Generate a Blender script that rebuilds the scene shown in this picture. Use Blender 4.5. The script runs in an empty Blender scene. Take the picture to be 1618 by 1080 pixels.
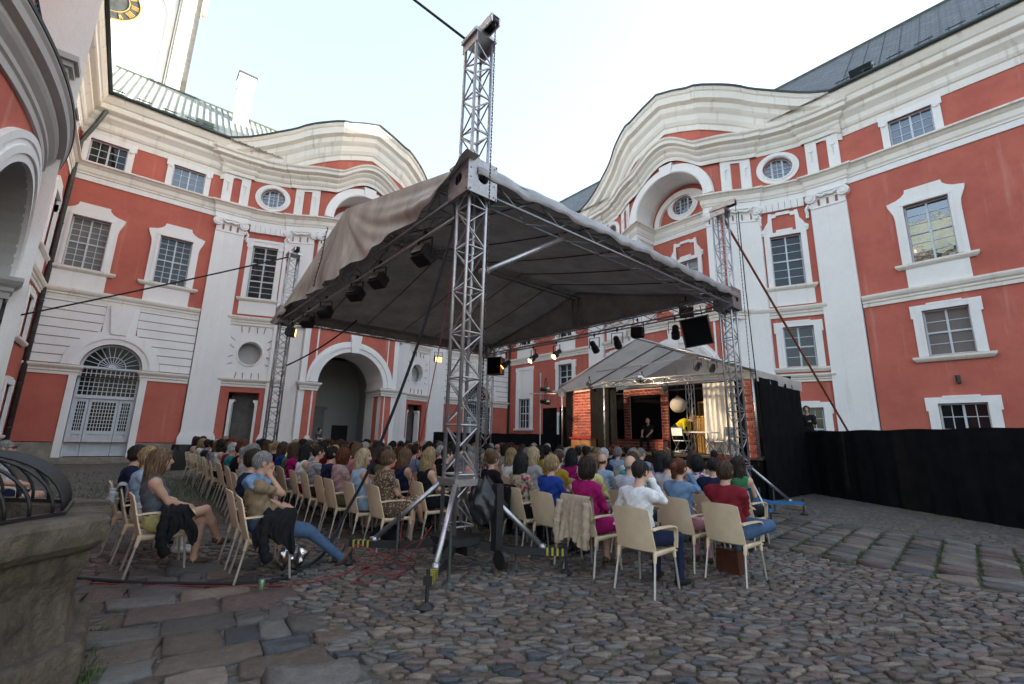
import bpy, bmesh, math, random
import numpy as np
from mathutils import Vector, Matrix
random.seed(7); rng = np.random.default_rng(7)
SC = bpy.context.scene; COL = SC.collection
R_ = math.radians
# ---------------------------------------------------------------- camera, sky, sun, exposure
YAW, PITCH, ROLL, FPX, EYE = R_(50.05115), R_(12.07568), R_(1.30493), 711.519, 1.55
def _cam():
    cd = bpy.data.cameras.new('camera'); co = bpy.data.objects.new('camera', cd); COL.objects.link(co)
    cp, sp, cr, sr = math.cos(PITCH), math.sin(PITCH), math.cos(ROLL), math.sin(ROLL)
    f = Vector((0, cp, sp)); rt = Vector((1, 0, 0)); up = Vector((0, -sp, cp))
    r2 = cr*rt+sr*up; u2 = -sr*rt+cr*up
    U = Vector((math.sin(YAW), math.cos(YAW), 0)); V = Vector((-math.cos(YAW), math.sin(YAW), 0)); Z = Vector((0, 0, 1))
    tw = lambda a: Vector((a.dot(U), a.dot(V), a.dot(Z)))
    r, u, b = tw(r2), tw(u2), -tw(f)
    co.matrix_world = Matrix(((r.x, u.x, b.x, 0), (r.y, u.y, b.y, 0), (r.z, u.z, b.z, EYE), (0, 0, 0, 1)))
    cd.sensor_width = 36; cd.lens = FPX/1618*36; cd.clip_end = 2000; cd.clip_start = .05
    SC.camera = co
_cam()
SUN_EL = R_(10.2); SUN_DIR = Vector((.92, -.39, 0)).normalized()
def _light():
    w = bpy.data.worlds.new('World'); SC.world = w; w.use_nodes = True
    nt = w.node_tree; bg = nt.nodes['Background']; bg.inputs[1].default_value = .15
    sk = nt.nodes.new('ShaderNodeTexSky'); sk.sky_type = 'NISHITA'; sk.sun_disc = False
    sk.sun_elevation = SUN_EL; sk.sun_rotation = math.atan2(SUN_DIR.x, SUN_DIR.y)
    sk.air_density = 1.0; sk.dust_density = 2.5; sk.ozone_density = 1.5
    # a thin bright veil of high haze over the clear sky
    mx = nt.nodes.new('ShaderNodeMix'); mx.data_type = 'RGBA'; mx.inputs[0].default_value = .42; nt.links.new(sk.outputs[0], mx.inputs[6]); mx.inputs[7].default_value = (1.35, 1.36, 1.35, 1)
    nt.links.new(mx.outputs[2], bg.inputs[0])
    ld = bpy.data.lights.new('sun', 'SUN'); lo = bpy.data.objects.new('sun', ld); COL.objects.link(lo)
    ld.energy = 4.5; ld.angle = R_(.5); ld.color = (1, .9, .76)
    d = Vector((SUN_DIR.x*math.cos(SUN_EL), SUN_DIR.y*math.cos(SUN_EL), math.sin(SUN_EL)))
    lo.rotation_euler = d.to_track_quat('Z', 'Y').to_euler(); lo.location = (30, -20, 60)
    vs = SC.view_settings; SC.display_settings.display_device = 'sRGB'
    vs.view_transform = 'Standard'; vs.look = 'None'; vs.exposure = 2.65; vs.gamma = 1; vs.use_curve_mapping = False
_light()
SC.cycles.use_denoising = True
SC.cycles.max_bounces = 8; SC.cycles.diffuse_bounces = 4; SC.cycles.glossy_bounces = 3; SC.cycles.transmission_bounces = 4
# ---------------------------------------------------------------- helpers
ORG = {}
def thing(name, label, cat, loc=(0, 0, 0), rz=0., group=None):
    o = bpy.data.objects.new(name, None); COL.objects.link(o); o.empty_display_size = .2
    o.location = loc; o.rotation_euler = (0, 0, rz)
    o['label'] = label; o['category'] = cat
    if group: o['group'] = group
    ORG[o.name] = tuple(loc) if rz == 0 else (0, 0, 0)
    return o
def tag(o, label, cat, group=None):
    o['label'] = label; o['category'] = cat
    if group: o['group'] = group
    return o
def wpt(p): return p
class MB:
    """collects faces and links them as one mesh object"""
    def __init__(s, T=None): s.v = []; s.f = []; s.m = []; s.T = T
    def add(s, V, F, mi=0):
        n = len(s.v); s.v += [tuple(p) for p in V]
        for f in F: s.f.append(tuple(n+i for i in f)); s.m.append(mi)
    def box(s, x0, x1, y0, y1, z0, z1, mi=0):
        if x0 > x1: x0, x1 = x1, x0
        if y0 > y1: y0, y1 = y1, y0
        V = [(x0,y0,z0),(x1,y0,z0),(x1,y1,z0),(x0,y1,z0),(x0,y0,z1),(x1,y0,z1),(x1,y1,z1),(x0,y1,z1)]
        s.add(V, [(3,2,1,0),(4,5,6,7),(0,1,5,4),(1,2,6,5),(2,3,7,6),(3,0,4,7)], mi)
    def obox(s, c, ax, ay, az, mi=0):
        c, ax, ay, az = Vector(c), Vector(ax), Vector(ay), Vector(az)
        V = [c+i*ax+j*ay+k*az for k in (-1,1) for j in (-1,1) for i in (-1,1)]
        s.add(V, [(0,2,3,1),(4,5,7,6),(0,1,5,4),(1,3,7,5),(3,2,6,7),(2,0,4,6)], mi)
    def bar(s, a, b, w, h=None, mi=0, up=(0,0,1)):
        a, b = Vector(a), Vector(b); d = (b-a); L = d.length; d.normalize(); up = Vector(up)
        if abs(d.dot(up)) > .98: up = Vector((1,0,0))
        x = d.cross(up).normalized(); y = x.cross(d)
        s.obox((a+b)/2, d*L/2, x*w/2, y*(h or w)/2, mi)
    def tube(s, P, r, n=6, mi=0, closed=False, caps=True):
        P = [Vector(p) for p in P]; N = len(P); rr = r if isinstance(r, (list, tuple)) else [r]*N
        rings = []; x = None
        for i, p in enumerate(P):
            a = P[i-1] if (i > 0 or closed) else p; b = P[(i+1) % N] if (i < N-1 or closed) else p
            d = (b-a); d = d.normalized() if d.length > 1e-9 else Vector((0,0,1))
            if x is None:
                t = Vector((0,0,1)) if abs(d.z) < .9 else Vector((1,0,0)); x = d.cross(t).normalized()
            x = (x-d*x.dot(d)); x = x.normalized() if x.length > 1e-6 else d.orthogonal().normalized()
            y = d.cross(x)
            rings.append([p+rr[i]*(x*math.cos(2*math.pi*k/n)+y*math.sin(2*math.pi*k/n)) for k in range(n)])
        V = [q for g in rings for q in g]; F = []
        for i in range(N if closed else N-1):
            j = (i+1) % N
            for k in range(n): F.append((i*n+k, i*n+(k+1) % n, j*n+(k+1) % n, j*n+k))
        if caps and not closed: F.append(tuple(range(n))[::-1]); F.append(tuple((N-1)*n+k for k in range(n)))
        s.add(V, F, mi)
    def prism(s, poly, d0, d1, mi=0, plane='xz'):
        """polygon in (a, z) extruded in d from d0 to d1; a counter-clockwise polygon seen from +d gives outward faces"""
        n = len(poly); A = sum(poly[i][0]*poly[(i+1) % n][1]-poly[(i+1) % n][0]*poly[i][1] for i in range(n))
        if A < 0: poly = poly[::-1]
        mk = (lambda a, z, d: (a, d, z)) if plane == 'xz' else ((lambda a, z, d: (d, a, z)) if plane == 'yz' else (lambda a, z, d: (a, z, d)))
        V = [mk(a, z, d0) for a, z in poly]+[mk(a, z, d1) for a, z in poly]
        F = [tuple(range(n))[::-1], tuple(range(n, 2*n))]+[(i, (i+1) % n, n+(i+1) % n, n+i) for i in range(n)]
        s.add(V, F, mi)
    def lathe(s, prof, n=16, mi=0, c=(0,0,0)):
        V = []; F = []
        for r, z in prof:
            for k in range(n): V.append((c[0]+r*math.cos(2*math.pi*k/n), c[1]+r*math.sin(2*math.pi*k/n), c[2]+z))
        for i in range(len(prof)-1):
            for k in range(n): F.append((i*n+k, i*n+(k+1) % n, (i+1)*n+(k+1) % n, (i+1)*n+k))
        s.add(V, F, mi)
    def grid(s, fn, nu, nv, mi=0, flip=False):
        V = [fn(i/nu, j/nv) for j in range(nv+1) for i in range(nu+1)]; F = []
        for j in range(nv):
            for i in range(nu):
                a = j*(nu+1)+i; q = (a, a+1, a+nu+2, a+nu+1); F.append(q[::-1] if flip else q)
        s.add(V, F, mi)
    def build(s, name, mats, parent=None, smooth=False, flat_fix=False):
        T = s.T; V = [T(*p) for p in s.v] if T else s.v
        if parent is not None:
            o0 = ORG.get(parent.name, (0,0,0))
            V = [(p[0]-o0[0], p[1]-o0[1], p[2]-o0[2]) for p in V]
        me = bpy.data.meshes.new(name); me.from_pydata([tuple(p) for p in V], [], s.f)
        if not isinstance(mats, (list, tuple)): mats = [mats]
        for m in mats: me.materials.append(m)
        if len(mats) > 1: me.polygons.foreach_set('material_index', s.m)
        if smooth: me.polygons.foreach_set('use_smooth', [True]*len(s.f))
        me.update()
        o = bpy.data.objects.new(name, me); COL.objects.link(o)
        if parent is not None:
            o.parent = parent; ORG[o.name] = ORG.get(parent.name, (0,0,0))
        return o
def recalc(o):
    bm = bmesh.new(); bm.from_mesh(o.data); bmesh.ops.recalc_face_normals(bm, faces=bm.faces); bm.to_mesh(o.data); bm.free()
def kids(o): return KID.get(o.name, [])
KID = {}
def reg(root):
    """remember the parts of a thing so that it can be copied"""
    for o in COL.objects:
        pass
def copy_tree(o, parent=None, children=None):
    c = o.copy(); COL.objects.link(c); c.parent = parent
    for ch in (children if children is not None else o.children): copy_tree(ch, c)
    return c
# ---------------------------------------------------------------- materials
def mat(name, col, rough=.8, metal=0., nscale=4., namt=.15, bump=0., bscale=30., spec=.5, detail=5., emis=None, streak=False, col2=None, coat=0, thr=(.35,.65), obj=True):
    m = bpy.data.materials.new(name); m.use_nodes = True; nt = m.node_tree; b = nt.nodes['Principled BSDF']
    b.inputs['Roughness'].default_value = rough; b.inputs['Metallic'].default_value = metal
    b.inputs['Specular IOR Level'].default_value = spec
    if coat: b.inputs['Coat Weight'].default_value = coat
    c = (*col, 1) if len(col) == 3 else col
    tc = nt.nodes.new('ShaderNodeTexCoord')
    src = tc.outputs['Object']
    if namt > 0 or col2:
        n = nt.nodes.new('ShaderNodeTexNoise'); n.inputs['Scale'].default_value = nscale; n.inputs['Detail'].default_value = detail; n.inputs['Roughness'].default_value = .65
        if streak:
            mp = nt.nodes.new('ShaderNodeMapping'); mp.inputs['Scale'].default_value = (1, 1, .12); nt.links.new(src, mp.inputs[0]); nt.links.new(mp.outputs[0], n.inputs['Vector'])
        else: nt.links.new(src, n.inputs['Vector'])
        r = nt.nodes.new('ShaderNodeValToRGB'); r.color_ramp.elements[0].position = thr[0]; r.color_ramp.elements[1].position = thr[1]
        lo = tuple(x*(1-namt) for x in c[:3])+(1,) if not col2 else (*col2, 1); hi = tuple(min(1, x*(1+namt*.6)) for x in c[:3])+(1,) if not col2 else c
        r.color_ramp.elements[0].color = lo; r.color_ramp.elements[1].color = hi
        nt.links.new(n.outputs['Fac'], r.inputs[0]); nt.links.new(r.outputs[0], b.inputs['Base Color'])
    else: b.inputs['Base Color'].default_value = c
    if bump > 0:
        n2 = nt.nodes.new('ShaderNodeTexNoise'); n2.inputs['Scale'].default_value = bscale; n2.inputs['Detail'].default_value = 6
        nt.links.new(src, n2.inputs['Vector'])
        bp = nt.nodes.new('ShaderNodeBump'); bp.inputs['Strength'].default_value = bump; bp.inputs['Distance'].default_value = .02
        nt.links.new(n2.outputs['Fac'], bp.inputs['Height']); nt.links.new(bp.outputs[0], b.inputs['Normal'])
    if emis: b.inputs['Emission Color'].default_value = (*emis[:3], 1); b.inputs['Emission Strength'].default_value = emis[3]
    return m
def plaster(name, base, patch, stain, pamt=.5, samt=.4):
    """lime plaster: broad patches, fine mottling and vertical run-off streaks"""
    m = mat(name, base, .9, 0, .5, 0, .25, 22, .2); nt = m.node_tree; b = nt.nodes['Principled BSDF']; tc = [n for n in nt.nodes if n.type == 'TEX_COORD'][0]
    def noise(scale, det, sc3=None, ro=.6):
        n = nt.nodes.new('ShaderNodeTexNoise'); n.inputs['Scale'].default_value = scale; n.inputs['Detail'].default_value = det; n.inputs['Roughness'].default_value = ro
        if sc3:
            mp = nt.nodes.new('ShaderNodeMapping'); mp.inputs['Scale'].default_value = sc3; nt.links.new(tc.outputs['Object'], mp.inputs[0]); nt.links.new(mp.outputs[0], n.inputs['Vector'])
        else: nt.links.new(tc.outputs['Object'], n.inputs['Vector'])
        return n.outputs['Fac']
    def ramp(x, a, bb, va=0, vb=1):
        r = nt.nodes.new('ShaderNodeMapRange'); r.inputs['From Min'].default_value = a; r.inputs['From Max'].default_value = bb; r.inputs['To Min'].default_value = va; r.inputs['To Max'].default_value = vb
        nt.links.new(x, r.inputs['Value']); return r.outputs[0]
    def mix(a, bb, f):
        mx = nt.nodes.new('ShaderNodeMix'); mx.data_type = 'RGBA'
        for sock, val in ((6, a), (7, bb)):
            if isinstance(val, tuple): mx.inputs[sock].default_value = (*val, 1)
            else: nt.links.new(val, mx.inputs[sock])
        nt.links.new(f, mx.inputs[0]); return mx.outputs[2]
    c = mix(base, patch, ramp(noise(.55, 9, None, .72), .42, .62, 0, pamt))
    c = mix(c, tuple(x*.82 for x in base), ramp(noise(9, 5, None, .7), .5, .75, 0, .35))
    c = mix(c, stain, ramp(noise(3.2, 4, (1, 1, .07)), .58, .8, 0, samt))
    nt.links.new(c, b.inputs['Base Color'])
    return m
M = {}
M['red'] = plaster('red_plaster', (.50, .145, .105), (.41, .11, .085), (.60, .31, .26), .85, .6)
M['white'] = plaster('white_plaster', (.82, .81, .795), (.74, .72, .69), (.58, .53, .45), .5, .45)
M['cream'] = plaster('weathered_moulding', (.78, .745, .68), (.70, .65, .57), (.42, .35, .26), .6, .8)
M['grey_plaster'] = plaster('grey_plaster', (.50, .49, .475), (.42, .41, .40), (.36, .33, .29), .5, .3)
M['groove'] = mat('groove_red', (.30, .13, .10), .9, 0, 5, .2)
M['plinth'] = mat('plinth_sandstone', (.27, .235, .19), .9, 0, 2.5, .35, .5, 14)
M['frame'] = mat('window_paint', (.54, .585, .63), .5, 0, 5, .08)
M['glass'] = None
def glassmat(name, col, ior=1.8, wav=.02):
    m = bpy.data.materials.new(name); m.use_nodes = True; nt = m.node_tree; b = nt.nodes['Principled BSDF']
    b.inputs['Base Color'].default_value = (*col, 1); b.inputs['Roughness'].default_value = .03; b.inputs['IOR'].default_value = ior
    tc = nt.nodes.new('ShaderNodeTexCoord'); n = nt.nodes.new('ShaderNodeTexNoise'); n.inputs['Scale'].default_value = 2.5; nt.links.new(tc.outputs['Object'], n.inputs['Vector'])
    bp = nt.nodes.new('ShaderNodeBump'); bp.inputs['Strength'].default_value = wav*4; bp.inputs['Distance'].default_value = .05
    nt.links.new(n.outputs['Fac'], bp.inputs['Height']); nt.links.new(bp.outputs[0], b.inputs['Normal'])
    return m
M['glass'] = glassmat('window_glass_dark', (.012, .014, .016), 1.5)
M['glass_c'] = glassmat('window_glass_with_curtain', (.17, .17, .16), 1.5)
M['glass_b'] = glassmat('window_glass_sky_tint', (.05, .075, .11), 2.1)  # blue of the reflected sky put into the pane colour
M['glass_r'] = glassmat('window_glass_mirroring', (.02, .022, .024), 2.6)
M['glass_d'] = glassmat('door_glass', (.014, .014, .014), 1.25)
M['roof_green'] = mat('pale_copper_sheet', (.24, .29, .27), .5, .0, 1.2, .25, .1, 8, .5, streak=True)
M['seam'] = mat('roof_seam_metal', (.10, .12, .11), .5, 0, 3, .2)
M['flash'] = mat('dark_flashing', (.03, .045, .045), .45, .3, 3, .2)
M['pipe'] = mat('drainpipe_metal', (.075, .08, .078), .5, .3, 6, .35)
M['alu'] = mat('aluminium', (.50, .50, .51), .38, .85, 12, .18, .05, 60)
M['alu_d'] = mat('dull_aluminium', (.36, .36, .37), .45, .8, 12, .2)
M['black'] = mat('black_paint', (.018, .018, .02), .5, 0, 9, .3)
M['blackcloth'] = mat('black_stage_cloth', (.008, .008, .009), .95, 0, 3, .35, .15, 120, .1)
M['stone'] = mat('cobble_stone', (.13, .12, .11), .75, 0, 9, .3, .5, 40)
def per_object(m, amt=.5, sat=None):
    """vary brightness a little from one object to the next"""
    nt = m.node_tree; b = nt.nodes['Principled BSDF']; l = b.inputs['Base Color'].links[0].from_socket
    oi = nt.nodes.new('ShaderNodeObjectInfo'); mr = nt.nodes.new('ShaderNodeMapRange'); mr.inputs['To Min'].default_value = 1-amt; mr.inputs['To Max'].default_value = 1+amt
    nt.links.new(oi.outputs['Random'], mr.inputs['Value'])
    mx = nt.nodes.new('ShaderNodeVectorMath'); mx.operation = 'SCALE'; nt.links.new(l, mx.inputs[0]); nt.links.new(mr.outputs[0], mx.inputs['Scale'])
    nt.links.new(mx.outputs[0], b.inputs['Base Color']); return m

def translucent(m, f):
    """thin cloth that lets some daylight through"""
    nt = m.node_tree; b = nt.nodes['Principled BSDF']; out = [n for n in nt.nodes if n.type == 'OUTPUT_MATERIAL'][0]
    t = nt.nodes.new('ShaderNodeBsdfTranslucent'); l = b.inputs['Base Color'].links
    if l: nt.links.new(l[0].from_socket, t.inputs['Color'])
    else: t.inputs['Color'].default_value = b.inputs['Base Color'].default_value
    mx = nt.nodes.new('ShaderNodeMixShader'); mx.inputs[0].default_value = f; nt.links.new(b.outputs[0], mx.inputs[1]); nt.links.new(t.outputs[0], mx.inputs[2]); nt.links.new(mx.outputs[0], out.inputs['Surface']); return m

def rough_stone(name, c1, c2, dark, moss):
    m = mat(name, c1, .92, 0, 3, 0, 0, 20, .2); nt = m.node_tree; b = nt.nodes['Principled BSDF']; tc = [n for n in nt.nodes if n.type == 'TEX_COORD'][0]
    def nz(sc, det, s3=(1,1,1)):
        mp = nt.nodes.new('ShaderNodeMapping'); mp.inputs['Scale'].default_value = s3; nt.links.new(tc.outputs['Object'], mp.inputs[0])
        n = nt.nodes.new('ShaderNodeTexNoise'); n.inputs['Scale'].default_value = sc; n.inputs['Detail'].default_value = det; n.inputs['Roughness'].default_value = .7; nt.links.new(mp.outputs[0], n.inputs['Vector']); return n.outputs['Fac']
    def rg(x, a, c, v=1.):
        r = nt.nodes.new('ShaderNodeMapRange'); r.inputs['From Min'].default_value = a; r.inputs['From Max'].default_value = c; r.inputs['To Max'].default_value = v; nt.links.new(x, r.inputs['Value']); return r.outputs[0]
    def mix(a, c, f):
        mx = nt.nodes.new('ShaderNodeMix'); mx.data_type = 'RGBA'
        for k, v in ((6, a), (7, c)):
            if isinstance(v, tuple): mx.inputs[k].default_value = (*v, 1)
            else: nt.links.new(v, mx.inputs[k])
        nt.links.new(f, mx.inputs[0]); return mx.outputs[2]
    c = mix(c1, c2, rg(nz(3.5, 8), .35, .65)); c = mix(c, dark, rg(nz(2.3, 9, (1, 1, .35)), .5, .62, .85)); c = mix(c, moss, rg(nz(5.5, 8), .57, .68, .7)); c = mix(c, tuple(min(1, x*1.9) for x in c1), rg(nz(26, 6), .63, .74, .55)); c = mix(c, tuple(x*.4 for x in dark), rg(nz(48, 4), .60, .72, .6))
    nt.links.new(c, b.inputs['Base Color'])
    b1 = nt.nodes.new('ShaderNodeBump'); b1.inputs['Strength'].default_value = .7; b1.inputs['Distance'].default_value = .03; nt.links.new(nz(16, 9), b1.inputs['Height'])
    b2 = nt.nodes.new('ShaderNodeBump'); b2.inputs['Strength'].default_value = .6; b2.inputs['Distance'].default_value = .012; nt.links.new(nz(75, 5), b2.inputs['Height']); nt.links.new(b1.outputs[0], b2.inputs['Normal']); nt.links.new(b2.outputs[0], b.inputs['Normal'])
    return m
# ================================================================ PALACE: bay geometry shared by the three wings
BS = [2.1, 3.1, 3.95, 4.85, 6.3, 7.8]; BD = [2.1, 1.6, 1.0, .62, .14, 0.]
DK = [1.0]
def Dw(s): return DK[0]*_Dw(s)
def _Dw(s):
    """how far the wall face stands out from the straight wall, at distance s from the bay's axis"""
    a = abs(s)
    if a >= 7.8: return 0.
    if a <= 2.1: return 2.1
    for i in range(5):
        if a <= BS[i+1]:
            t = (a-BS[i])/(BS[i+1]-BS[i])
            m = lambda k: 0 if k in (0, 5) else (BD[k+1]-BD[k-1])/(BS[k+1]-BS[k-1])
            h = BS[i+1]-BS[i]; m0 = m(i) if i else -.45; m1 = m(i+1)
            return (2*t**3-3*t*t+1)*BD[i]+(t**3-2*t*t+t)*h*m0+(-2*t**3+3*t*t)*BD[i+1]+(t**3-t*t)*h*m1
def curve_path(sa, sb, n, off=0.):
    return [(sa+(sb-sa)*i/n, Dw(sa+(sb-sa)*i/n)+off) for i in range(n+1)]
def ent_path(sL, sR, brk=.12, niche=.5, plain=False):
    """plan line of the entablature from sL to sR, breaking forward over the pilasters and back into the niche"""
    P = [(sL, 0.), (-7.85, 0.)]
    half = [(-7.84, brk)]+[(s, Dw(s)+brk) for s in (-7.3, -6.8, -6.32)]+[(-6.30, Dw(6.3))]
    half += [(s, Dw(s)) for s in np.linspace(-6.2, -4.37, 8)]
    half += [(-4.35, Dw(4.35)+brk)]+[(s, Dw(s)+brk) for s in np.linspace(-4.1, -2.3, 8)]+[(-2.1, Dw(2.1)+brk)]
    P += half
    if niche is not None: P += [(-2.08, niche), (2.08, niche)]
    P += [(-s, d) for s, d in half[::-1]]+[(7.85, 0.), (sR, 0.)]
    return [p for p in P if sL <= p[0] <= sR]
def sweep(mb, path, prof, mi=0, zfun=None, cap=True):
    """carry a moulding profile [(outward, z)] along a plan line [(s, d)], mitred at its corners"""
    P = [np.array(p[:2], float) for p in path]; n = len(P); N = []
    for i in range(n):
        ds = []
        if i > 0: e = P[i]-P[i-1]; ds.append(np.array([-e[1], e[0]])/max(1e-9, np.hypot(*e)))
        if i < n-1: e = P[i+1]-P[i]; ds.append(np.array([-e[1], e[0]])/max(1e-9, np.hypot(*e)))
        if len(ds) == 2:
            b = ds[0]+ds[1]; L = np.hypot(*b)
            if L < .3: b = ds[0]
            else: b = b/L; b = b/max(.5, float(b@ds[0]))
        else: b = ds[0]
        N.append(b)
    V = []; m = len(prof)
    for i in range(n):
        z0 = zfun(i) if zfun else 0.
        for o, z in prof: V.append((P[i][0]+N[i][0]*o, P[i][1]+N[i][1]*o, z+z0))
    F = [(i*m+k, (i+1)*m+k, (i+1)*m+k+1, i*m+k+1) for i in range(n-1) for k in range(m-1)]
    mb.add(V, F, mi)
    if cap:
        mb.add(V[:m], [tuple(range(m))], mi); mb.add(V[-m:], [tuple(range(m))[::-1]], mi)
P_STRING = [(0,0),(.05,0),(.05,.28),(.09,.30),(.09,.38),(.13,.46),(.13,.70),(.17,.74),(.24,.84),(.33,.88),(.33,.96),(0,1.0)]
P_CORN = [(0,0),(.05,0),(.05,.34),(.1,.38),(.15,.5),(.15,.76),(.24,.9),(.33,1.02),(.33,1.2),(.5,1.3),(.56,1.36),(.56,1.62),(.62,1.68),(.70,1.86),(.74,2.0),(.74,2.08),(0,2.1)]
P_LOWC = [(0,0),(.05,0),(.05,.22),(.1,.26),(.16,.38),(.16,.52),(.26,.62),(.32,.7),(.32,.8),(.52,.9),(.52,1.08),(.6,1.16),(.62,1.25),(0,1.3)]
P_GABLE = [(0,-2.3),(.05,-2.3),(.05,-1.98),(.12,-1.92),(.2,-1.72),(.22,-1.38),(.34,-1.22),(.40,-1.12),(.40,-.82),(.62,-.68),(.62,-.27),(.68,-.2),(.72,-.06),(.72,0)]
P_LOWSTR = [(0,0),(.06,0),(.06,.14),(.1,.18),(.1,.26),(.16,.32),(.2,.42),(.2,.5),(0,.55)]
P_IMP = [(0,0),(.05,0),(.05,.12),(.09,.16),(.09,.24),(.15,.3),(.2,.38),(.2,.46),(0,.48)]
P_SILL = [(0,0),(.04,0),(.1,.06),(.14,.12),(.14,.2),(0,.22)]
def arc(cx, cz, r, a0, a1, n, rz=None):
    return [(cx+r*math.cos(R_(a0+(a1-a0)*i/n)), cz+(rz or r)*math.sin(R_(a0+(a1-a0)*i/n))) for i in range(n+1)]
def wall_sheet(mb, s0, s1, z0, z1, holes=(), dfun=None, ds=.6, reveal=.28, mi=0, rmi=None):
    """wall face from s0 to s1 with openings: ('r',sa,sb,za,zb) | ('a',sa,sb,za,spring) round-headed | ('o',cx,cz,rx,rz) oval; with reveals"""
    df = dfun or (lambda s: 0.)
    S = {s0, s1}; Z = {z0, z1}; rects = []
    for h in holes:
        if h[0] == 'r': q = h[1:5]
        elif h[0] == 'a': q = (h[1], h[2], h[3], h[4]+(h[2]-h[1])/2)
        else: q = (h[1]-h[3], h[1]+h[3], h[2]-h[4], h[2]+h[4])
        rects.append(q); S |= {q[0], q[1]}; Z |= {q[2], q[3]}
    S = sorted(S); Z = sorted(Z); SS = []
    for a, b in zip(S, S[1:]):
        n = max(1, int(math.ceil((b-a)/ds))) if dfun else 1
        SS += [a+(b-a)*i/n for i in range(n)]
    SS.append(S[-1])
    for a, b in zip(SS, SS[1:]):
        for c, d in zip(Z, Z[1:]):
            m, k = (a+b)/2, (c+d)/2
            if any(q[0] < m < q[1] and q[2] < k < q[3] for q in rects): continue
            mb.add([(a,df(a),c),(b,df(b),c),(b,df(b),d),(a,df(a),d)], [(0,1,2,3)], mi)
    rm = mi if rmi is None else rmi
    def rev(P, closed=True):
        n = len(P)
        for i in range(n if closed else n-1):
            p, q = P[i], P[(i+1) % n]
            mb.add([(p[0],df(p[0]),p[1]),(q[0],df(q[0]),q[1]),(q[0],df(q[0])-reveal,q[1]),(p[0],df(p[0])-reveal,p[1])], [(0,1,2,3)], rm)
    for h, q in zip(holes, rects):
        if h[0] == 'r': rev([(q[0],q[2]),(q[1],q[2]),(q[1],q[3]),(q[0],q[3])][::-1])
        elif h[0] == 'a':
            r = (q[1]-q[0])/2; c = (q[0]+q[1])/2; A = arc(c, h[4], r, 180, 0, 24)
            for p, t in zip(A, A[1:]): mb.add([(p[0],df(p[0]),p[1]),(t[0],df(t[0]),t[1]),(t[0],df(t[0]),q[3]),(p[0],df(p[0]),q[3])], [(0,1,2,3)], mi)
            rev([(q[0], q[2])]+A+[(q[1], q[2])], False)
        else:
            E = arc(h[1], h[2], h[3], 0, 360, 32, h[4])[:-1]
            def onbox(p):
                x, z = (p[0]-h[1])/h[3], (p[1]-h[2])/h[4]; k = 1/max(abs(x), abs(z)); return (h[1]+x*k*h[3], h[2]+z*k*h[4])
            for i in range(32):
                p, t = E[i], E[(i+1) % 32]; a, b = onbox(p), onbox(t)
                mb.add([(p[0],df(p[0]),p[1]),(a[0],df(a[0]),a[1]),(b[0],df(b[0]),b[1]),(t[0],df(t[0]),t[1])], [(0,1,2,3)], mi)
            rev(E[::-1])
def ring(mb, cx, cz, ri, ro, d0, d1, a0=0, a1=360, n=24, mi=0, rzi=None, rzo=None):
    """flat moulded ring or arch band standing from d0 to d1"""
    A = arc(cx, cz, ri, a0, a1, n, rzi); B = arc(cx, cz, ro, a0, a1, n, rzo)
    for i in range(n):
        a, b, c, d = A[i], A[i+1], B[i+1], B[i]
        q = [(a[0],d1,a[1]),(b[0],d1,b[1]),(c[0],d1,c[1]),(d[0],d1,d[1])]; r = [(p[0],d0,p[2]) for p in q]
        mb.add(q+r, [(0,1,2,3),(3,2,6,7),(0,4,5,1)], mi)
    if abs(a1-a0) < 359:
        for i, sgn in ((0, 1), (n, -1)):
            a, d = A[i], B[i]; f = (0,1,2,3)[::sgn]
            mb.add([(a[0],d0,a[1]),(a[0],d1,a[1]),(d[0],d1,d[1]),(d[0],d0,d[1])], [f], mi)
class Wing:
    near = True
    def __init__(w, T, root): w.T = T; w.root = root
    def mb(w): return MB(w.T)
    def put(w, mb, name, mats, smooth=False): return mb.build(name, mats, w.root, smooth)
    def frame_at(w, s):
        """local frame of a window lying on the curved wall"""
        e = .15; d = Dw(s); t = Vector((2*e, Dw(s+e)-Dw(s-e))).normalized() if 2.2 < abs(s) < 7.7 else Vector((1, 0))
        T = w.T
        return lambda a, b, z: T(s+a*t.x-b*t.y, d+a*t.y+b*t.x, z)
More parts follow.
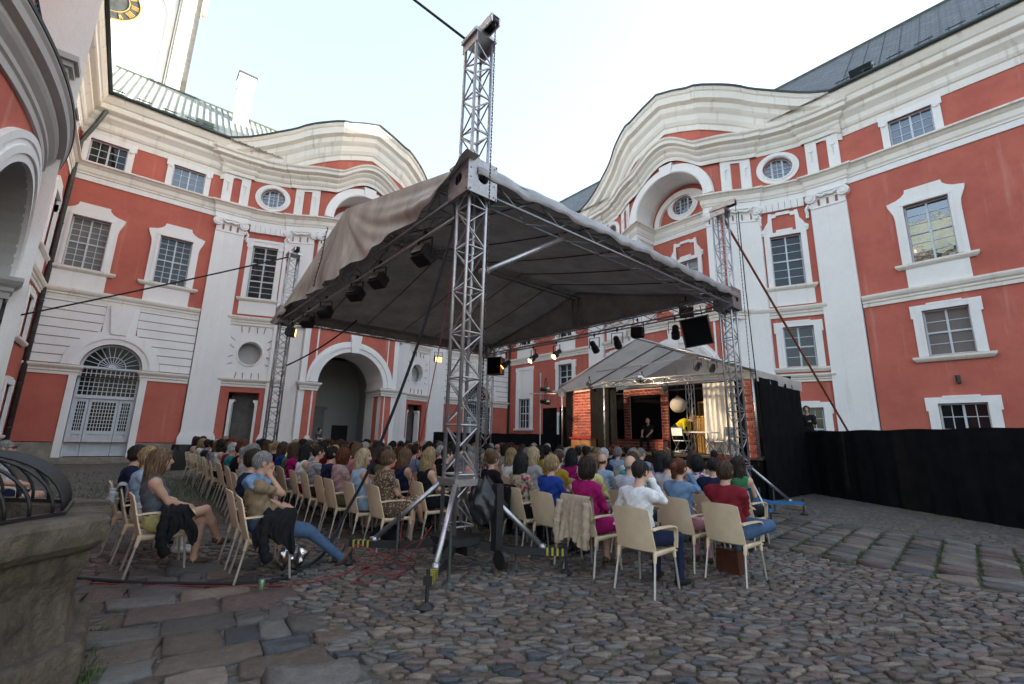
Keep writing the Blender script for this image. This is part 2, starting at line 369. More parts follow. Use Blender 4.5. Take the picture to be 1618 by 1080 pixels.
def window(w, F, hw, z0, z1, style, curtain='glass', cols=2, rows=2, bars=(1,2), sill=True, apron=0, dep=.2):
    """a window: painted frame (the part) with panes, moulded surround and sill below it"""
    par = w.root
    f = MB(F); fr = .055; md = .07
    for a in (-hw, hw-fr): f.box(a, a+fr, -dep, -dep+.09, z0, z1)
    for z in (z0, z1-fr): f.box(-hw+fr, hw-fr, -dep, -dep+.085, z, z+fr)
    xs = [-hw+fr]; zs = [z0+fr]
    for i in range(1, cols): x = -hw+2*hw*i/cols; f.box(x-md/2, x+md/2, -dep, -dep+.08, z0+fr, z1-fr); xs += [x-md/2, x+md/2]
    for j in range(1, rows):
        z = z0+(z1-z0)*j/rows; zs += [z-md/2, z+md/2]
    xs.append(hw-fr); zs.append(z1-fr)
    for j in range(1, rows):
        for i in range(cols): f.box(xs[2*i], xs[2*i+1], -dep, -dep+.075, zs[2*j-1], zs[2*j])
    for i in range(cols):
        for j in range(rows):
            a, b, c, d = xs[2*i], xs[2*i+1], zs[2*j], zs[2*j+1]
            nb, nr = bars
            for k in range(1, nb): x = a+(b-a)*k/nb; f.box(x-.014, x+.014, -dep+.005, -dep+.05, c, d)
            for k in range(1, nr): z = c+(d-c)*k/nr; f.box(a, b, -dep+.007, -dep+.047, z-.014, z+.014)
    fo = f.build('window', M['frame'], par)
    for i in range(cols):
        for j in range(rows):
            p = MB(F); a, b, c, d = xs[2*i], xs[2*i+1], zs[2*j], zs[2*j+1]
            p.add([(a,-dep+.02,c),(b,-dep+.02,c),(b,-dep+.02,d),(a,-dep+.02,d)], [(0,1,2,3)]); p.build('pane', M[curtain], fo)
    q = MB(F)
    if style == 'ear':
        o = hw+.32; zt = z1
        for sg in (-1, 1):
            q.box(sg*hw, sg*o, -.04, .10, z0-.02, zt-.2); q.box(sg*hw, sg*(hw+.13), .10, .135, z0, zt)
        hd = [(-o,zt-.55),(-o-.03,zt-.3),(-1.2,zt+.1),(-1.22,zt+.24),(-1.08,zt+.28),(-.9,zt+.32),(-.72,zt+.42),(-.6,zt+.55),(-.57,zt+.7)]
        top = hd+[(-x, z) for x, z in hd[::-1]]
        q.prism([(-hw,zt),(-hw,zt-.55)]+hd+[(-x, z) for x, z in hd[::-1]]+[(hw,zt-.55),(hw,zt)], -.04, .105)
        q.box(-hw-.13, hw+.13, .105, .14, zt+.01, zt+.15)
    elif style == 'plain':
        o = hw+.3
        for sg in (-1, 1):
            q.box(sg*hw, sg*o, -.04, .09, z0-.02, z1-.28); q.box(sg*hw, sg*(o+.06), -.04, .095, z1-.28, z1+.2)
            q.box(sg*hw, sg*(hw+.1), .095, .12, z0, z1)
        q.box(-hw, hw, -.04, .09, z1, z1+.2); q.box(-.52, .52, -.04, .1, z1+.2, z1+.29); q.box(-o-.06, -.52, -.04, .085, z1+.2, z1+.24); q.box(.52, o+.06, -.04, .085, z1+.2, z1+.24)
    elif style == 'attic':
        o = hw+.26
        for sg in (-1, 1):
            q.box(sg*hw, sg*o, -.04, .06, z0-.08, z1+.3); q.box(sg*(hw+.03), sg*(o+.06), -.04, .085, z1-.12, z1+.3)
            q.box(sg*(hw+.06), sg*(hw+.2), .085, .11, z1-.2, z1-.05)
        q.box(-hw, hw, -.04, .06, z1, z1+.3); q.box(-hw, hw, -.04, .05, z0-.1, z0)
    elif style == 'volute':
        o = hw+.24; zt = z1
        for sg in (-1, 1):
            q.box(sg*hw, sg*o, -.04, .09, z0-.02, zt+.12)
            S = [(sg*(o+.02), zt-.1), (sg*(o+.1), zt+.15), (sg*(o+.06), zt+.45), (sg*(o-.12), zt+.62), (sg*(hw-.02), zt+.8), (sg*(hw-.06), zt+1.5)]
            q.prism([(sg*a, z) for a, z in ((hw-.16, zt+.1), (o+.08, zt+.1), (o+.12, zt+.22), (o+.1, zt+.36), (o-.02, zt+.46), (o-.1, zt+.62), (hw+.02, zt+.8), (hw-.03, zt+1.25), (hw-.16, zt+1.25))], -.04, .085)
            q.tube([(sg*(o+.04), -.02, zt+.3), (sg*(o+.04), .12, zt+.3)], .085, 10)
        q.box(-hw, hw, -.04, .09, zt, zt+.2); q.box(-.35, .35, -.04, .095, zt+.2, zt+.32)
        q.box(-hw+.02, -hw+.16, -.04, .08, zt+.2, zt+1.2); q.box(hw-.16, hw-.02, -.04, .08, zt+.2, zt+1.2)
        q.box(-hw+.16, -.3, -.04, .075, zt+1.0, zt+1.2); q.box(.3, hw-.16, -.04, .075, zt+1.0, zt+1.2); q.box(-.3, .3, -.04, .08, zt+1.1, zt+1.26)
    if style: q.build('surround', M['white'], fo)
    if sill:
        e = {'ear': 1.12, 'plain': hw+.36, 'volute': hw+.3}.get(style, hw+.3)
        sl = MB(F); sweep(sl, [(-e, -.05), (-e, .04), (e, .04), (e, -.05)], [(o, z0-.24+z) for o, z in P_SILL]); sl.build('sill', M['cream'], fo)
    if apron:
        ap = MB(F); ap.box(-.95, .95, -.04, .06, apron, z0-.24); ap.build('apron', M['white'], fo)
    return fo
def oval_window(w, F, cz, rx=.66, rz=.6, ro=.95, rzo=.86, dep=.22, curtain='glass_b', d0=-.05):
    f = MB(F); ring(f, 0, cz, rx-.05, rx, -dep-.02, -dep+.09, n=28, rzi=rz-.05, rzo=rz)
    for x in (-.24, .24):
        h = rz*math.sqrt(1-(x/rx)**2)-.02; f.box(x-.04, x+.04, -dep, -dep+.08, cz-h, cz+h)
    for z in (-.22, .0, .22):
        h = rx*math.sqrt(1-(z/rz)**2)-.03
        for a, b in ((-h, -.28), (-.2, .2), (.28, h)): f.box(a, b, -dep+.01, -dep+.05, cz+z-.013, cz+z+.013)
    f.box(-.013, .013, -dep+.012, -dep+.045, cz-rz+.05, cz+rz-.05)
    fo = f.build('window', M['frame'], w.root)
    for a, b in ((-rx+.04, -.26), (-.22, .22), (.26, rx-.04)):
        p = MB(F); S = [(a+(b-a)*i/8) for i in range(9)]
        hh = [rz*math.sqrt(max(0, 1-(x/rx)**2))-.02 for x in S]
        p.add([(x, -dep+.015, cz-h) for x, h in zip(S, hh)]+[(x, -dep+.015, cz+h) for x, h in zip(S, hh)], [(i, i+1, i+10, i+9) for i in range(8)]); p.build('pane', M[curtain], fo)
    q = MB(F); ring(q, 0, cz, rx, ro, d0, .09, n=32, rzi=rz, rzo=rzo); ring(q, 0, cz, rx+.02, rx+.09, .09, .12, n=32, rzi=rz+.02, rzo=rz+.09)
    for k in range(7):
        a = R_(50+80*k/6); q.tube([(math.cos(a)*(rx+.1), .06, cz+math.sin(a)*(rz+.1)), (math.cos(a)*(rx+.1), .15, cz+math.sin(a)*(rz+.1))], .06 if k != 3 else .1, 7)
    q.build('surround', M['white'], fo)
    return fo
def pilaster(w, sa, sb, curved, z0=1.45):
    """tall white pilaster with moulded base and scrolled capital"""
    n = 6 if curved else 3; df = Dw
    sh = w.mb()
    def slab(mb, a, b, za, zb, off, mi=0):
        P = [(a+(b-a)*i/n) for i in range(n+1)]
        path = [(a, df(a)-.1)]+[(s, df(s)+off) for s in P]+[(b, df(b)-.1)]
        sweep(mb, path, [(0, za), (0, zb)], mi, cap=False)
        m = len(path); mb.add([(s, d, zb) for s, d in path], [tuple(range(m))], mi); mb.add([(s, d, za) for s, d in path], [tuple(range(m))[::-1]], mi)
    slab(sh, sa, sb, z0-.1, 12.68, .15); po = w.put(sh, 'pilaster', M['white'])
    b = MB(w.T); slab(b, sa-.11, sb+.11, 0, z0-.22, .24); slab(b, sa-.09, sb+.09, z0-.22, z0-.12, .22); slab(b, sa-.05, sb+.05, z0-.12, z0, .19); b.build('base', M['white'], po)
    c = MB(w.T); slab(c, sa, sb, 12.68, 12.74, .19); slab(c, sa+.02, sb-.02, 12.74, 13.22, .15); slab(c, sa-.06, sb+.06, 13.4, 13.5, .27)
    slab(c, sa+.1, sb-.1, 13.22, 13.4, .2)
    for k in (1, 2, 3):
        s = sa+(sb-sa)*k/4; d = df(s)+.152
        c.box(s-.05, s+.05, d, d+.012, 12.8, 13.12, 1)
        c.tube([(s-.05, d+.012, 13.1), (s, d+.03, 13.17), (s+.05, d+.012, 13.1)], .025, 5, 0)
    for s, sg in ((sa+.06, -1), (sb-.06, 1)):
        d = df(s)
        c.tube([(s, d-.02, 13.23), (s, d+.26, 13.23)], [.24, .24], 14); c.tube([(s, d+.26, 13.23), (s, d+.29, 13.23)], [.2, .12], 12)
        sp = [(s+sg*-1*(.2-.17*t)*math.cos(t*11), d+.28, 13.23+(.2-.17*t)*math.sin(t*11)) for t in np.linspace(0, 1, 22)]
        c.tube(sp, .022, 4)
    mid = (sa+sb)/2
    for sg in (-1, 1):
        c.tube([(mid, df(mid)+.24, 13.3), (mid+sg*.2, df(mid+sg*.2)+.26, 13.22), (mid+sg*.42, df(mid+sg*.4)+.25, 13.36)], [.07, .05, .06], 6)
    c.build('capital', [M['white'], M['groove']], po)
    return po
def attic_strip(w, sa, sb, za=14.5, zb=16.32):
    o = w.mb(); n = 4; df = Dw
    for a, b in ((sa, sa+(sb-sa)*.34), (sb-(sb-sa)*.34, sb)):
        P = [a+(b-a)*i/2 for i in range(3)]
        sweep(o, [(a, df(a)-.05)]+[(s, df(s)+.09) for s in P]+[(b, df(b)-.05)], [(0, za), (0, zb)], cap=False)
        m = (a+b)/2; d = df(m)+.09
        o.tube([(m-.12, d, zb-.5), (m-.06, d+.02, zb-.57), (m+.06, d+.02, zb-.57), (m+.12, d, zb-.5)], .025, 5)
        for k in range(4): o.tube([(m, d-.01, zb-.68-.13*k), (m, d+.03, zb-.7-.13*k)], .05-.006*k, 6)
    for za_, zb_ in ((za, za+.12), (zb-.18, zb)):
        P = [sa+(sb-sa)*(.34+.32*i/2) for i in range(3)]
        sweep(o, [(s, df(s)+.085) for s in P], [(0, za_), (0, zb_)], cap=False)
    return w.put(o, 'attic_pilaster', M['white'])
def gable_z(s):
    a = abs(s)
    pts = [(0, 21.75), (1.0, 21.4), (2.1, 20.9), (3.9, 20.2), (5.5, 19.3), (7.05, 18.5), (7.9, 18.12)]
    for (a0, z0), (a1, z1) in zip(pts, pts[1:]):
        if a <= a1: return z0+(z1-z0)*(a-a0)/(a1-a0)
    return 18.1
def bay_upper(w, sL, sR, nominal_windows=True):
    """everything of the central bay above the lower string: entablature, attic, swept gable and the arched niche"""
    # wall face in the curved parts, with holes
    fd = Dw(2.1)
    for sg in (-1, 1):
        m = w.mb(); c = 5.2*sg
        a, b = (2.1, 7.8) if sg > 0 else (-7.8, -2.1)
        wall_sheet(m, a, b, 8.0, 17.5, [('r', c-.66, c+.66, 9.1, 12.25 if w.tall else 11.7), ('o', c, 15.4, .62, .6)], Dw, .35); w.put(m, 'wall', M['red'])
    m = w.mb()
    # gable field above the lower cornice
    P = [s for s in np.linspace(-7.8, -2.12, 14)]+list(np.linspace(-2.05, 2.05, 13))+list(np.linspace(2.12, 7.8, 14))
    for a, b in zip(P, P[1:]):
        m.add([(a, Dw(a), 17.4), (b, Dw(b), 17.4), (b, Dw(b), gable_z(b)-.05), (a, Dw(a), gable_z(a)-.05)], [(0,1,2,3)])
    w.put(m, 'gable_field', M['red']); m = w.mb()
    # niche: jambs, back, tympanum
    wall_sheet(m, -2.1, 2.1, 7.9, 17.0, [('r', -.72, .72, 9.2, 11.9), ('o', 0, 15.45, .62, .6)], lambda s: .5, 9)
    w.put(m, 'niche_wall', M['red'])
    for sg in (-1, 1): j = w.mb(); j.add([(sg*2.1, .5, 7.9), (sg*2.1, fd, 7.9), (sg*2.1, fd, 14.6), (sg*2.1, .5, 14.6)], [(0,1,2,3)[::sg]]); w.put(j, 'jamb', M['white'])
    sp = w.mb(); A = arc(0, 14.6, 2.1, 180, 0, 28)
    for p, t in zip(A, A[1:]): sp.add([(p[0], .5, p[1]), (t[0], .5, t[1]), (t[0], fd, t[1]), (p[0], fd, p[1])], [(0,1,2,3)])
    w.put(sp, 'arch_soffit', M['white'])
    fr = w.mb()
    wall_sheet(fr, -2.1, 2.1, 14.6, 17.6, [], lambda s: 2.1) if False else None
    A = arc(0, 14.6, 2.1, 180, 0, 28)
    for p, t in zip(A, A[1:]): fr.add([(p[0], fd, p[1]), (t[0], fd, t[1]), (t[0], fd, 17.7), (p[0], fd, 17.7)], [(0,1,2,3)])
    w.put(fr, 'spandrel', M['red'])
    a = w.mb(); ring(a, 0, 14.6, 2.1, 2.6, fd-.1, fd+.14, 0, 180, 30); ring(a, 0, 14.6, 2.14, 2.26, fd+.14, fd+.19, 0, 180, 30)
    a.prism([(-.3, 16.68), (.3, 16.68), (.42, 17.35), (-.42, 17.35)], fd-.1, fd+.2); w.put(a, 'archivolt', M['white'])
    a = w.mb(); ring(a, 0, 14.5, 1.52, 1.84, .48, .72, 0, 180, 26); w.put(a, 'inner_arch', M['white'])
    # mouldings
    e = w.mb(); sweep(e, ent_path(sL, sR), [(o, 13.5+z*.97) for o, z in P_STRING]); w.put(e, 'entablature', M['cream'])
    fl = w.mb(); sweep(fl, ent_path(sL, sR), [(o, 13.505+z) for o, z in ((.01, 0), (.056, 0), (.056, .26), (.01, .26))]); w.put(fl, 'frieze_band', M['white'])
    for a0, a1 in ((sL, -7.82), (7.82, sR)):
        if a1-a0 > .2:
            c = w.mb(); sweep(c, [(a0, 0), (a1, 0)], [(o, 15.98+z) for o, z in P_CORN]); w.put(c, 'main_cornice', M['cream'])
            g = w.mb(); g.tube([(a0, .82, 18.1), (a1, .82, 18.1)], .085, 8); w.put(g, 'gutter', M['flash'], True)
    zf = lambda s: 1.22*max(0, math.cos(min(1, abs(s)/2.1)*math.pi/2))**1.15
    P = [p for p in ent_path(-7.85, 7.85, niche=None)]; k = [i for i, p in enumerate(P) if abs(p[0]+2.1) < 1e-6][0]
    mid = [(s_, fd+.12) for s_ in np.linspace(-2.1, 2.1, 27)]; P = P[:k]+mid+[p for p in P if p[0] > 2.11]
    c = w.mb(); sweep(c, P, [(o, 16.3+z) for o, z in P_LOWC], zfun=lambda i: zf(P[i][0]) if abs(P[i][0]) < 2.1 else 0); w.put(c, 'bay_cornice', M['cream'])
    # gable cornice and its dark lead edge
    SS2 = list(np.linspace(-7.95, -2.1, 24))+list(np.linspace(-2.1, 2.1, 19))[1:-1]+list(np.linspace(2.1, 7.95, 24))
    pa = [(s_, (Dw(s_) if abs(s_) > 2.1 else fd)+.02) for s_ in SS2]
    c = w.mb(); sweep(c, pa, P_GABLE, zfun=lambda i: gable_z(SS2[i])); w.put(c, 'gable_cornice', M['cream'])
    f = w.mb(); sweep(f, pa, [(.5, .0), (.77, -.02), (.79, .08), (.5, .14), (-1.4, .2)], zfun=lambda i: gable_z(SS2[i]), cap=False); w.put(f, 'gable_flashing', M['flash'])
    # back of the gable
    k = w.mb(); P = list(np.linspace(-7.8, 7.8, 32))
    for a_, b_ in zip(P, P[1:]): k.add([(b_, -2.0, 17.4), (a_, -2.0, 17.4), (a_, -2.0, gable_z(a_)+.2), (b_, -2.0, gable_z(b_)+.2)], [(0,1,2,3)])
    w.put(k, 'gable_back', M['flash'])
    for sg in (-1, 1):
        
        if sg > 0 or w.near: pilaster(w, *sorted((sg*6.36, sg*7.76)), False); pilaster(w, *sorted((sg*2.92, sg*4.3)), True); pilaster(w, *sorted((sg*2.13, sg*2.72)), True)
        attic_strip(w, *sorted((sg*6.42, sg*7.76))); attic_strip(w, *sorted((sg*2.9, sg*4.1)))
        F = w.frame_at(5.2*sg)
        oval_window(w, F, 15.4)
        window(w, F, .66, 9.1, 12.25 if w.tall else 11.7, 'volute' if not w.tall else 'attic', 'glass', 2, 3 if w.tall else 2, (1, 3), apron=8.1)
        # block of wedge stones between the capitals
        v = MB(F)
        for k_ in range(7): v.box(-.93+k_*.268, -.93+k_*.268+.25, -.05, .13, 13.05, 13.5)
        v.build('flat_arch', M['white'], w.root)
        if w.tall:
            pn = MB(F); pn.box(-1.15, 1.15, -.04, .09, 12.5, 12.66); pn.build('window_lintel', M['white'], w.root)
        for s2 in (-1, 1):
            vb = MB(F); S = [(s2*1.0, .1, 12.35), (s2*1.02, .12, 12.6), (s2*.98, .14, 12.8), (s2*1.08, .18, 12.95), (s2*1.16, .2, 12.85), (s2*1.13, .2, 12.76)]
            vb.tube(S, .075, 6); vb.build('scroll_bracket', M['white'], w.root)
    oval_window(w, lambda a, b, z: w.T(a, .5+b, z), 15.45, .64, .58, .98, .9)
    window(w, lambda a, b, z: w.T(a, .5+b, z), .72, 9.2, 11.9, 'volute', 'glass_c', 2, 2, (1, 3), apron=8.1)
    if False: pass
def portal(w, half=1.95, spring=4.45, d1=2.2, open_=True, back=-.2, zt=7.55):
    m = w.mb(); wall_sheet(m, -2.6, 2.6, 0, zt, [('a', -half, half, 0, spring)], lambda s: d1, 9, reveal=d1-back, mi=0, rmi=1); w.put(m, 'portal_wall', [M['red'], M['white']])
    a = w.mb(); ring(a, 0, spring, half+.02, 2.6, d1-.1, d1+.1, 0, 180, 30); ring(a, 0, spring, half+.3, half+.5, d1+.1, d1+.16, 0, 180, 30)
    a.prism([(-.22, spring+1.92), (.22, spring+1.92), (.34, zt-.1), (-.34, zt-.1)], d1, d1+.22); w.put(a, 'archivolt', M['white'])
    for sg in (-1, 1):
        i = w.mb(); P = [(sg*2.85, d1-.3), (sg*2.85, d1+.02), (sg*(half-.0), d1+.02), (sg*(half-.0), back+.3)]
        if sg > 0: P = P[::-1]
        sweep(i, P, [(o, spring-.5+z) for o, z in P_IMP]); w.put(i, 'impost', M['cream'])
        s = w.mb(); a_, b_ = sorted((sg*2.6, sg*2.9)); s.box(a_, b_, .8, d1-.01, 0, zt); w.put(s, 'portal_side', M['white'])
        r = w.mb(); r.add([(sg*(half-.004), d1-.5, 0), (sg*(half-.004), d1-1.1, 0), (sg*(half-.004), d1-1.1, spring-.5), (sg*(half-.004), d1-.5, spring-.5)], [(0,1,2,3)[::-sg]]); w.put(r, 'reveal_panel', M['red'])
    t = w.mb(); sweep(t, [(-3.6, Dw(3.6)), (-2.9, d1), (2.9, d1), (3.6, Dw(3.6))], [(o, zt+z) for o, z in P_LOWSTR]); t.add([(-2.9, .4, zt+.53), (2.9, .4, zt+.53), (2.9, d1+.1, zt+.53), (-2.9, d1+.1, zt+.53)], [(0,1,2,3)]); w.put(t, 'portal_cornice', M['cream'])
def roofing(w, sL, sR, kind):
    rz_ = 24.0 if kind == 'sheet' else 24.9
    dr = [(.82, 18.06), (.45, 18.3), (-.3, 18.85), (-1.2, 19.6), (-6, rz_)]
    m = w.mb()
    for (d0, z0), (d1, z1) in zip(dr, dr[1:]): m.add([(sL, d0, z0), (sR, d0, z0), (sR, d1, z1), (sL, d1, z1)], [(0,1,2,3)])
    m.add([(sR, -6, rz_), (sR, -13, 17), (sL, -13, 17), (sL, -6, rz_)], [(0,1,2,3)])
    ro = w.put(m, 'roof', M['roof_green' if kind == 'sheet' else 'slate'])
    bk = w.mb(); bk.add([(sR, -13, 0), (sL, -13, 0), (sL, -13, 17), (sR, -13, 17)], [(0,1,2,3)]); w.put(bk, 'rear_wall', M['red'])
    for s_, f_ in ((sL, (0,1,2,3,4)), (sR, (4,3,2,1,0))):
        bk = w.mb(); bk.add([(s_, -13, 0), (s_, 0, 0), (s_, 0, 18.05), (s_, -6, rz_), (s_, -13, 17)], [f_[::-1]]); w.put(bk, 'end_wall', M['red'])
    return _roof_rest(w, ro, dr, sL, sR)
def _roof_rest(w, ro, dr, sL, sR):
    rd = MB(w.T); rz_ = dr[-1][1]+.03; rd.tube([(sL, -6, rz_), (sR, -6, rz_)], .1, 6); rd.build('ridge', M['seam'], ro)
    return ro, dr
# ================================================================ the three wings
def slate_mat():
    m = mat('dark_slate', (.085, .098, .103), .5, .1, 2, .3, 0, 10); nt = m.node_tree; b = nt.nodes['Principled BSDF']; old = b.inputs['Base Color'].links[0].from_socket
    tc = [n for n in nt.nodes if n.type == 'TEX_COORD'][0]
    mp = nt.nodes.new('ShaderNodeMapping'); mp.inputs['Rotation'].default_value = (0, R_(0), 0)
    sx = nt.nodes.new('ShaderNodeSeparateXYZ'); nt.links.new(tc.outputs['Object'], sx.inputs[0])
    cb = nt.nodes.new('ShaderNodeCombineXYZ'); nt.links.new(sx.outputs['Y'], cb.inputs['X']); nt.links.new(sx.outputs['Z'], cb.inputs['Y'])
    br = nt.nodes.new('ShaderNodeTexBrick'); br.inputs['Scale'].default_value = 1; br.inputs['Brick Width'].default_value = .38; br.inputs['Row Height'].default_value = .22; br.inputs['Mortar Size'].default_value = .018
    br.inputs['Color1'].default_value = (.75,.75,.75,1); br.inputs['Color2'].default_value = (1.25,1.25,1.25,1); br.inputs['Mortar'].default_value = (.35,.35,.35,1)
    nt.links.new(cb.outputs[0], br.inputs['Vector'])
    n = nt.nodes.new('ShaderNodeTexNoise'); n.inputs['Scale'].default_value = 1.6; n.inputs['Detail'].default_value = 3; nt.links.new(tc.outputs['Object'], n.inputs['Vector'])
    mr = nt.nodes.new('ShaderNodeMapRange'); mr.inputs['From Min'].default_value = .66; mr.inputs['From Max'].default_value = .72; nt.links.new(n.outputs['Fac'], mr.inputs['Value'])
    mx = nt.nodes.new('ShaderNodeMix'); mx.data_type = 'RGBA'; mx.blend_type = 'MULTIPLY'; mx.inputs[0].default_value = 1; nt.links.new(old, mx.inputs[6]); nt.links.new(br.outputs['Color'], mx.inputs[7])
    m2 = nt.nodes.new('ShaderNodeMix'); m2.data_type = 'RGBA'; nt.links.new(mr.outputs[0], m2.inputs[0]); nt.links.new(mx.outputs[2], m2.inputs[6]); m2.inputs[7].default_value = (.12,.135,.145,1)
    nt.links.new(m2.outputs[2], b.inputs['Base Color'])
    bp = nt.nodes.new('ShaderNodeBump'); bp.inputs['Strength'].default_value = .6; bp.inputs['Distance'].default_value = .02; nt.links.new(br.outputs['Fac'], bp.inputs['Height']); bp.invert = True
    nt.links.new(bp.outputs[0], b.inputs['Normal'])
    return m
M['slate'] = slate_mat()
def straight(w, sL, sR, cols, curt, door=None, blank=None, ground='red'):
    """a straight length of wing: wall, string courses, and its columns of windows"""
    lo = 7.98; m = w.mb()
    H = [('r', s-.7, s+.7, 9.07, 11.62) for s in cols]+[('r', s-.73, s+.73, 14.55, 15.8) for s in cols]
    wall_sheet(m, sL, sR, lo, 16.1, H, None); w.put(m, 'wall', M['red']); m = w.mb()
    if ground == 'red':
        H = [('r', s-.68, s+.68, 5.13, 6.98) for s in cols if s != blank]+[('r', s-.68, s+.68, 1.25, 3.24) for s in cols if s != blank]
        if blank is not None: H += [('r', blank-.68, blank+.68, 2.35, 4.65)]
        wall_sheet(m, sL, sR, .9, lo, H, None)
    else:
        c = door; wall_sheet(m, sL, sR, .95, 3.97, [('r', c-1.14, c+1.14, .95, 3.97)], None)
    w.put(m, 'lower_wall', M['red'])
    for a_, b_ in (((sL, sR),) if ground == 'red' else ((sL, door-1.42), (door+1.42, sR))): p = w.mb(); p.box(a_, b_, -.2, .055, 0, .92); w.put(p, 'plinth', M['plinth'])
    e = w.mb(); sweep(e, [(sL, 0), (sR, 0)], [(o, 7.5+z) for o, z in P_LOWSTR]); w.put(e, 'string_course', M['cream'])
    for i, s in enumerate(cols):
        F = lambda a, b, z, s=s: w.T(s+a, b, z)
        window(w, F, .7, 9.07, 11.62, 'ear', curt[(2*i) % len(curt)], 2, 2, w.bars, apron=8.03)
        window(w, F, .73, 14.55, 15.8, 'attic', curt[(2*i+1) % len(curt)], 2, 1, (2, 3), sill=False)
        if ground == 'red':
            if s != blank:
                window(w, F, .68, 5.13, 6.98, 'plain', 'glass_c' if i % 2 == 0 else 'glass', 2, 2, (1, 2)); window(w, F, .68, 1.25, 3.24, 'plain', 'glass', 2, 2, (2, 2), sill=True)
            else:
                window(w, F, .68, 2.35, 4.65, None, 'glass', 2, 2, (2, 2), sill=True)
                b = MB(F); o = 1.0
                for sg in (-1, 1): b.box(sg*.68, sg*o, -.04, .09, 2.3, 6.9); b.box(sg*.68, sg*(o+.06), -.04, .1, 6.9, 7.2)
                b.box(-.68, .68, -.04, .04, 4.66, 6.95); b.box(-.68, .68, -.04, .09, 6.95, 7.2); b.build('blind_window', M['white'], w.root)
    return
def arch_door(w, c, sL, sR):
    """white banded ground floor with the round-headed glazed door"""
    sp, r, ro = 4.45, 1.14, 1.8
    m = w.mb(); wall_sheet(m, sL, sR, 3.97, 7.55, [('a', c-r, c+r, 3.97, sp)], None, reveal=.35); w.put(m, 'banded_wall', [M['groove']])
    zz = [4.44, 4.83, 5.24, 5.66, 6.08, 6.5, 6.92, 7.34, 7.5]
    for z0, z1 in zip(zz, zz[1:]):
        z0 += .04
        def hw(z): return math.sqrt(max(0, ro*ro-(z-sp)**2)) if z < sp+ro else 0.
        for sg, e in ((-1, sL), (1, sR)):
            a, b = max(hw(z0), .62 if z1 > 6.0 else 0)+.02, max(hw(z1), .62 if z1 > 6.0 else 0)+.02
            q = w.mb(); q.prism([(e, z0), (c+sg*a, z0), (c+sg*b, z1), (e, z1)], -.05, .05); w.put(q, 'wall_band', M['white'])
    a = w.mb(); ring(a, c, sp, r, ro, -.06, .12, 0, 180, 30); ring(a, c, sp, r+.25, r+.42, .12, .17, 0, 180, 30); w.put(a, 'archivolt', M['white'])
    a = w.mb(); a.prism([(c-.3, 6.05), (c+.3, 6.05), (c+.5, 7.5), (c-.5, 7.5)], -.05, .2); a.box(c-.63, c+.63, -.05, .085, 6.06, 7.5); w.put(a, 'keystone', M['white'])
    for sg, e in ((-1, sL), (1, sR)):
        i = w.mb(); x = c+sg*(r+.02); P = [(e, 0), (x, 0), (x, -.3)] if sg < 0 else [(x, -.3), (x, 0), (e, 0)]
        sweep(i, P, [(o, 3.96+z) for o, z in P_IMP]); w.put(i, 'impost', M['cream'])
        j = w.mb(); x0, x1 = sorted((c+sg*(r-.0), c+sg*(r+.28))); j.box(x0, x1, -.35, .06, .0, 3.96); w.put(j, 'door_jamb', M['white'])
    dp = -.3; f = w.mb()
    def bx(a, b, z0, z1, d=.1, mb=None): (mb or f).box(c+a, c+b, dp, dp+d, z0, z1)
    for x in (-r+.01, r-.09): bx(x, x+.08, .28, sp)
    bx(-r+.09, r-.09, 2.96, 3.08, .14); bx(-r+.09, r-.09, sp-.08, sp+.02, .14)
    ring(f, c, sp, r-.1, r-.005, dp, dp+.1, 0, 180, 24)
    d = w.put(f, 'door', M['frame'])
    def glazing(a, b, z0, z1, nx, nz, par):
        g = MB(w.T); g.add([(c+a, dp+.03, z0), (c+b, dp+.03, z0), (c+b, dp+.03, z1), (c+a, dp+.03, z1)], [(0,1,2,3)]); g.build('pane', M['glass_d'], par)
        k = MB(w.T)
        for i in range(nx+1): x = c+a+(b-a)*i/nx; k.box(x-.014, x+.014, dp+.035, dp+.07, z0, z1)
        for i in range(nz+1): z = z0+(z1-z0)*i/nz; k.box(c+a, c+b, dp+.036, dp+.068, z-.014, z+.014)
        k.build('glazing_bars', M['frame'], par)
    glazing(-r+.1, r-.1, 3.1, sp-.1, 12, 6, d)
    g = MB(w.T); A = arc(c, sp+.02, r-.1, 0, 180, 20); g.add([(c, dp+.03, sp+.02)]+[(x, dp+.03, z) for x, z in A], [(0, i, i+1) for i in range(1, 21)]); g.build('pane', M['glass_d'], d)
    k = MB(w.T)
    for i in range(1, 12):
        t = R_(15*i); k.bar((c, dp+.05, sp+.02), (c+math.cos(t)*(r-.1), dp+.05, sp+.02+math.sin(t)*(r-.1)), .028, .028)
    ring(k, c, sp+.02, .5, .53, dp+.04, dp+.07, 0, 180, 18); ring(k, c, sp+.02, .0, .14, dp+.04, dp+.08, 0, 180, 10); k.build('fanlight_bars', M['frame'], d)
    for a, b, nx in ((-1.05, -.56, 4), (-.54, .52, 8), (.54, 1.05, 4)):
        lf = MB(w.T)
        for x0, x1 in ((a, a+.1), (b-.1, b)): lf.box(c+x0, c+x1, dp, dp+.075, .3, 2.95)
        for z0, z1 in ((.3, .48), (1.3, 1.46), (2.8, 2.95)): lf.box(c+a+.1, c+b-.1, dp, dp+.072, z0, z1)
        np_ = 2 if b-a > .8 else 1; wd = (b-a-.2)/np_
        for i in range(np_):
            x0 = c+a+.1+wd*i; lf.box(x0+.0, x0+wd, dp, dp+.035, .48, 1.3); lf.box(x0+.07, x0+wd-.07, dp+.035, dp+.055, .56, 1.22)
        lo = lf.build('door_leaf', M['frame'], d)
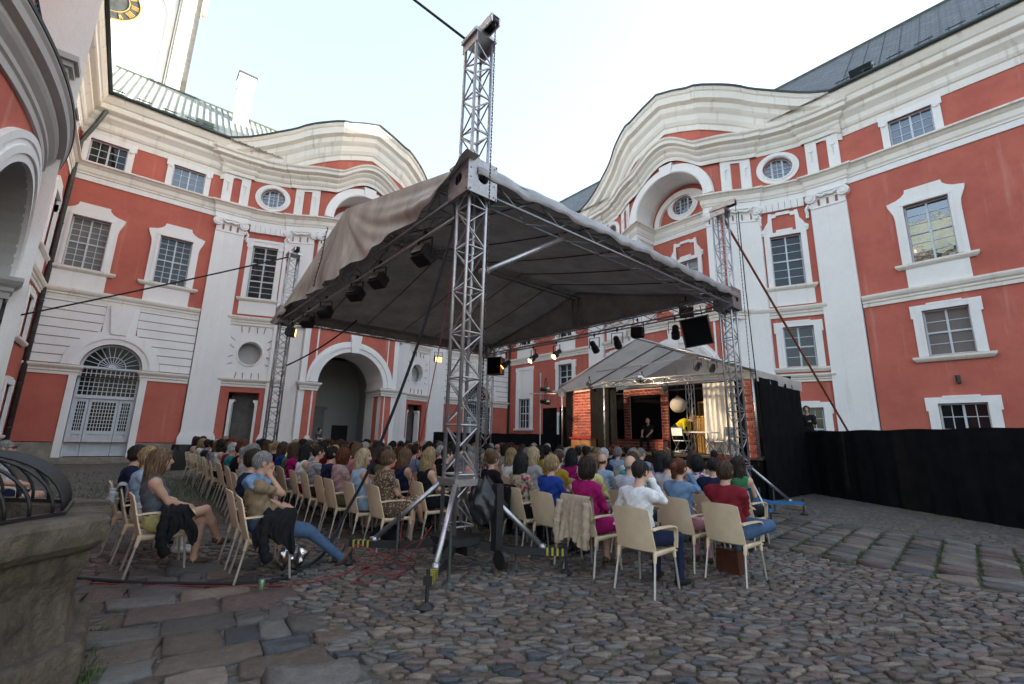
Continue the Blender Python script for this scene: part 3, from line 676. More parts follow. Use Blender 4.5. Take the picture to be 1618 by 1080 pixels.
        gl = MB(w.T); gl.add([(c+a+.1, dp+.02, 1.46), (c+b-.1, dp+.02, 1.46), (c+b-.1, dp+.02, 2.8), (c+a+.1, dp+.02, 2.8)], [(0,1,2,3)]); gl.build('door_pane', M['glass_d'], d)
        k = MB(w.T)
        for i in range(1, nx): x = c+a+.1+(b-a-.2)*i/nx; k.box(x-.012, x+.012, dp+.025, dp+.06, 1.46, 2.8)
        for i in range(1, 8): z = 1.46+1.34*i/8; k.box(c+a+.1, c+b-.1, dp+.026, dp+.058, z-.012, z+.012)
        k.build('door_bars', M['frame'], d)
    s = w.mb(); s.box(c-1.7, c+1.7, -.3, .35, 0, .26); w.put(s, 'door_step', M['plinth'])
    s = w.mb(); s.box(c-1.9, c+1.9, .35, .75, 0, .13); w.put(s, 'door_step', M['plinth'])
def drain(w, pts, r=.07):
    d = w.mb(); d.tube(pts, r, 8)
    for z in np.arange(1.5, 16, 1.9):
        p = pts[-1]; d.tube([(p[0], p[1], z), (p[0], p[1], z+.06)], r+.02, 8)
    w.put(d, 'drainpipe', M['pipe'], True)
# ---- wing facing the camera on the far side (portal arches at its foot)
Wl = Wing(lambda s, d, z: (9.97+s, 29-d, z), thing('palace_wing', 'red and white palace wing with open portal arch and pale green sheet roof', 'palace', (9.97, 29, 0))); Wl.tall = True; Wl.bars = (2, 4)
SL, SR = -13.87, 14.1
bay_upper(Wl, SL, SR)
straight(Wl, SL, -7.8, [-12.71, -9.34], ['glass_c', 'glass', 'glass', 'glass_b'], door=-10.88, ground='door'); arch_door(Wl, -10.88, SL, -7.8)
straight(Wl, 7.8, SR, [9.34, 12.71], ['glass'], door=11.0, ground='door'); arch_door(Wl, 11.0, 7.8, SR)
portal(Wl)
for sg in (-1, 1):
    c = 5.22*sg; a, b = (3.4, 6.5) if sg > 0 else (-6.5, -3.4)
    m = Wl.mb(); wall_sheet(m, a, b, 0, 4.06, [('r', c-.7, c+.7, 0, 3.7)], Dw, .35, reveal=.7); Wl.put(m, 'side_door_wall', M['red'])
    m = Wl.mb(); wall_sheet(m, a, b, 4.06, 8.0, [('o', c, 5.88, .58, .64)], Dw, .3, reveal=.6); Wl.put(m, 'oculus_wall', M['white'])
    F = Wl.frame_at(c)
    q = MB(F)
    for k in range(4):
        for dz, z0 in ((.34, 7.05), (-.34, 4.78)): q.bar((-.48+.32*k+(-.06 if k < 2 else .06)*(1 if dz > 0 else 1), .03, z0), ((-.48+.32*k)*(1.25), .03, z0+dz), .035, .03)
    for k in range(4):
        for sx in (-1, 1): q.bar((sx*.82, .03, 5.3+.42*k), (sx*1.06, .03, 5.3+.42*k+(.18 if k > 1 else -.12)), .035, .03)
    q.build('sunk_rays', M['groove'], Wl.root)
    q = MB(F); q.box(-.8, .8, -.04, .025, 5.08, 6.68) if False else None
    g = MB(F); ring(g, 0, 5.88, .6, .66, -.05, .05, 0, 360, 28, rzi=.66, rzo=.72); g.build('oculus_rim', M['white'], Wl.root)
    g = MB(F); g.box(-.9, .9, -.75, -.7, 5.1, 6.7); g.build('oculus_recess', M['grey_plaster'], Wl.root)
    i = Wl.mb(); sweep(i, [(s, Dw(s)) for s in np.linspace(a, b, 9)], [(o, 3.98+z) for o, z in P_IMP]); Wl.put(i, 'door_cornice', M['cream'])
    i = Wl.mb(); sweep(i, [(s, Dw(s)) for s in np.linspace(a, b, 9)], [(o, 7.45+z) for o, z in P_LOWSTR]); Wl.put(i, 'string_course', M['cream'])
    k = MB(F); k.box(-.72, .72, -.8, -.7, 0, 3.72); k.build('side_door', mat('grey_brown_door', (.10, .095, .088), .7, 0, 3, .25), Wl.root)
    k = MB(F)
    for sx in (-1, 1):
        k.prism([(sx*.7, 0), (sx*.56, 0), (sx*.56, 2.95), (sx*.53, 3.12), (sx*.45, 3.2), (sx*.45, 3.3), (sx*.7, 3.3)], -.5, -.12)
    k.build('door_corbel', M['white'], Wl.root)
# lobby behind the open portal
lb = Wl.mb()
lb.add([(-3.4,-5,0),(3.4,-5,0),(3.4,-5,7),(-3.4,-5,7)], [(0,1,2,3)]); lb.add([(-3.4,-.2,0),(-3.4,-5,0),(-3.4,-5,7),(-3.4,-.2,7)], [(0,1,2,3)]); lb.add([(3.4,-5,0),(3.4,-.2,0),(3.4,-.2,7),(3.4,-5,7)], [(0,1,2,3)])
A = arc(0, 4.4, 3.4, 180, 0, 16)
for p, t in zip(A, A[1:]): lb.add([(p[0],-5,p[1]),(p[0],-.25,p[1]),(t[0],-.25,t[1]),(t[0],-5,t[1])], [(0,1,2,3)])
for sx in (-1, 1): lb.add([(sx*1.95,-.2,0),(sx*3.4,-.2,0),(sx*3.4,-.2,7.4),(sx*1.95,-.2,7.4)], [(0,1,2,3)[::sx]])
Wl.put(lb, 'lobby', M['grey_plaster'])
q = Wl.mb(); q.box(-1.2, .9, -5.02, -4.9, 0, 3.3); q.box(-1.35, 1.05, -5.02, -4.85, 3.3, 3.5); q.box(-.17, -.13, -4.9, -4.87, 0, 3.3); Wl.put(q, 'lobby_door', mat('grey_door_paint', (.28,.285,.27), .6, 0, 2, .15))
q = Wl.mb(); q.box(1.55, 2.7, -5.02, -4.93, 0, 2.2); Wl.put(q, 'dark_doorway', M['black'])  # black slab on the wall, the opening's shade painted as its colour
ro, dr = roofing(Wl, SL, 22, 'sheet')
for k in range(92):
    s = SL+.3+k*.345; q = MB(Wl.T)
    for (d0, z0), (d1, z1) in zip(dr, dr[1:]): q.bar((s, d0, z0+.03), (s, d1, z1+.03), .028, .06)
    q.build('standing_seam', M['seam'], ro)
for s in (-12.9, -11.8, -10.7, -9.7, -8.9):
    q = MB(Wl.T)
    for dz in (0, .16): q.tube([(s-.32, .33-.25*dz, 18.5+dz), (s+.32, .33-.25*dz, 18.5+dz)], .022, 5)
    for x in (-.2, .2): q.bar((s+x, .4, 18.3), (s+x, .25, 18.75), .03, .03)
    q.build('snow_guard', M['flash'], ro)
q = MB(Wl.T); q.obox((-9.1, -.25, 19.05), (.42, 0, 0), (0, .3, -.2), (0, .08, .12)); q.build('roof_hatch', M['roof_green'], ro)
drain(Wl, [(14.02, .85, 18.0), (14.0, .12, 16.9), (14.0, .12, .2)], .09)
ch = thing('chimney', 'white rendered chimney stack standing on the pale green roof', 'chimney', (2.9, 33.3, 21))
q = MB(); q.box(2.45, 3.3, 32.9, 33.7, 21.2, 25.2); q.build('stack', M['white'], ch); q = MB(); q.box(2.36, 3.39, 32.8, 33.8, 25.2, 25.95); q.build('cap', M['white'], ch)
q = MB(); q.box(2.3, 3.45, 32.74, 33.86, 25.95, 26.05); q.build('cover_plate', M['pipe'], ch)
# ---- wing behind the stage
Wr = Wing(lambda s, d, z: (24.07-d, 12.45-s, z), thing('palace_wing', 'red and white palace wing rising behind the stage under a dark slate roof', 'palace', (24.07, 12.45, 0))); Wr.tall = False; Wr.bars = (1, 3)
SL2, SR2 = -16.53, 46
bay_upper(Wr, SL2, SR2)
straight(Wr, 7.8, SR2, [10.34], ['glass_r', 'glass_b']); straight(Wr, SL2, -7.8, [-14.55, -10.07], ['glass', 'glass_b'], blank=-14.55)
portal(Wr, open_=False)
q = Wr.mb(); q.add([(-2.3,.7,0),(2.3,.7,0),(2.3,.7,7),(-2.3,.7,7)], [(0,1,2,3)]); Wr.put(q, 'portal_back', M['red'])
q = Wr.mb(); ring(q, 0, 4.45, 1.1, 1.35, .65, .85, 0, 180, 20); Wr.put(q, 'inner_arch', M['white'])
for sg in (-1, 1):
    c = 5.3*sg; a, b = (3.4, 6.5) if sg > 0 else (-6.5, -3.4)
    m = Wr.mb(); wall_sheet(m, a, b, 0, 8.0, [('r', c-.62, c+.62, 5.1, 7.03), ('r', c-.62, c+.62, 1.3, 3.22)], Dw, .35); Wr.put(m, 'bay_wall', M['red'])
    F = Wr.frame_at(c)
    window(Wr, F, .62, 5.1, 7.03, 'plain', 'glass', 2, 2, (1, 2)); window(Wr, F, .62, 1.3, 3.22, 'plain', 'glass', 2, 2, (2, 2), sill=False)
    for z0 in (7.5, 4.4):
        i = Wr.mb(); sweep(i, [(s, Dw(s)) for s in np.linspace(a, b, 9)], [(o, z0+z*(1 if z0 > 5 else .7)) for o, z in P_LOWSTR]); Wr.put(i, 'string_course', M['cream'])
ro, dr = roofing(Wr, -22, SR2, 'slate')
for k in range(10):
    s = 8.3+k*.98; q = MB(Wr.T)
    for dz in (0, .2): q.tube([(s-.3, .3-.25*dz, 18.55+dz), (s+.3, .3-.25*dz, 18.55+dz)], .025, 5)
    for x in (-.18, .18): q.bar((s+x, .4, 18.35), (s+x, .2, 18.85), .035, .035)
    q.build('snow_guard', M['flash'], ro)
for k in range(26):
    s = 8+k*.37; q = MB(Wr.T); q.bar((s, -1.2, 19.64), (s+.0, -6, 24.93), .02, .03); q.build('lead_strip', M['flash'], ro) if k % 2 == 0 else None
q = MB(Wr.T); q.obox((9.0, -.1, 19.05), (.45, 0, 0), (0, .25, -.18), (0, .06, .1)); q.build('skylight', M['frame'], ro)
q = MB(Wr.T); q.obox((9.0, .0, 18.98), (.42, 0, 0), (0, .2, -.15), (0, .12, .16)); q.build('skylight_base', M['flash'], ro)
q = Wr.mb(); q.tube([(10.36, .02, 4.03), (10.36, .16, 4.05), (10.36, .2, 4.28)], .075, 8); Wr.put(q, 'wall_lamp', M['pipe'])
# ---- wing on the near side, seen at a slant
VC = 12.2; DK[0] = .78
Ww = Wing(lambda s, d, z: (-3.9+d, VC+s, z), thing('palace_wing', 'near palace wing seen at a slant with dark portal arch and convex balcony', 'palace', (-3.9, VC, 0))); Ww.tall = False; Ww.bars = (2, 4); Ww.near = False
WR = 29-VC
bay_upper(Ww, -10, WR)
straight(Ww, 7.8, WR, [10.2, 14.75], ['glass_c', 'glass'])
cv = lambda s: 1.66-.042*s*s
m = Ww.mb(); wall_sheet(m, -3.0, 3.0, 0, 7.3, [('a', -1.75, 1.75, 0, 4.7)], cv, .3, reveal=1.6, rmi=1); Ww.put(m, 'portal_wall', [M['red'], M['grey_plaster']])
m = Ww.mb(); path = [(-3.05, .8)]+[(s, cv(s)) for s in np.linspace(-3.0, 3.0, 25)]+[(3.05, .8)]
PB = [(0,0),(.06,0),(.06,.16),(.1,.2),(.1,.3),(.18,.4),(.22,.48),(.22,.56),(.34,.62),(.36,.76),(.40,.82),(.40,.86),(0,.88)]
sweep(m, path, [(o, 7.2+z) for o, z in PB]); Ww.put(m, 'balcony_slab', M['grey_plaster'])
m = Ww.mb(); sweep(m, path, [(.2, 8.085), (.42, 8.06), (.43, 8.12), (0, 8.14), (-1, 8.14)]); Ww.put(m, 'balcony_flashing', M['flash'])
m = Ww.mb(); n = 30
for r0, r1, h in ((1.75, 2.3, .08), (1.92, 2.06, .12), (2.18, 2.32, .11)):
    A, B = arc(0, 4.7, r0, 0, 180, n), arc(0, 4.7, r1, 0, 180, n)
    for i in range(n):
        a, b, c, d = A[i], A[i+1], B[i+1], B[i]
        V = [(p[0], cv(p[0])+h, p[1]) for p in (a, d, c, b)]; V += [(p[0], cv(p[0])-.02, p[1]) for p in (a, d, c, b)]
        m.add(V, [(0,1,2,3),(1,5,6,2),(0,3,7,4)])
Ww.put(m, 'archivolt', M['white'])
for sg in (-1, 1):
    i = Ww.mb(); P = [(sg*3.0, cv(3)), (sg*2.3, cv(2.3)+.02), (sg*1.75, cv(1.75)+.02), (sg*1.75, .4)]
    if sg > 0: P = P[::-1]
    sweep(i, P, [(o, 4.2+z) for o, z in P_IMP]); Ww.put(i, 'impost', M['grey_plaster'])
    j = Ww.mb(); wall_sheet(j, *sorted((sg*1.76, sg*2.35)), 0, 4.2, [], lambda s: cv(s)+.03, .3); Ww.put(j, 'portal_pier', M['white'])
    b = Ww.mb(); x0, x1 = sorted((sg*1.75, sg*2.2)); 
    for k, (o, z0, z1) in enumerate(((.0, 8.1, 9.8), (.08, 9.8, 9.92), (.16, 9.92, 10.05), (.24, 10.05, 10.2))): b.box(x0-o, x1+o, .9, 1.5+o, z0, z1)
    Ww.put(b, 'balcony_pedestal', M['grey_plaster'])
rl = Ww.mb(); iron = mat('wrought_iron', (.03, .03, .035), .5, .4, 8, .2)
for z in (8.4, 9.95): rl.tube([(s, 1.25, z) for s in (-1.75, 1.75)], .03, 6)
rng2 = random.Random(3)
for k in range(24):
    s = -1.66+k*.144; rl.tube([(s, 1.25, 8.4), (s, 1.25, 9.95)], .014, 4)
    for z in (8.7, 9.1, 9.5): rl.tube([(s+.07*math.cos(t), 1.27, z+.15*math.sin(t)) for t in np.linspace(0, 5.2, 9)], .016, 4)
Ww.put(rl, 'balcony_railing', iron)
m = Ww.mb(); m.add([(-3, -1.2, 0), (3, -1.2, 0), (3, -1.2, 7.2), (-3, -1.2, 7.2)], [(0,1,2,3)]); Ww.put(m, 'portal_back', M['grey_plaster'])
for sg in (-1, 1):
    c = 5.3*sg; a, b = (3.0, 6.5) if sg > 0 else (-6.5, -3.0)
    m = Ww.mb(); wall_sheet(m, a, b, 0, 8.0, [], Dw, .35); Ww.put(m, 'bay_wall', M['red'])
m = Ww.mb(); wall_sheet(m, -10, -7.8, 0, 16.1, [], None); Ww.put(m, 'wall', M['red'])
roofing(Ww, -10, WR+3, 'sheet')
drain(Ww, [(WR-.55, 1.05, 18.1), (WR-.25, .45, 16.3), (WR-.12, .12, 15.4), (WR-.12, .12, .2)], .1)
DK[0] = 1.0
# ---- clock tower behind the far roof
ct = thing('clock_tower', 'white clock tower with dark gilded dial rising behind the pale green roof', 'tower', (-4.4, 40.5, 0))
q = MB(); q.box(-8.6, -.85, 37, 44, 0, 40); q.build('shaft', M['white'], ct)
q = MB(); q.box(-1.45, -.7, 36.8, 37.4, 0, 38); q.box(-8.7, -7.9, 36.8, 37.4, 0, 38); q.build('corner_pilaster', M['white'], ct)
q = MB()
A = arc(-4.6, 30.5, 2.6, 0, 180, 20)
ring_pts = [(-2.0, 24)]+[(x, z) for x, z in A]+[(-7.2, 24)]
for p, t in zip(ring_pts, ring_pts[1:]): q.bar((p[0], 36.95, p[1]), (t[0], 36.95, t[1]), .16, .16, up=(0, 1, 0))
q.build('panel_moulding', M['white'], ct)
q = MB(); q.tube([(-1.62, 36.85, 24), (-1.62, 36.85, 38)], .07, 6); q.build('drainpipe', M['pipe'], ct)
q = MB(); q.box(-9.0, -.35, 36.4, 44.4, 38, 38.5); q.box(-9.3, 0, 36.1, 44.7, 38.5, 39.2); q.build('cornice', M['cream'], ct)
q = MB(); q.box(-.66, -.36, 37.1, 37.5, 26.4, 38); q.box(-.85, -.36, 37.5, 44, 26.4, 26.8); q.build('side_gutter', M['pipe'], ct)
def dial(cx, cz, v, r):
    q = MB(); q.prism(arc(cx, cz, r+.22, 0, 360, 40)[:-1], v, v+.1); q.build('dial_rim', M['white'], ct)
    q = MB(); q.prism(arc(cx, cz, r, 0, 360, 40)[:-1], v-.03, v); d = q.build('dial', mat('dial_dark', (.045, .05, .05), .5, 0, 3, .5), ct)
    gold = mat('gilding', (.62, .42, .13), .35, .6, 6, .2)
    g = MB(lambda a, b, z: (a, v-.05-b, z)); ring(g, cx, cz, r-.06, r, 0, .03, n=40); ring(g, cx, cz, r*.6, r*.63, 0, .03, n=36)
    num = ['XII', 'I', 'II', 'III', 'IIII', 'V', 'VI', 'VII', 'VIII', 'IX', 'X', 'XI']
    for k, t in enumerate(num):
        a = R_(90-30*k); e = Vector((math.cos(a), math.sin(a))); n = Vector((e.y, -e.x)); ws = {'I': .13, 'V': .24, 'X': .24}; tot = sum(ws[c] for c in t)*r*.55; x = -tot/2
        for c in t:
            wd = ws[c]*r*.55; x0 = x+wd*.15; x1 = x+wd*.85; xm = (x0+x1)/2; x += wd
            P = lambda xx, rr: (cx+e.x*rr*r+n.x*xx, .012, cz+e.y*rr*r+n.y*xx)
            L = {'I': [((xm, .67), (xm, .91))], 'V': [((x0, .91), (xm, .67)), ((x1, .91), (xm, .67))], 'X': [((x0, .91), (x1, .67)), ((x1, .91), (x0, .67))]}[c]
            for p, s in L: g.bar(P(*p), P(*s), .05*r/1.3, .03, up=(0, 1, 0))
    for a, L, wd in ((R_(90-30*7.6), .55, .09), (R_(90-6*38), .8, .06)): g.bar((cx, .03, cz), (cx+math.cos(a)*L*r, .03, cz+math.sin(a)*L*r), wd, .02, up=(0, 1, 0))
    g.build('dial_figures', gold, d)
dial(-5.1, 30.1, 36.98, 1.58)
# ================================================================ ground
def ground_mat():
    m = mat('packed_earth', (.105,.084,.062), .95, 0, 1.3, .35, 0, 25); nt = m.node_tree; b = nt.nodes['Principled BSDF']; tc = [n for n in nt.nodes if n.type == 'TEX_COORD'][0]; old = b.inputs['Base Color'].links[0].from_socket
    mp = nt.nodes.new('ShaderNodeMapping'); mp.inputs['Scale'].default_value = (1, 1.7, 1); nt.links.new(tc.outputs['Object'], mp.inputs[0])
    v = nt.nodes.new('ShaderNodeTexVoronoi'); v.inputs['Scale'].default_value = 4.2; nt.links.new(mp.outputs[0], v.inputs['Vector'])
    v2 = nt.nodes.new('ShaderNodeTexVoronoi'); v2.feature = 'DISTANCE_TO_EDGE'; v2.inputs['Scale'].default_value = 4.2; nt.links.new(mp.outputs[0], v2.inputs['Vector'])
    r = nt.nodes.new('ShaderNodeValToRGB'); r.color_ramp.elements[0].position = .0; r.color_ramp.elements[1].position = 1; r.color_ramp.elements[0].color = (.075,.08,.085,1); r.color_ramp.elements[1].color = (.15,.125,.105,1)
    sx = nt.nodes.new('ShaderNodeSeparateColor'); nt.links.new(v.outputs['Color'], sx.inputs[0]); nt.links.new(sx.outputs[0], r.inputs[0])
    mr = nt.nodes.new('ShaderNodeMapRange'); mr.inputs['From Min'].default_value = .03; mr.inputs['From Max'].default_value = .12; nt.links.new(v2.outputs['Distance'], mr.inputs['Value'])
    mx = nt.nodes.new('ShaderNodeMix'); mx.data_type = 'RGBA'; nt.links.new(mr.outputs[0], mx.inputs[0]); nt.links.new(old, mx.inputs[6]); nt.links.new(r.outputs[0], mx.inputs[7])
    # moss between the stones, mostly in patches
    n = nt.nodes.new('ShaderNodeTexNoise'); n.inputs['Scale'].default_value = .35; n.inputs['Detail'].default_value = 5; nt.links.new(tc.outputs['Object'], n.inputs['Vector'])
    g = nt.nodes.new('ShaderNodeMapRange'); g.inputs['From Min'].default_value = .54; g.inputs['From Max'].default_value = .66; g.inputs['To Max'].default_value = .55; nt.links.new(n.outputs['Fac'], g.inputs['Value'])
    m3 = nt.nodes.new('ShaderNodeMix'); m3.data_type = 'RGBA'; nt.links.new(g.outputs[0], m3.inputs[0]); nt.links.new(mx.outputs[2], m3.inputs[6]); m3.inputs[7].default_value = (.075,.085,.035,1)
    nt.links.new(m3.outputs[2], b.inputs['Base Color'])
    bp = nt.nodes.new('ShaderNodeBump'); bp.inputs['Strength'].default_value = .8; bp.inputs['Distance'].default_value = .03; nt.links.new(mr.outputs[0], bp.inputs['Height'])
    n2 = nt.nodes.new('ShaderNodeTexNoise'); n2.inputs['Scale'].default_value = 30; n2.inputs['Detail'].default_value = 5; nt.links.new(tc.outputs['Object'], n2.inputs['Vector'])
    b2 = nt.nodes.new('ShaderNodeBump'); b2.inputs['Strength'].default_value = .5; b2.inputs['Distance'].default_value = .02; nt.links.new(n2.outputs['Fac'], b2.inputs['Height']); nt.links.new(bp.outputs[0], b2.inputs['Normal'])
    nt.links.new(b2.outputs[0], b.inputs['Normal']); return m
q = MB(); q.add([(-120,-120,-.012),(160,-120,-.012),(160,160,-.012),(-120,160,-.012)], [(0,1,2,3)])
ground = q.build('ground', ground_mat()); ground['kind'] = 'structure'; ORG['ground'] = (0, 0, 0)
def stonemat(n, c, c2, amt=.28): return per_object(mat(n, tuple(.74*a for a in c), .62, 0, 14, .3, .55, 45, .5, 6, None, False, tuple(.74*a for a in c2)), amt)
STONES = [stonemat('stone_slate_grey', (.13,.118,.105), (.085,.077,.068)), stonemat('stone_brown', (.15,.113,.085), (.092,.07,.055)), stonemat('stone_tan', (.24,.19,.15), (.155,.125,.10)), stonemat('stone_dark_blue', (.075,.08,.088), (.05,.054,.06)), stonemat('stone_reddish', (.17,.115,.098), (.11,.078,.07)), stonemat('stone_grey', (.17,.163,.15), (.115,.108,.098))]
def pebble(poly, zt, dome, mb, mi=0, rnd=1):
    """one set stone: rounded outline, worn top"""
    P = [np.array(p) for p in poly]
    for _ in range(rnd):
        Q = []
        for i in range(len(P)):
            a, b = P[i], P[(i+1) % len(P)]
            if np.hypot(*(b-a)) > .03: Q += [a*.84+b*.16, a*.16+b*.84]
            else: Q.append((a+b)/2)
        P = Q
    n = len(P)
    if n < 3: return
    c = sum(P)/n; V = []
    tx, ty = rng.normal(0, .07, 2)
    for f, z in ((1.0, -.02), (.99, zt*.6), (.93, zt), (.5, zt+dome)):
        for p in P:
            e = c+(p-c)*f; V.append((e[0], e[1], z+(tx*(e[0]-c[0])+ty*(e[1]-c[1]) if f < .99 else 0)+(rng.normal(0, .003) if f < .9 else 0)))
    V.append((c[0], c[1], zt+dome*1.15)); F = []
    for k in range(3):
        for i in range(n): F.append((k*n+i, k*n+(i+1) % n, (k+1)*n+(i+1) % n, (k+1)*n+i))
    F += [(3*n+i, 3*n+(i+1) % n, 4*n) for i in range(n)]
    mb.add(V, F, mi)
def clip(poly, a, b):
    """half plane nearer to a than to b"""
    m = (a+b)/2; d = b-a; out = []
    for i in range(len(poly)):
        p, q_ = poly[i], poly[(i+1) % len(poly)]; u, v = (p-m)@d, (q_-m)@d
        if u <= 0: out.append(p)
        if u*v < 0: out.append(p+(q_-p)*(u/(u-v)))
    return out
CAMF = np.array([.642, .766])
def inview(p, marg=1.12):
    d = p@CAMF; s = p[0]*CAMF[1]-p[1]*CAMF[0]
    return d > 1.9 and abs(s) < d*1.137*marg+.2
def flag_area(x, y): return x < 1.42-.13*(y-4.2)+.12*math.sin(3.1*y) and y < 6.7
def sett_area(x, y): return 7.72+.09*math.sin(y*5) < x < 11.15 and y < 4.6
def in_fountain(x, y): return max(abs(x+1.03), abs(y-4.56), (abs(x+1.03)+abs(y-4.56))/1.41) < 1.06
def voronoi_stones(x0, x1, y0, y1, cw, chh, ang, keep, gap):
    ca, sa = math.cos(ang), math.sin(ang); sites = {}; L = []
    ext = max(x1-x0, y1-y0)*1.5; cx, cy = (x0+x1)/2, (y0+y1)/2; ni, nj = int(ext/cw), int(ext/chh)
    for j in range(nj):
        for i in range(ni):
            u = (i+.5*(j % 2)+rng.uniform(-.46, .46))*cw-ext/2; v = (j+rng.uniform(-.46, .46))*chh-ext/2
            sites[i, j] = np.array([u/cw, v/chh])
    out = []
    for (i, j), s in sites.items():
        u, v = s[0]*cw, s[1]*chh; x, y = cx+u*ca-v*sa, cy+u*sa+v*ca
        if not (x0 < x < x1 and y0 < y < y1) or not keep(x, y): continue
        P = [s+np.array(d) for d in ((-1.6,-1.6),(1.6,-1.6),(1.6,1.6),(-1.6,1.6))]
        for di in (-2,-1,0,1,2):
            for dj in (-2,-1,0,1,2):
                t = sites.get((i+di, j+dj))
                if t is not None and (di or dj): P = clip(P, s, t)
                if not P: break
        if len(P) < 3: continue
        W = []
        for p in P:
            pu, pv = p[0]*cw, p[1]*chh; W.append(np.array([cx+pu*ca-pv*sa, cy+pu*sa+pv*ca]))
        c = sum(W)/len(W); W = [c+(p-c)*max(.45, 1-gap/max(.02, np.hypot(*(p-c)))) for p in W]
        out.append((c, W))
    return out
ALLST = []
kp = lambda x, y: inview(np.array([x, y])) and not flag_area(x, y) and not sett_area(x, y) and not in_fountain(x, y)
for c, W in voronoi_stones(-1, 9.2, -2.5, 8.2, .152, .076, R_(-38), kp, .008):
    if rng.random() < .09: continue
    gp = rng.choice([0, .05, .1, .16, .3]); W = [c+(p-c)*(1-gp)+rng.normal(0, .006, 2) for p in W]
    ALLST.append(('cobblestone', c, W, rng.uniform(.006, .016), .003, 1, rng.choice(6, p=[.14,.40,.15,.06,.10,.15])))
# sawn setts of the cross path, in lanes with grassed joints
y = -3.6
while y < 4.6:
    w_ = .40; x = 7.7+rng.uniform(0, .15)
    while x < 11.15:
        L = rng.uniform(.22, .36); c = np.array([x+L/2, y+w_/2+.09*(x-7.7)])
        if sett_area(c[0], c[1]-.0) and inview(c):
            g = .028; j = lambda: rng.uniform(-.012, .012); b = .09
            W = [np.array([x+g+j(), y+.02+b*(x-7.7)+j()]), np.array([x+L-g+j(), y+.02+b*(x+L-7.7)+j()]), np.array([x+L-g+j(), y+w_-.02+b*(x+L-7.7)+j()]), np.array([x+g+j(), y+w_-.02+b*(x-7.7)+j()])]
            ALLST.append(('sett', c, W, rng.uniform(.022, .038), .007, 1, rng.choice(6, p=[.2,.12,.24,.06,.08,.3])))
        x += L
    y += w_
# worn flagstones beside the fountain
y = 1.9
while y < 6.7:
    hgt = rng.uniform(.26, .5); x = -.6+rng.uniform(-.3, 0)
    while x < 2.0:
        L = rng.uniform(.3, .68); c = np.array([x+L/2, y+hgt/2])
        if flag_area(*c) and not in_fountain(*c) and inview(c, 1.25):
            sub = [(x, y, L, hgt)] if rng.random() > .25 else [(x, y, L*.55, hgt), (x+L*.55, y, L*.45, hgt)]
            for X, Y, l, h in sub:
                j = lambda s=.03: rng.uniform(-s, s); g = .011
                W = [np.array([X+g+j(), Y+g+j()]), np.array([X+l*.5, Y+g+j(.02)]), np.array([X+l-g+j(), Y+g+j()]), np.array([X+l-g+j(.02), Y+h*.5]), np.array([X+l-g+j(), Y+h-g+j()]), np.array([X+l*.45, Y+h-g+j(.02)]), np.array([X+g+j(), Y+h-g+j()])]
                sh = -.18*(0); W = [np.array([p[0]+.12*(p[1]-4), p[1]-.16*(p[0]-.7)]) for p in W]
                cc = sum(W)/len(W)
                if not in_fountain(*cc): ALLST.append(('flagstone', cc, W, .014, .003, 0, rng.choice(6, p=[.28,.16,.05,.05,.06,.40])))
        x += L
    y += hgt
def shown(s):
    c, W = s[1], s[2]; A = abs(sum(W[i][0]*W[(i+1) % len(W)][1]-W[(i+1) % len(W)][0]*W[i][1] for i in range(len(W))))/2
    d = max(1.2, c@CAMF); return A/d**3*(1 if inview(c, 1.0) else .05)
for kind in ('cobblestone', 'sett', 'flagstone'):
    S = sorted([s for s in ALLST if s[0] == kind], key=shown, reverse=True)
    for s in S[:300]:
        q = MB(); pebble(s[2], s[3]+rng.uniform(-.004, .006), s[4], q, 0, s[5]); q.build(kind, STONES[s[6]], ground, True)
    rest = MB()
    for s in S[300:]: pebble(s[2], s[3]+rng.uniform(-.004, .006), s[4], rest, int(s[6]), s[5])
    if rest.f: o = rest.build(kind+'_paving', STONES, ground, True); o['kind'] = 'stuff'
# grass in joints and patches
gm = mat('joint_grass', (.075,.125,.03), .9, 0, 6, .4)
def tufts(name, pts, hmin, hmax, per):
    V = []; F = []
    for x, y, sp in pts:
        for _ in range(per):
            a = rng.uniform(0, 6.28); px, py = x+rng.normal(0, sp), y+rng.normal(0, sp); h = rng.uniform(hmin, hmax); w = .004+.05*h; l = rng.normal(0, .4, 2)*h; n = len(V)
            V += [(px-w*math.cos(a), py-w*math.sin(a), -.01), (px+w*math.cos(a), py+w*math.sin(a), -.01), (px+l[0], py+l[1], h)]; F.append((n, n+1, n+2))
    me = bpy.data.meshes.new(name); me.from_pydata(V, [], F); me.materials.append(gm); o = bpy.data.objects.new(name, me); COL.objects.link(o); o['kind'] = 'stuff'; return o
tufts('joint_grass', [(x, yy+.09*(x-7.7), .012) for yy in np.arange(-3.6, 4.6, .40) for x in np.arange(7.75, 11.1, .06) if rng.random() < .75], .012, .045, 6)
pt = [(rng.normal(1.2, 1.6), rng.normal(15.5, 3.0), .25) for _ in range(420)]
tufts('grass_patch', [p for p in pt if p[0] > -3], .02, .09, 14)
pt = []
for s in ALLST:
    if s[0] != 'sett' and rng.random() < .10: p = s[2][0]; pt.append((p[0], p[1], .02))
for t in np.linspace(0, 1, 60): pt.append((.06+rng.normal(0, .03), 4.1+1.0*t, .03))
tufts('weeds', pt, .012, .04, 8)
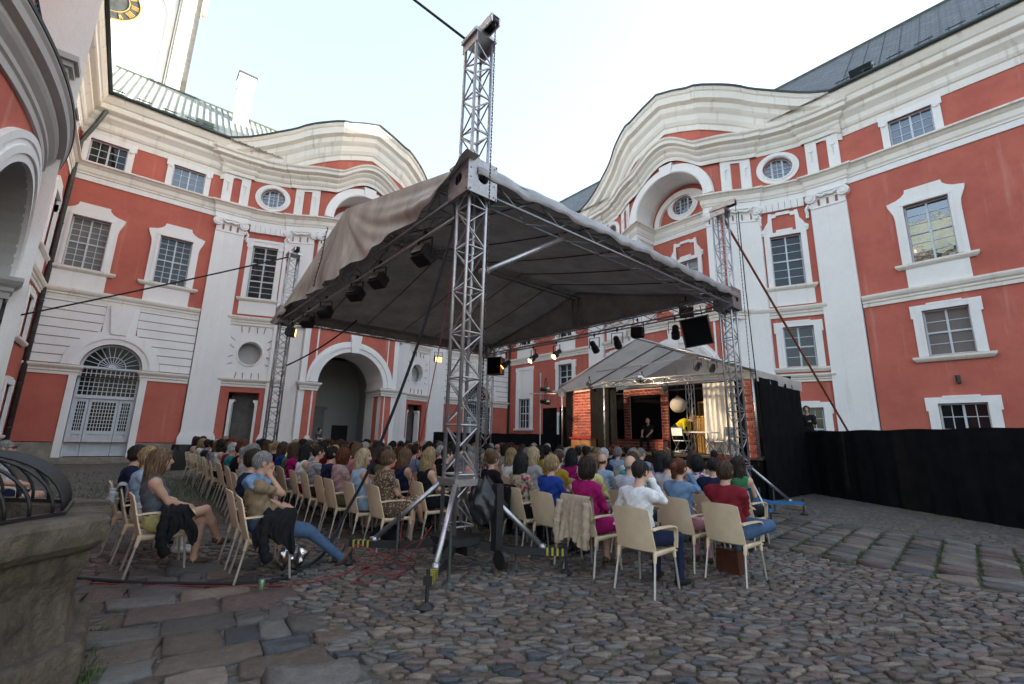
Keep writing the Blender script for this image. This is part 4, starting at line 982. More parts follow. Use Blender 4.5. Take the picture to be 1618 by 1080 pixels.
# ================================================================ fountain
FX, FY = -1.03, 4.56
fmat = rough_stone('mossy_sandstone', (.185, .15, .115), (.105, .088, .066), (.05, .045, .036), (.062, .066, .03))
ft = thing('stone_fountain', 'weathered octagonal stone fountain basin with a black iron cage over it', 'fountain', (FX, FY, 0))
def octa(ap, z, k): r = ap/math.cos(R_(22.5)); a = R_(22.5+45*k); return Vector((FX+r*math.cos(a), FY+r*math.sin(a), z))
from mathutils import noise as mnoise
def dense(prof, st=.026):
    out = [prof[0]]
    for a, b in zip(prof, prof[1:]):
        n = max(1, int(math.hypot(b[0]-a[0], b[1]-a[1])/st))
        out += [(a[0]+(b[0]-a[0])*i/n, a[1]+(b[1]-a[1])*i/n) for i in range(1, n+1)]
    return out
def octsec(name, prof, k, mt, nsub=26, noise=.009):
    prof = dense(prof)
    q = MB(); n = len(prof)
    V = []
    for i in range(nsub+1):
        t = i/nsub
        for ap, z in prof:
            p = octa(ap, z, k)*(1-t)+octa(ap, z, k+1)*t; e = (p-Vector((FX, FY, z))).normalized()*(noise*2.2*mnoise.noise(p*5)+noise*1.6*mnoise.noise(p*14)+noise*.8*mnoise.noise(p*33)); V.append(p+e+Vector((0, 0, noise*1.2*mnoise.noise(p*6+Vector((9, 0, 0))))))
    q.add(V, [(i*n+j, (i+1)*n+j, (i+1)*n+j+1, i*n+j+1) for i in range(nsub) for j in range(n-1)])
    m_ = len(V); q.add(V[:n], [tuple(range(n))]); q.add(V[-n:], [tuple(range(n))[::-1]])
    return q.build(name, mt, ft, False)
for k in range(8):
    octsec('base_step', [(.5,0),(1.04,0),(1.045,.19),(1.03,.235),(.98,.25),(.5,.25)], k, fmat, 34, .006)
    octsec('basin_wall', [(.74,.25),(.955,.25),(.93,.34),(.925,.48),(.935,.6),(.965,.68),(.975,.72),(.74,.72)], k, fmat, 34, .006)
    octsec('rim_stone', [(.78,.70),(.972,.702),(.978,.775),(.985,.785),(1.01,.80),(1.045,.84),(1.055,.9),(1.05,.965),(1.03,.995),(.9,1.0),(.79,.998),(.77,.98),(.77,.70)], k, fmat, 34, .006)
q = MB(); q.add([octa(.8, .45, k) for k in range(8)], [tuple(range(8))]); q.build('water', mat('dark_water', (.015,.017,.013), .08, 0, 2, .2), ft)
q = MB()
for k in range(8): q.bar(octa(.80, 1.012, k), octa(.80, 1.012, k+1), .05, .02)
cage = q.build('cage_frame', M['black'], ft)
def half_len(dy):
    a = abs(dy); return .80 if a <= .8*math.tan(R_(22.5)) else .8-(a-.8*math.tan(R_(22.5)))
for i in range(17):
    dy = -.74+.0925*i; e = half_len(dy); h = .37*min(1, e/.45); n = 10; c = min(.5, e*.85)
    pts = [(FX+e-c+c*math.cos(R_(90*t/n)), FY+dy, 1.02+h*math.sin(R_(90*t/n))) for t in range(n+1)]
    pts += [(2*FX-p[0], p[1], p[2]) for p in pts[::-1]]
    q = MB(); q.tube(pts, .0108, 6); q.build('cage_bar', M['black'], cage, True)
for x in (-.28, .28):
    q = MB(); pts = [(FX+x+.012*math.sin(i*1.7), FY-.72+1.44*i/40, 1.40) for i in range(41)]; q.tube(pts, .012, 5); q.build('tie_rod', M['black'], cage, True)
# ================================================================ audience roof: four lifting towers, truss frame and tarpaulin
NX, NY, FX2, FY2, ZT = 3.3, 4.9, 11.2, 14.9, 4.95
def truss(mb, a, b, w, step=.42, rc=.024, rb=.011, up=(0,0,1), n=5, mi=0):
    a, b = Vector(a), Vector(b); d = (b-a); L = d.length; d.normalize(); up = Vector(up); x = d.cross(up).normalized(); y = x.cross(d); h = w/2
    C = [(-h,-h),(h,-h),(h,h),(-h,h)]
    for i, j in C: mb.tube([a+x*i+y*j, b+x*i+y*j], rc, n+1, mi)
    k = max(2, int(round(L/step)))
    for f in range(4):
        (i0, j0), (i1, j1) = C[f], C[(f+1) % 4]
        for t in range(k):
            p, q_ = (i0, j0), (i1, j1)
            if (t+f) % 2: p, q_ = q_, p
            mb.tube([a+d*(L*t/k)+x*p[0]+y*p[1], a+d*(L*(t+1)/k)+x*q_[0]+y*q_[1]], rb, 4, mi, caps=False)
    return mb
TW = .29
blue = mat('blue_steel_paint', (.03,.16,.36), .5, .2, 8, .25); hazard = mat('hazard_yellow', (.42,.36,.05), .6, 0, 8, .2)
def tower(loc, label, basemat, top, fine):
    t = thing('lifting_tower', label, 'truss tower', (*loc, 0), 0, 'lifting towers at the roof corners'); X, Y = loc; h = TW/2
    C = [(-h,-h),(h,-h),(h,h),(-h,h)]
    for i, j in C:
        q = MB(); q.tube([(X+i, Y+j, .42), (X+i, Y+j, top)], .025, 8); q.build('chord', M['alu'], t, True)
    step = .30; k = int((top-.5)/step); join = MB(); proto = {}
    for f in range(4):
        (i0, j0), (i1, j1) = C[f], C[(f+1) % 4]
        for n in range(k):
            z0, z1 = .5+n*step, .5+(n+1)*step; p, q_ = ((i0, j0), (i1, j1)) if (n+f) % 2 else ((i1, j1), (i0, j0))
            for key, P in (('d%d%d' % (f, n % 2), [(X+p[0], Y+p[1], z0+.02), (X+q_[0], Y+q_[1], z1-.02)]), ('h%d' % f, [(X+p[0], Y+p[1], z0), (X+q_[0], Y+q_[1], z0)])):
                if key[0] == 'h' and n % 2: continue
                if fine:
                    if key not in proto:
                        m = MB(); m.tube(P, .0125 if key[0] == 'd' else .014, 6, caps=False); o = m.build('brace', M['alu'], t, True); proto[key] = (o, z0)
                    else:
                        o, zz = proto[key]; c = o.copy(); COL.objects.link(c); c.parent = t; c.location = (0, 0, z0-zz)
                else: join.tube(P, .0125, 4, caps=False)
    if not fine: join.build('lattice_bracing', M['alu'], t, True)
    # sleeve block carrying the roof
    s = MB(); e = .25
    for ax in range(4):
        Tm = [lambda a, d, z: (X+a, Y-e-d, z), lambda a, d, z: (X+e+d, Y+a, z), lambda a, d, z: (X-a, Y+e+d, z), lambda a, d, z: (X-e-d, Y-a, z)][ax]
        m = MB(Tm); wall_sheet(m, -e, e, ZT-.12, ZT+.42, [('o', 0, ZT+.15, .09, .09)], None, reveal=.012)
        m.box(-e, e, -.03, -.015, ZT-.12, ZT-.08); m.box(-e, e, -.03, -.015, ZT+.38, ZT+.42)
        for a in (-.2, .2):
            for z in (ZT-.07, ZT+.1, ZT+.24, ZT+.37): m.tube([(a, .0, z), (a, .012, z)], .012, 6)
        m.build('sleeve_plate', M['alu_d'], t)
    # head with pulley beam
    hd = MB(); hd.box(X-.2, X+.2, Y-.2, Y+.2, top, top+.06); hd.box(X-.17, X-.15, Y-.19, Y+.19, top-.16, top); hd.box(X+.15, X+.17, Y-.19, Y+.19, top-.16, top)
    for sx in (-.07, .07): hd.box(X+sx-.012, X+sx+.012, Y-.42, Y+.16, top+.06, top+.2)
    hd.box(X-.058, X+.058, Y-.42, Y+.16, top+.185, top+.2); hd.box(X-.058, X+.058, Y-.2, Y+.1, top+.06, top+.075)
    hd.build('tower_head', M['alu'], t)
    for yy in (-.36, .1):
        p = MB(); p.tube([(X-.05, Y+yy, top+.13), (X+.05, Y+yy, top+.13)], .065, 12); p.build('pulley', M['black'], t, True)
    chn = MB(); n = int((top-.95)/.05)
    for i in range(n):
        z = top+.05-i*.05; chn.bar((X+.0, Y-.41, z), (X+.0, Y-.41, z-.036), .022 if i % 2 else .008, .008 if i % 2 else .022)
    chn.build('hoist_chain', M['black'], t)
    # base frame: four booms, jacks, stays
    b = MB(); b.box(X-.24, X+.24, Y-.24, Y+.24, .3, .38); b.box(X-.3, X+.3, Y-.05, Y+.05, .2, .3); b.box(X-.05, X+.05, Y-.3, Y-.05, .2, .3); b.box(X-.05, X+.05, Y+.05, Y+.3, .2, .3)
    b.build('base_plate', basemat, t)
    for sx, sy in ((-1,-1),(1,-1),(1,1),(-1,1)):
        d = Vector((sx, sy, 0)).normalized(); o = Vector((X, Y, 0)); L = 1.34
        m = MB(); m.bar(o+d*.22+Vector((0,0,.30)), o+d*.62+Vector((0,0,.24)), .085, .085); m.bar(o+d*.60+Vector((0,0,.24)), o+d*L+Vector((0,0,.24)), .075, .075)
        bo = m.build('outrigger', basemat, t)
        m = MB()
        for q_ in range(4 if basemat is not blue else 0): c = o+d*(L-.24+.06*q_)+Vector((0,0,.241)); m.obox(c, d*.012, Vector((-d.y, d.x, 0))*.0392, Vector((0,0,.0392)))
        if m.f: m.build('hazard_stripe', hazard, bo)
        for rr, zt in ((L-.02, .34), (.72, .62)):
            m = MB(); p = o+d*rr+(Vector((-d.y, d.x, 0))*.07 if rr < 1 else Vector((0,0,0))); m.tube([p+Vector((0,0,.03)), p+Vector((0,0,zt))], .018, 8); m.lathe([(0,.0),(.075,.0),(.08,.015),(.05,.035),(.02,.06)], 14, 0, (p.x, p.y, 0)); m.tube([p+d*.06+Vector((0,0,zt-.05)), p-d*.06+Vector((0,0,zt-.05))], .008, 5)
            m.build('jack', M['black'] if rr > 1 else M['pipe'], t)
        m = MB(); m.tube([o+d*.21+Vector((0,0,1.02)), o+d*(L-.32)+Vector((0,0,.31))], .031, 10); m.tube([o+d*(L-.34)+Vector((0,0,.3)), o+d*(L-.26)+Vector((0,0,.28))], .04, 8)
        m.build('stay_tube', M['alu'], t, True)
    m = MB(); m.box(X-.2, X+.2, Y-.2, Y+.2, .97, 1.05); m.build('stay_collar', M['alu_d'], t)
    return t
tower((NX, NY), 'nearest truss tower on black outriggers holding up the roof corner', M['black'], 7.52, True)
tower((FX2, NY), 'truss tower on blue outriggers beside the black stage drapes', blue, 7.55, False)
tower((NX, FY2), 'slim truss tower among the audience by the side door wall', M['black'], 7.1, False)
tower((FX2, FY2), 'farthest truss tower by the low black barrier and hanging speaker', M['black'], 6.4, False)
m = MB(); rngw = random.Random(5)
# winch and its black bag on the near tower
wn = thing('winch_bag', 'black plastic bag tied over the winch of the nearest tower', 'bag', (3.62, 4.62, .3))
def bagp(u, v):
    a = u*2*math.pi; z = 1.06-.5*v; r = (.05+.19*math.sin(min(1, v*1.5)*math.pi/2))*(1-.25*max(0, v-.6)/.4)
    f = 1+.16*math.sin(a*5+v*6)+.09*math.sin(a*9-v*11)
    return (3.53+r*f*math.cos(a)*.95+.04*v, 4.69+r*f*math.sin(a)*.75-.05*v, z+.03*math.sin(a*3+1))
m.grid(bagp, 40, 16); m.build('bag', mat('black_plastic_film', (.018,.018,.02), .32, 0, 5, .2, .35, 14), wn, True)
q = MB(); q.bar((3.6, 4.5, .25), (3.6, 4.5, 1.0), .1, .1); q.build('winch_post', M['black'], wn); q = MB(); q.tube([(3.56, 4.4, .16), (3.62, 4.4, .16)], .11, 14); q.build('wheel', M['black'], wn)
rf = thing('stage_roof', 'large grey tarpaulin gable roof on an aluminium truss frame', 'canopy roof', (NX, NY, 4.8))
for a, b in (((NX, NY+.25), (NX, FY2-.25)), ((NX+.25, NY), (FX2-.25, NY)), ((FX2, NY+.25), (FX2, FY2-.25)), ((NX+.25, FY2), (FX2-.25, FY2))):
    q = MB(); truss(q, (*a, ZT+.14), (*b, ZT+.14), .29, .45, .024, .011); q.build('eave_truss', M['alu_d'], rf, True)
RZ = 6.5; RY = (NY+FY2)/2
q = MB(); truss(q, (NX, RY, RZ-.12), (FX2, RY, RZ-.12), .26, .45, .022, .01); q.build('ridge_truss', M['alu_d'], rf, True)
for x in (NX, FX2):
    q = MB(); truss(q, (x, RY, ZT+.28), (x, RY, RZ-.25), .26, .4, .022, .01, up=(1,0,0)); q.build('king_post', M['alu_d'], rf, True)
    for sy in (-1, 1):
        q = MB(); q.tube([(x, RY+sy*4.9, ZT+.3), (x, RY, RZ)], .03, 6); q.build('rafter', M['alu_d'], rf, True)
q = MB(); q.tube([(NX+.26, NY, 3.85), (5.15, NY-.02, 4.86)], .042, 10); q.tube([(NX+.2, NY, 3.83), (NX+.32, NY, 3.89)], .055, 8); q.build('knee_brace', M['alu'], rf, True)
q = MB(); q.tube([(NX-.0, NY+.3, 4.76), (NX, FY2-.3, 4.76)], .026, 8); q.build('lamp_bar', M['alu'], rf, True)
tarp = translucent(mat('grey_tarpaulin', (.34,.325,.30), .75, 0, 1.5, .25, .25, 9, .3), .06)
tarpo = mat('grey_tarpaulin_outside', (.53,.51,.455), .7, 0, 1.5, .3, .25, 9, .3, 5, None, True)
tseam = mat('tarp_seam', (.13,.05,.045), .8, 0, 3, .2)
def sag(u, v): return -.07*abs(math.sin(u*math.pi*6))*math.sin(v*math.pi)-.05*math.sin(v*math.pi)
for sy in (-1, 1):
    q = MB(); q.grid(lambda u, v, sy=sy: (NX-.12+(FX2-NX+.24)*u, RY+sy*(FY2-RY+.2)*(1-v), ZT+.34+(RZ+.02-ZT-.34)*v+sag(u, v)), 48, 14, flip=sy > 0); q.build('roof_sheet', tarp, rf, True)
    for k in range(7):
        u = (k+.0)/6; q = MB(); q.tube([(NX-.12+(FX2-NX+.24)*u, RY+sy*(FY2-RY+.2)*(1-v), ZT+.315+(RZ+.02-ZT-.34)*v+sag(u, v)) for v in np.linspace(0, 1, 9)], .014, 4); q.build('seam', tseam, rf)
# hanging gable sheets
def gab(x, sx, u, v):
    y = NY-.35+(FY2-NY+1.1)*u; top = ZT+.3+(RZ+.18-ZT-.3)*(1-abs(y-RY)/(FY2-RY+.4)); bot = ZT+.0+.05*math.sin(u*9+1)+.018*math.sin(u*37)+.012*math.sin(u*71)
    if u < .09: bot += .35*(1-u/.09)
    z = top+(bot-top)*v; an = math.atan2((u-.5)*11, 2.2*v+.25); f = .045*math.sin(an*15+1)*v+.022*math.sin(an*34+2*v)*v+.03*math.sin(u*47+3*v)*v*v+.035*math.sin(v*7+u*17)*v+.012*math.sin(u*120)*v
    return (x+sx*(.14+.16*v+f), y, max(z, bot))
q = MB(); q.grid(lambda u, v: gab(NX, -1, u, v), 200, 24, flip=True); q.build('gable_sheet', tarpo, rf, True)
q = MB(); q.grid(lambda u, v: (FX2+.1, NY-.1+(FY2-NY+.2)*u, (ZT+.3)+((ZT+.3+(RZ-ZT-.28)*(1-abs(u-.5)*2))-(ZT+.3))*v), 20, 4); q.build('gable_sheet', tarp, rf, True)
q = MB(); P = [(NX-.20-.16*v, RY+1.0+.05*math.sin(v*9), RZ+.05-(RZ-ZT+.02)*v) for v in np.linspace(0, 1, 30)]; q.tube(P, .012, 4)
for p in P[::2]: q.tube([(p[0]-.02, p[1]-.05, p[2]), (p[0]-.02, p[1]+.05, p[2])], .008, 4)
q.build('lacing', M['pipe'], rf)
# rolled edge of the long side
silver = mat('tarp_reverse_silver', (.30,.30,.30), .4, .25, 3, .25, .3, 10)
def val(u, v):
    x = NX-.1+(FX2-NX+.2)*u; a = -.5+2.6*v; k = .022*math.sin(u*41)+.014*math.sin(u*89+1)
    return (x, NY-.17-.10*math.sin(a)-k*v*.7, ZT+.36-.20*v+.1*math.cos(a)*(1-v)+k*.7+.006*math.sin(u*150)*v)
q = MB(); q.grid(val, 150, 6, flip=True); q.build('edge_roll', silver, rf, True)
def val2(u, v): x = NX+(FX2-NX)*u; return (x, FY2+.18+.05*math.sin(u*40)*v, ZT+.38-.3*v)
q = MB(); q.grid(val2, 80, 3); q.build('edge_roll', tarp, rf, True)
# ---- lamps hung on the trusses
lensoff = mat('lamp_lens', (.08,.08,.085), .15, 0, 4, .1)
lenson = mat('lit_lamp_lens', (.9,.6,.25), .4, 0, 4, 0, emis=(1, .55, .16, .6))
def lamp(pos, rz, tilt, label, lit=False, kind='box', size=1.0):
    t = thing('stage_lamp', label, 'stage lamp', pos, rz, 'stage lamps on the trusses'); L = MB(); s = size
    ct, st = math.cos(tilt), math.sin(tilt)
    R = lambda x, y, z: (x*ct+z*st, y, -x*st+z*ct-.26*s)     # +x is where the lamp points
    if kind == 'box':
        L.T = R; L.box(-.13*s, .10*s, -.14*s, .14*s, -.11*s, .11*s); L.box(-.16*s, -.13*s, -.11*s, .11*s, -.08*s, .08*s)
        for k in range(4): L.box(-.12*s+.05*k*s, -.10*s+.05*k*s, -.15*s, .15*s, -.12*s, .12*s)
        for z0, z1, dz in (): L.add([(.10*s,-.13*s,z0*s),(.10*s,.13*s,z0*s),(.2*s,.15*s,(z1+dz*.6)*s),(.2*s,-.15*s,(z1+dz*.6)*s)], [(0,1,2,3)]); L.add([(.10*s,-.13*s,z0*s-.004),(.10*s,.13*s,z0*s-.004),(.2*s,.15*s,(z1+dz*.6)*s-.004),(.2*s,-.15*s,(z1+dz*.6)*s-.004)], [(3,2,1,0)])
        g = MB(R); g.add([(.102*s,-.125*s,-.1*s),(.102*s,.125*s,-.1*s),(.102*s,.125*s,.1*s),(.102*s,-.125*s,.1*s)], [(0,1,2,3)])
    else:
        L.T = R; L.tube([(-.2*s,0,0),(-.17*s,0,0),(-.02*s,0,0),(.0,0,0),(.16*s,0,0)], [.05*s,.075*s,.08*s,.1*s,.1*s], 12)
        g = MB(R); g.tube([(.161*s,0,0),(.165*s,0,0)], .09*s, 12)
    L.build('housing', M['black'], t); g.build('lens', lenson if lit else lensoff, t)
    y = MB(); y.box(-.015, .015, -.16*s, -.145*s, -.28*s, 0); y.box(-.015, .015, .145*s, .16*s, -.28*s, 0); y.box(-.015, .015, -.16*s, .16*s, 0, .012); y.build('yoke', M['black'], t)
    c = MB(); c.tube([(0,0,.01),(0,0,.12)], .012, 6); c.box(-.03, .03, -.02, .02, .06, .15); c.build('clamp', M['black'], t)
    return t
for i, (yy, s_, w_) in enumerate(((6.25, 1.2, 'closest to the near tower'), (8.0, 1.1, 'second from the near tower'), (9.15, 1.1, 'at the middle of the row'), (11.1, 1.1, 'fourth from the near tower'), (12.5, 1.1, 'next to the glowing one'))):
    lamp((NX+.02, yy, 4.72), R_(12+9*i), R_(28), 'boxy black lamp on the gable lamp bar, '+w_, False, 'box', s_*.92)
lamp((NX+.02, 14.05, 4.72), R_(-20), R_(5), 'boxy lamp glowing amber at the end of the gable lamp bar', True, 'box', 1.05)
for yy, zz, rz, k, lit, w_ in ((13.7, 4.72, 150, 'can', True, 'beside the far hanging speaker'), (12.1, 4.78, 165, 'can', True, 'second from the far speaker'), (10.9, 4.78, 175, 'can', True, 'third from the far speaker, tilted down'), (9.2, 4.78, 10, 'can', False, 'hanging straight down under the king post'), (8.3, 4.8, 20, 'can', False, 'right of the king post'), (7.55, 4.98, 15, 'box', False, 'lying flat along the truss'), (6.35, 4.8, 30, 'can', False, 'left of the wedge speaker'), (6.0, 5.3, 200, 'box', False, 'standing above the wedge speaker')):
    lamp((FX2-.02, yy, zz), R_(rz), R_(40 if k == 'can' else 10), 'black spot lamp on the stage side truss, '+w_, lit, k, 1.15)
lamp((8.8, FY2, 4.72), R_(250), R_(15), 'lit lamp hanging alone from the far long truss', True, 'box', 1.0)
orange = mat('speaker_orange_edge', (.45,.13,.04), .6, 0, 5, .2)
def speaker(name_loc, rz, label, s=1.):
    t = thing('loudspeaker', label, 'loudspeaker', name_loc, rz, 'hanging loudspeakers'); q = MB()
    q.prism([(-.3*s,-.22*s),(.22*s,-.32*s),(.22*s,.32*s),(-.3*s,.22*s)], -.36*s, .36*s, plane='xy'); q.build('cabinet', M['black'], t)
    q = MB(); q.box(.222*s, .23*s, -.3*s, .3*s, -.33*s, .33*s); q.build('grille', M['blackcloth'], t)
    for sg in (-1, 1):
        q = MB(); q.box(.1*s, .225*s, *sorted((sg*.322*s, sg*.345*s)), -.37*s, .37*s); q.build('edge_trim', orange, t)
    q = MB()
    for sg in (-1, 1): q.tube([(0, sg*.2*s, .36*s), (-.02, sg*.2*s, .62*s)], .012, 5)
    q.build('hanger', M['pipe'], t)
    return t
sp = speaker((FX2-.05, 5.72, 4.42), R_(205), 'tilted black loudspeaker with orange edges hung near the stage-side tower', 1.05); sp.rotation_euler = (R_(8), R_(14), R_(205))
speaker((FX2-.05, 14.25, 4.4), R_(200), 'black loudspeaker hanging at the farthest roof corner', .95)
# ---- ropes, straps, cables
def cable(name, label, cat, pts, r, mt, n=6):
    q = MB(); q.tube(pts, r, n); return tag(q.build(name, mt, None, True), label, cat)
rope = mat('black_rope', (.016,.016,.018), .8, 0, 9, .2); redc = mat('red_cable', (.22,.022,.026), .6, 0, 9, .2); strap = mat('orange_strap', (.36,.13,.06), .8, 0, 5, .2)
def sagl(a, b, s, n=16): return [tuple(Vector(a)*(1-t)+Vector(b)*t+Vector((0,0,-4*s*t*(1-t)))) for t in np.linspace(0, 1, n)]
q = MB(); P = sagl((NX-.1, NY+.1, 7.56), (.75, 7.3, 10.6), 0); q.bar(P[0], P[-1], .055, .012, up=(0,0,1)); tag(q.build('guy_strap', mat('grey_strap', (.05,.06,.065), .8, 0, 5, .2)), 'dark flat guy strap from the head of the nearest tower up to a facade', 'strap')
cable('guy_rope', 'black guy rope from the slim tower down across the white arched door', 'rope', sagl((NX-.1, FY2, 7.05), (-3.7, 16.2, 3.6), .05), .022, rope)
cable('guy_rope', 'black rope between the slim tower and the tarpaulin edge', 'rope', sagl((3.45, FY2-.15, 3.55), (4.9, 13.2, 4.95), .12), .022, rope)
q = MB(); q.bar((FX2+.1, NY, 7.45), (17.2, 4.16, 2.0), .06, .014); tag(q.build('guy_strap', strap), 'orange brown tension strap running down over the white pilaster', 'strap')
for dy, lb in ((-.38, 'outer'), (.3, 'inner')):
    cable('hoist_cable', 'thin black %s hoist cable hanging on the stage-side tower' % lb, 'cable', [(FX2+.2, NY+dy, 7.5), (FX2+.24, NY+dy, 5.4), (FX2+.3, NY+dy*1.2, 1.2)], .013, rope)
P = [(NX-.05, NY+.28, 4.85), (3.08, 5.2, 4.0), (2.88, 5.55, 2.6), (2.62, 6.0, 1.2), (2.4, 6.25, .5), (2.15, 6.1, .12), (1.75, 5.75, .03), (1.4, 5.55, .025), (1.0, 5.75, .025), (.6, 6.05, .025), (.3, 6.3, .025), (-.1, 6.75, .025), (-.5, 7.2, .025)]
def smooth(P, n=6):
    P = [Vector(p) for p in P]; out = []
    for i in range(len(P)-1):
        a, b, c, d = P[max(0, i-1)], P[i], P[i+1], P[min(len(P)-1, i+2)]
        for k in range(n):
            t = k/n; out.append(.5*((2*b)+(c-a)*t+(2*a-5*b+4*c-d)*t*t+(3*b-a-3*c+d)*t**3))
    return out+[P[-1]]
cable('power_cable', 'thick black cable from the roof corner down and along the cobbles', 'cable', smooth(P), .02, rope)
P = [(NX-.02, NY+.26, 4.8), (3.2, 5.3, 3.2), (3.12, 5.6, 1.6), (3.0, 5.75, .5), (2.85, 5.55, .05), (2.4, 5.3, .03), (2.1, 5.0, .03), (2.35, 4.85, .03), (2.75, 5.1, .04), (2.65, 5.45, .1), (2.35, 5.65, .25), (2.3, 5.5, .05), (1.9, 5.3, .02), (1.4, 5.4, .02), (.9, 5.75, .02), (.4, 6.15, .02), (-.4, 6.9, .02)]
cable('red_cable', 'thin red cable coiled by the nearest tower foot and trailing off', 'cable', smooth(P), .007, redc)
P = [(3.0, 5.0, .5), (2.7, 5.2, .04), (2.4, 5.55, .03), (2.75, 5.65, .12), (3.0, 5.35, .03), (2.55, 5.0, .03), (2.3, 5.3, .06), (2.6, 5.55, .03), (2.9, 5.2, .3)]
cable('red_cable', 'loose red cable loops lying between the outriggers', 'cable', smooth(P), .007, redc)
# ---- low black barriers and drapes
def drape(name, label, pts, h, amp=.03, thick=.02, wob=9., parent=None):
    """cloth stretched along a plan line, from the ground up to h"""
    L = [0]
    for a, b in zip(pts, pts[1:]): L.append(L[-1]+math.hypot(b[0]-a[0], b[1]-a[1]))
    def at(u):
        s = u*L[-1]
        for i in range(len(pts)-1):
            if s <= L[i+1]+1e-6:
                t = (s-L[i])/(L[i+1]-L[i]); a, b = pts[i], pts[i+1]; dx, dy = (b[0]-a[0])/(L[i+1]-L[i]), (b[1]-a[1])/(L[i+1]-L[i])
                return a[0]+(b[0]-a[0])*t, a[1]+(b[1]-a[1])*t, -dy, dx, s
    def f(u, v, off=0):
        x, y, nx, ny, s = at(u); k = amp*(math.sin(s*wob)+.6*math.sin(s*wob*2.3+v*2)+.5*math.sin(s*1.3+v*4))*(.35+.65*(1-v))+off
        return (x+nx*k, y+ny*k, h*v+(.012*math.sin(s*4) if v > .9 else 0))
    n = max(20, int(L[-1]*14)); q = MB(); q.grid(lambda u, v: f(u, v), n, 8); q.grid(lambda u, v: f(u, v, thick), n, 8, flip=True)
    q.grid(lambda u, v: f(u, 1, thick*v), n, 1)
    return q.build(name, M['blackcloth'], parent, True)
q = drape('black_barrier', '', [(18.3, 6.4), (14.03, .69), (8.6, -6.7)], 2.0, .025); tag(q, 'long chest-high black cloth barrier across the right side of the yard', 'barrier')
q = drape('black_barrier', '', [(18.9, 26.2), (19.6, 17.4), (19.3, 14.3)], 1.85, .02); tag(q, 'low black cloth barrier in front of the far corner and its door', 'barrier')
q = drape('black_barrier', '', [(15.4, 26.1), (18.9, 26.2)], 1.85, .02); tag(q, 'short black cloth barrier across the small doorway beside the portal', 'barrier')
q = MB(); q.box(12.86, 13.06, 4.2, 4.6, 0, .09); tag(q.build('wooden_block', mat('wood_block', (.25,.17,.10), .8, 0, 6, .3)), 'small wooden block lying at the foot of the black barrier', 'block')
q = MB(); q.box(11.9, 12.2, 5.3, 5.7, 0, .2); tag(q.build('concrete_block', mat('concrete', (.3,.29,.27), .9, 0, 6, .2)), 'grey concrete ballast block under the blue outrigger', 'block')
# ================================================================ stage
SX, SY0, SY1, SZ, SB = 14.0, 5.5, 13.45, 1.15, 17.8
st = thing('stage_platform', 'dark wooden stage platform with black skirt below the white canopy', 'stage', (SX, SY0, 0))
boards = mat('dark_stage_boards', (.06,.045,.035), .55, 0, 3, .4)
for i in range(10):
    y0 = SY0+i*(SY1-SY0)/10; q = MB(); q.box(SX, SB, y0+.005, y0+(SY1-SY0)/10-.005, SZ-.06, SZ); q.build('floor_board', boards, st)
q = MB(); q.box(SX+.04, SB, SY0+.04, SY1-.04, 0, SZ-.065); q.build('skirt', M['blackcloth'], st)
canvas = translucent(mat('pale_canopy_fabric', (.62,.61,.59), .7, 0, 1.2, .12, .2, 8, .3), .38)
tn = thing('stage_canopy', 'off white gable canopy on a slim metal frame over the stage', 'canopy', (SX, SY0, SZ)); EZ, PZ, MY = 3.70, 5.27, (SY0+SY1)/2
for sg in (-1, 1):
    ye = MY+sg*(SY1-MY+.03)
    q = MB(); q.grid(lambda u, v: (SX-.05+(SB-SX)*u, MY+(ye-MY)*v, PZ+(EZ-PZ)*v-.05*math.sin(v*math.pi)*abs(math.sin(u*math.pi*3))), 24, 10, flip=sg > 0); q.build('roof_sheet', canvas, tn, True)
    q = MB(); q.grid(lambda u, v: (SX-.05+(SB-SX)*u, ye+sg*(.02+.015*math.sin(u*30)*v), EZ-.34*v), 30, 2); q.build('valance', canvas, tn, True)
    q = MB(); q.tube([(SX-.05, MY, PZ+.0), (SX-.05, ye, EZ)], .045, 8); q.build('gable_beam', M['alu'], tn, True)
    for k in (0, 1, 2, 3):
        x = SX+.05+(SB-SX-.2)*k/3; q = MB(); q.tube([(x, ye-sg*.12, SZ if k else SZ), (x, ye-sg*.12, EZ)], .035, 8); q.build('pole', M['alu'], tn, True)
        if k in (1, 2): q = MB(); q.tube([(x, MY, PZ-.1), (x, ye, EZ-.06)], .03, 6); q.build('rafter', M['alu_d'], tn, True)
    q = MB(); q.tube([(SX, ye-sg*.1, EZ-.08), (SB-.1, ye-sg*.1, EZ-.08)], .03, 6); q.build('eave_beam', M['alu'], tn, True)
q = MB(); q.add([(SB-.1, SY0, EZ), (SB-.1, SY1, EZ), (SB-.1, MY, PZ-.02)], [(0,2,1)]); q.build('rear_gable_sheet', canvas, tn)
for x in (SX+1.3, SX+2.7): q = MB(); q.tube([(x, SY0+.1, EZ-.1), (x, SY1-.1, EZ-.1)], .022, 6); q.build('cross_wire_bar', M['pipe'], tn)
lt = thing('lighting_truss', 'front aluminium lighting truss on two uprights inside the small canopy', 'truss', (14.25, 9, SZ))
q = MB(); truss(q, (14.25, 11.35, 3.72), (14.25, 5.95, 3.62), .2, .36, .02, .009); q.build('beam_truss', M['alu'], lt, True)
q = MB(); q.tube([(14.25, 11.28, SZ), (14.25, 11.28, 3.7)], .035, 8); q.build('upright', M['alu'], lt, True)
q = MB(); P = [(14.25+.055*math.cos(t*26), 11.28+.055*math.sin(t*26), SZ+.1+2.3*t) for t in np.linspace(0, 1, 90)]; q.tube(P, .012, 4); q.build('wound_cable', M['black'], lt)
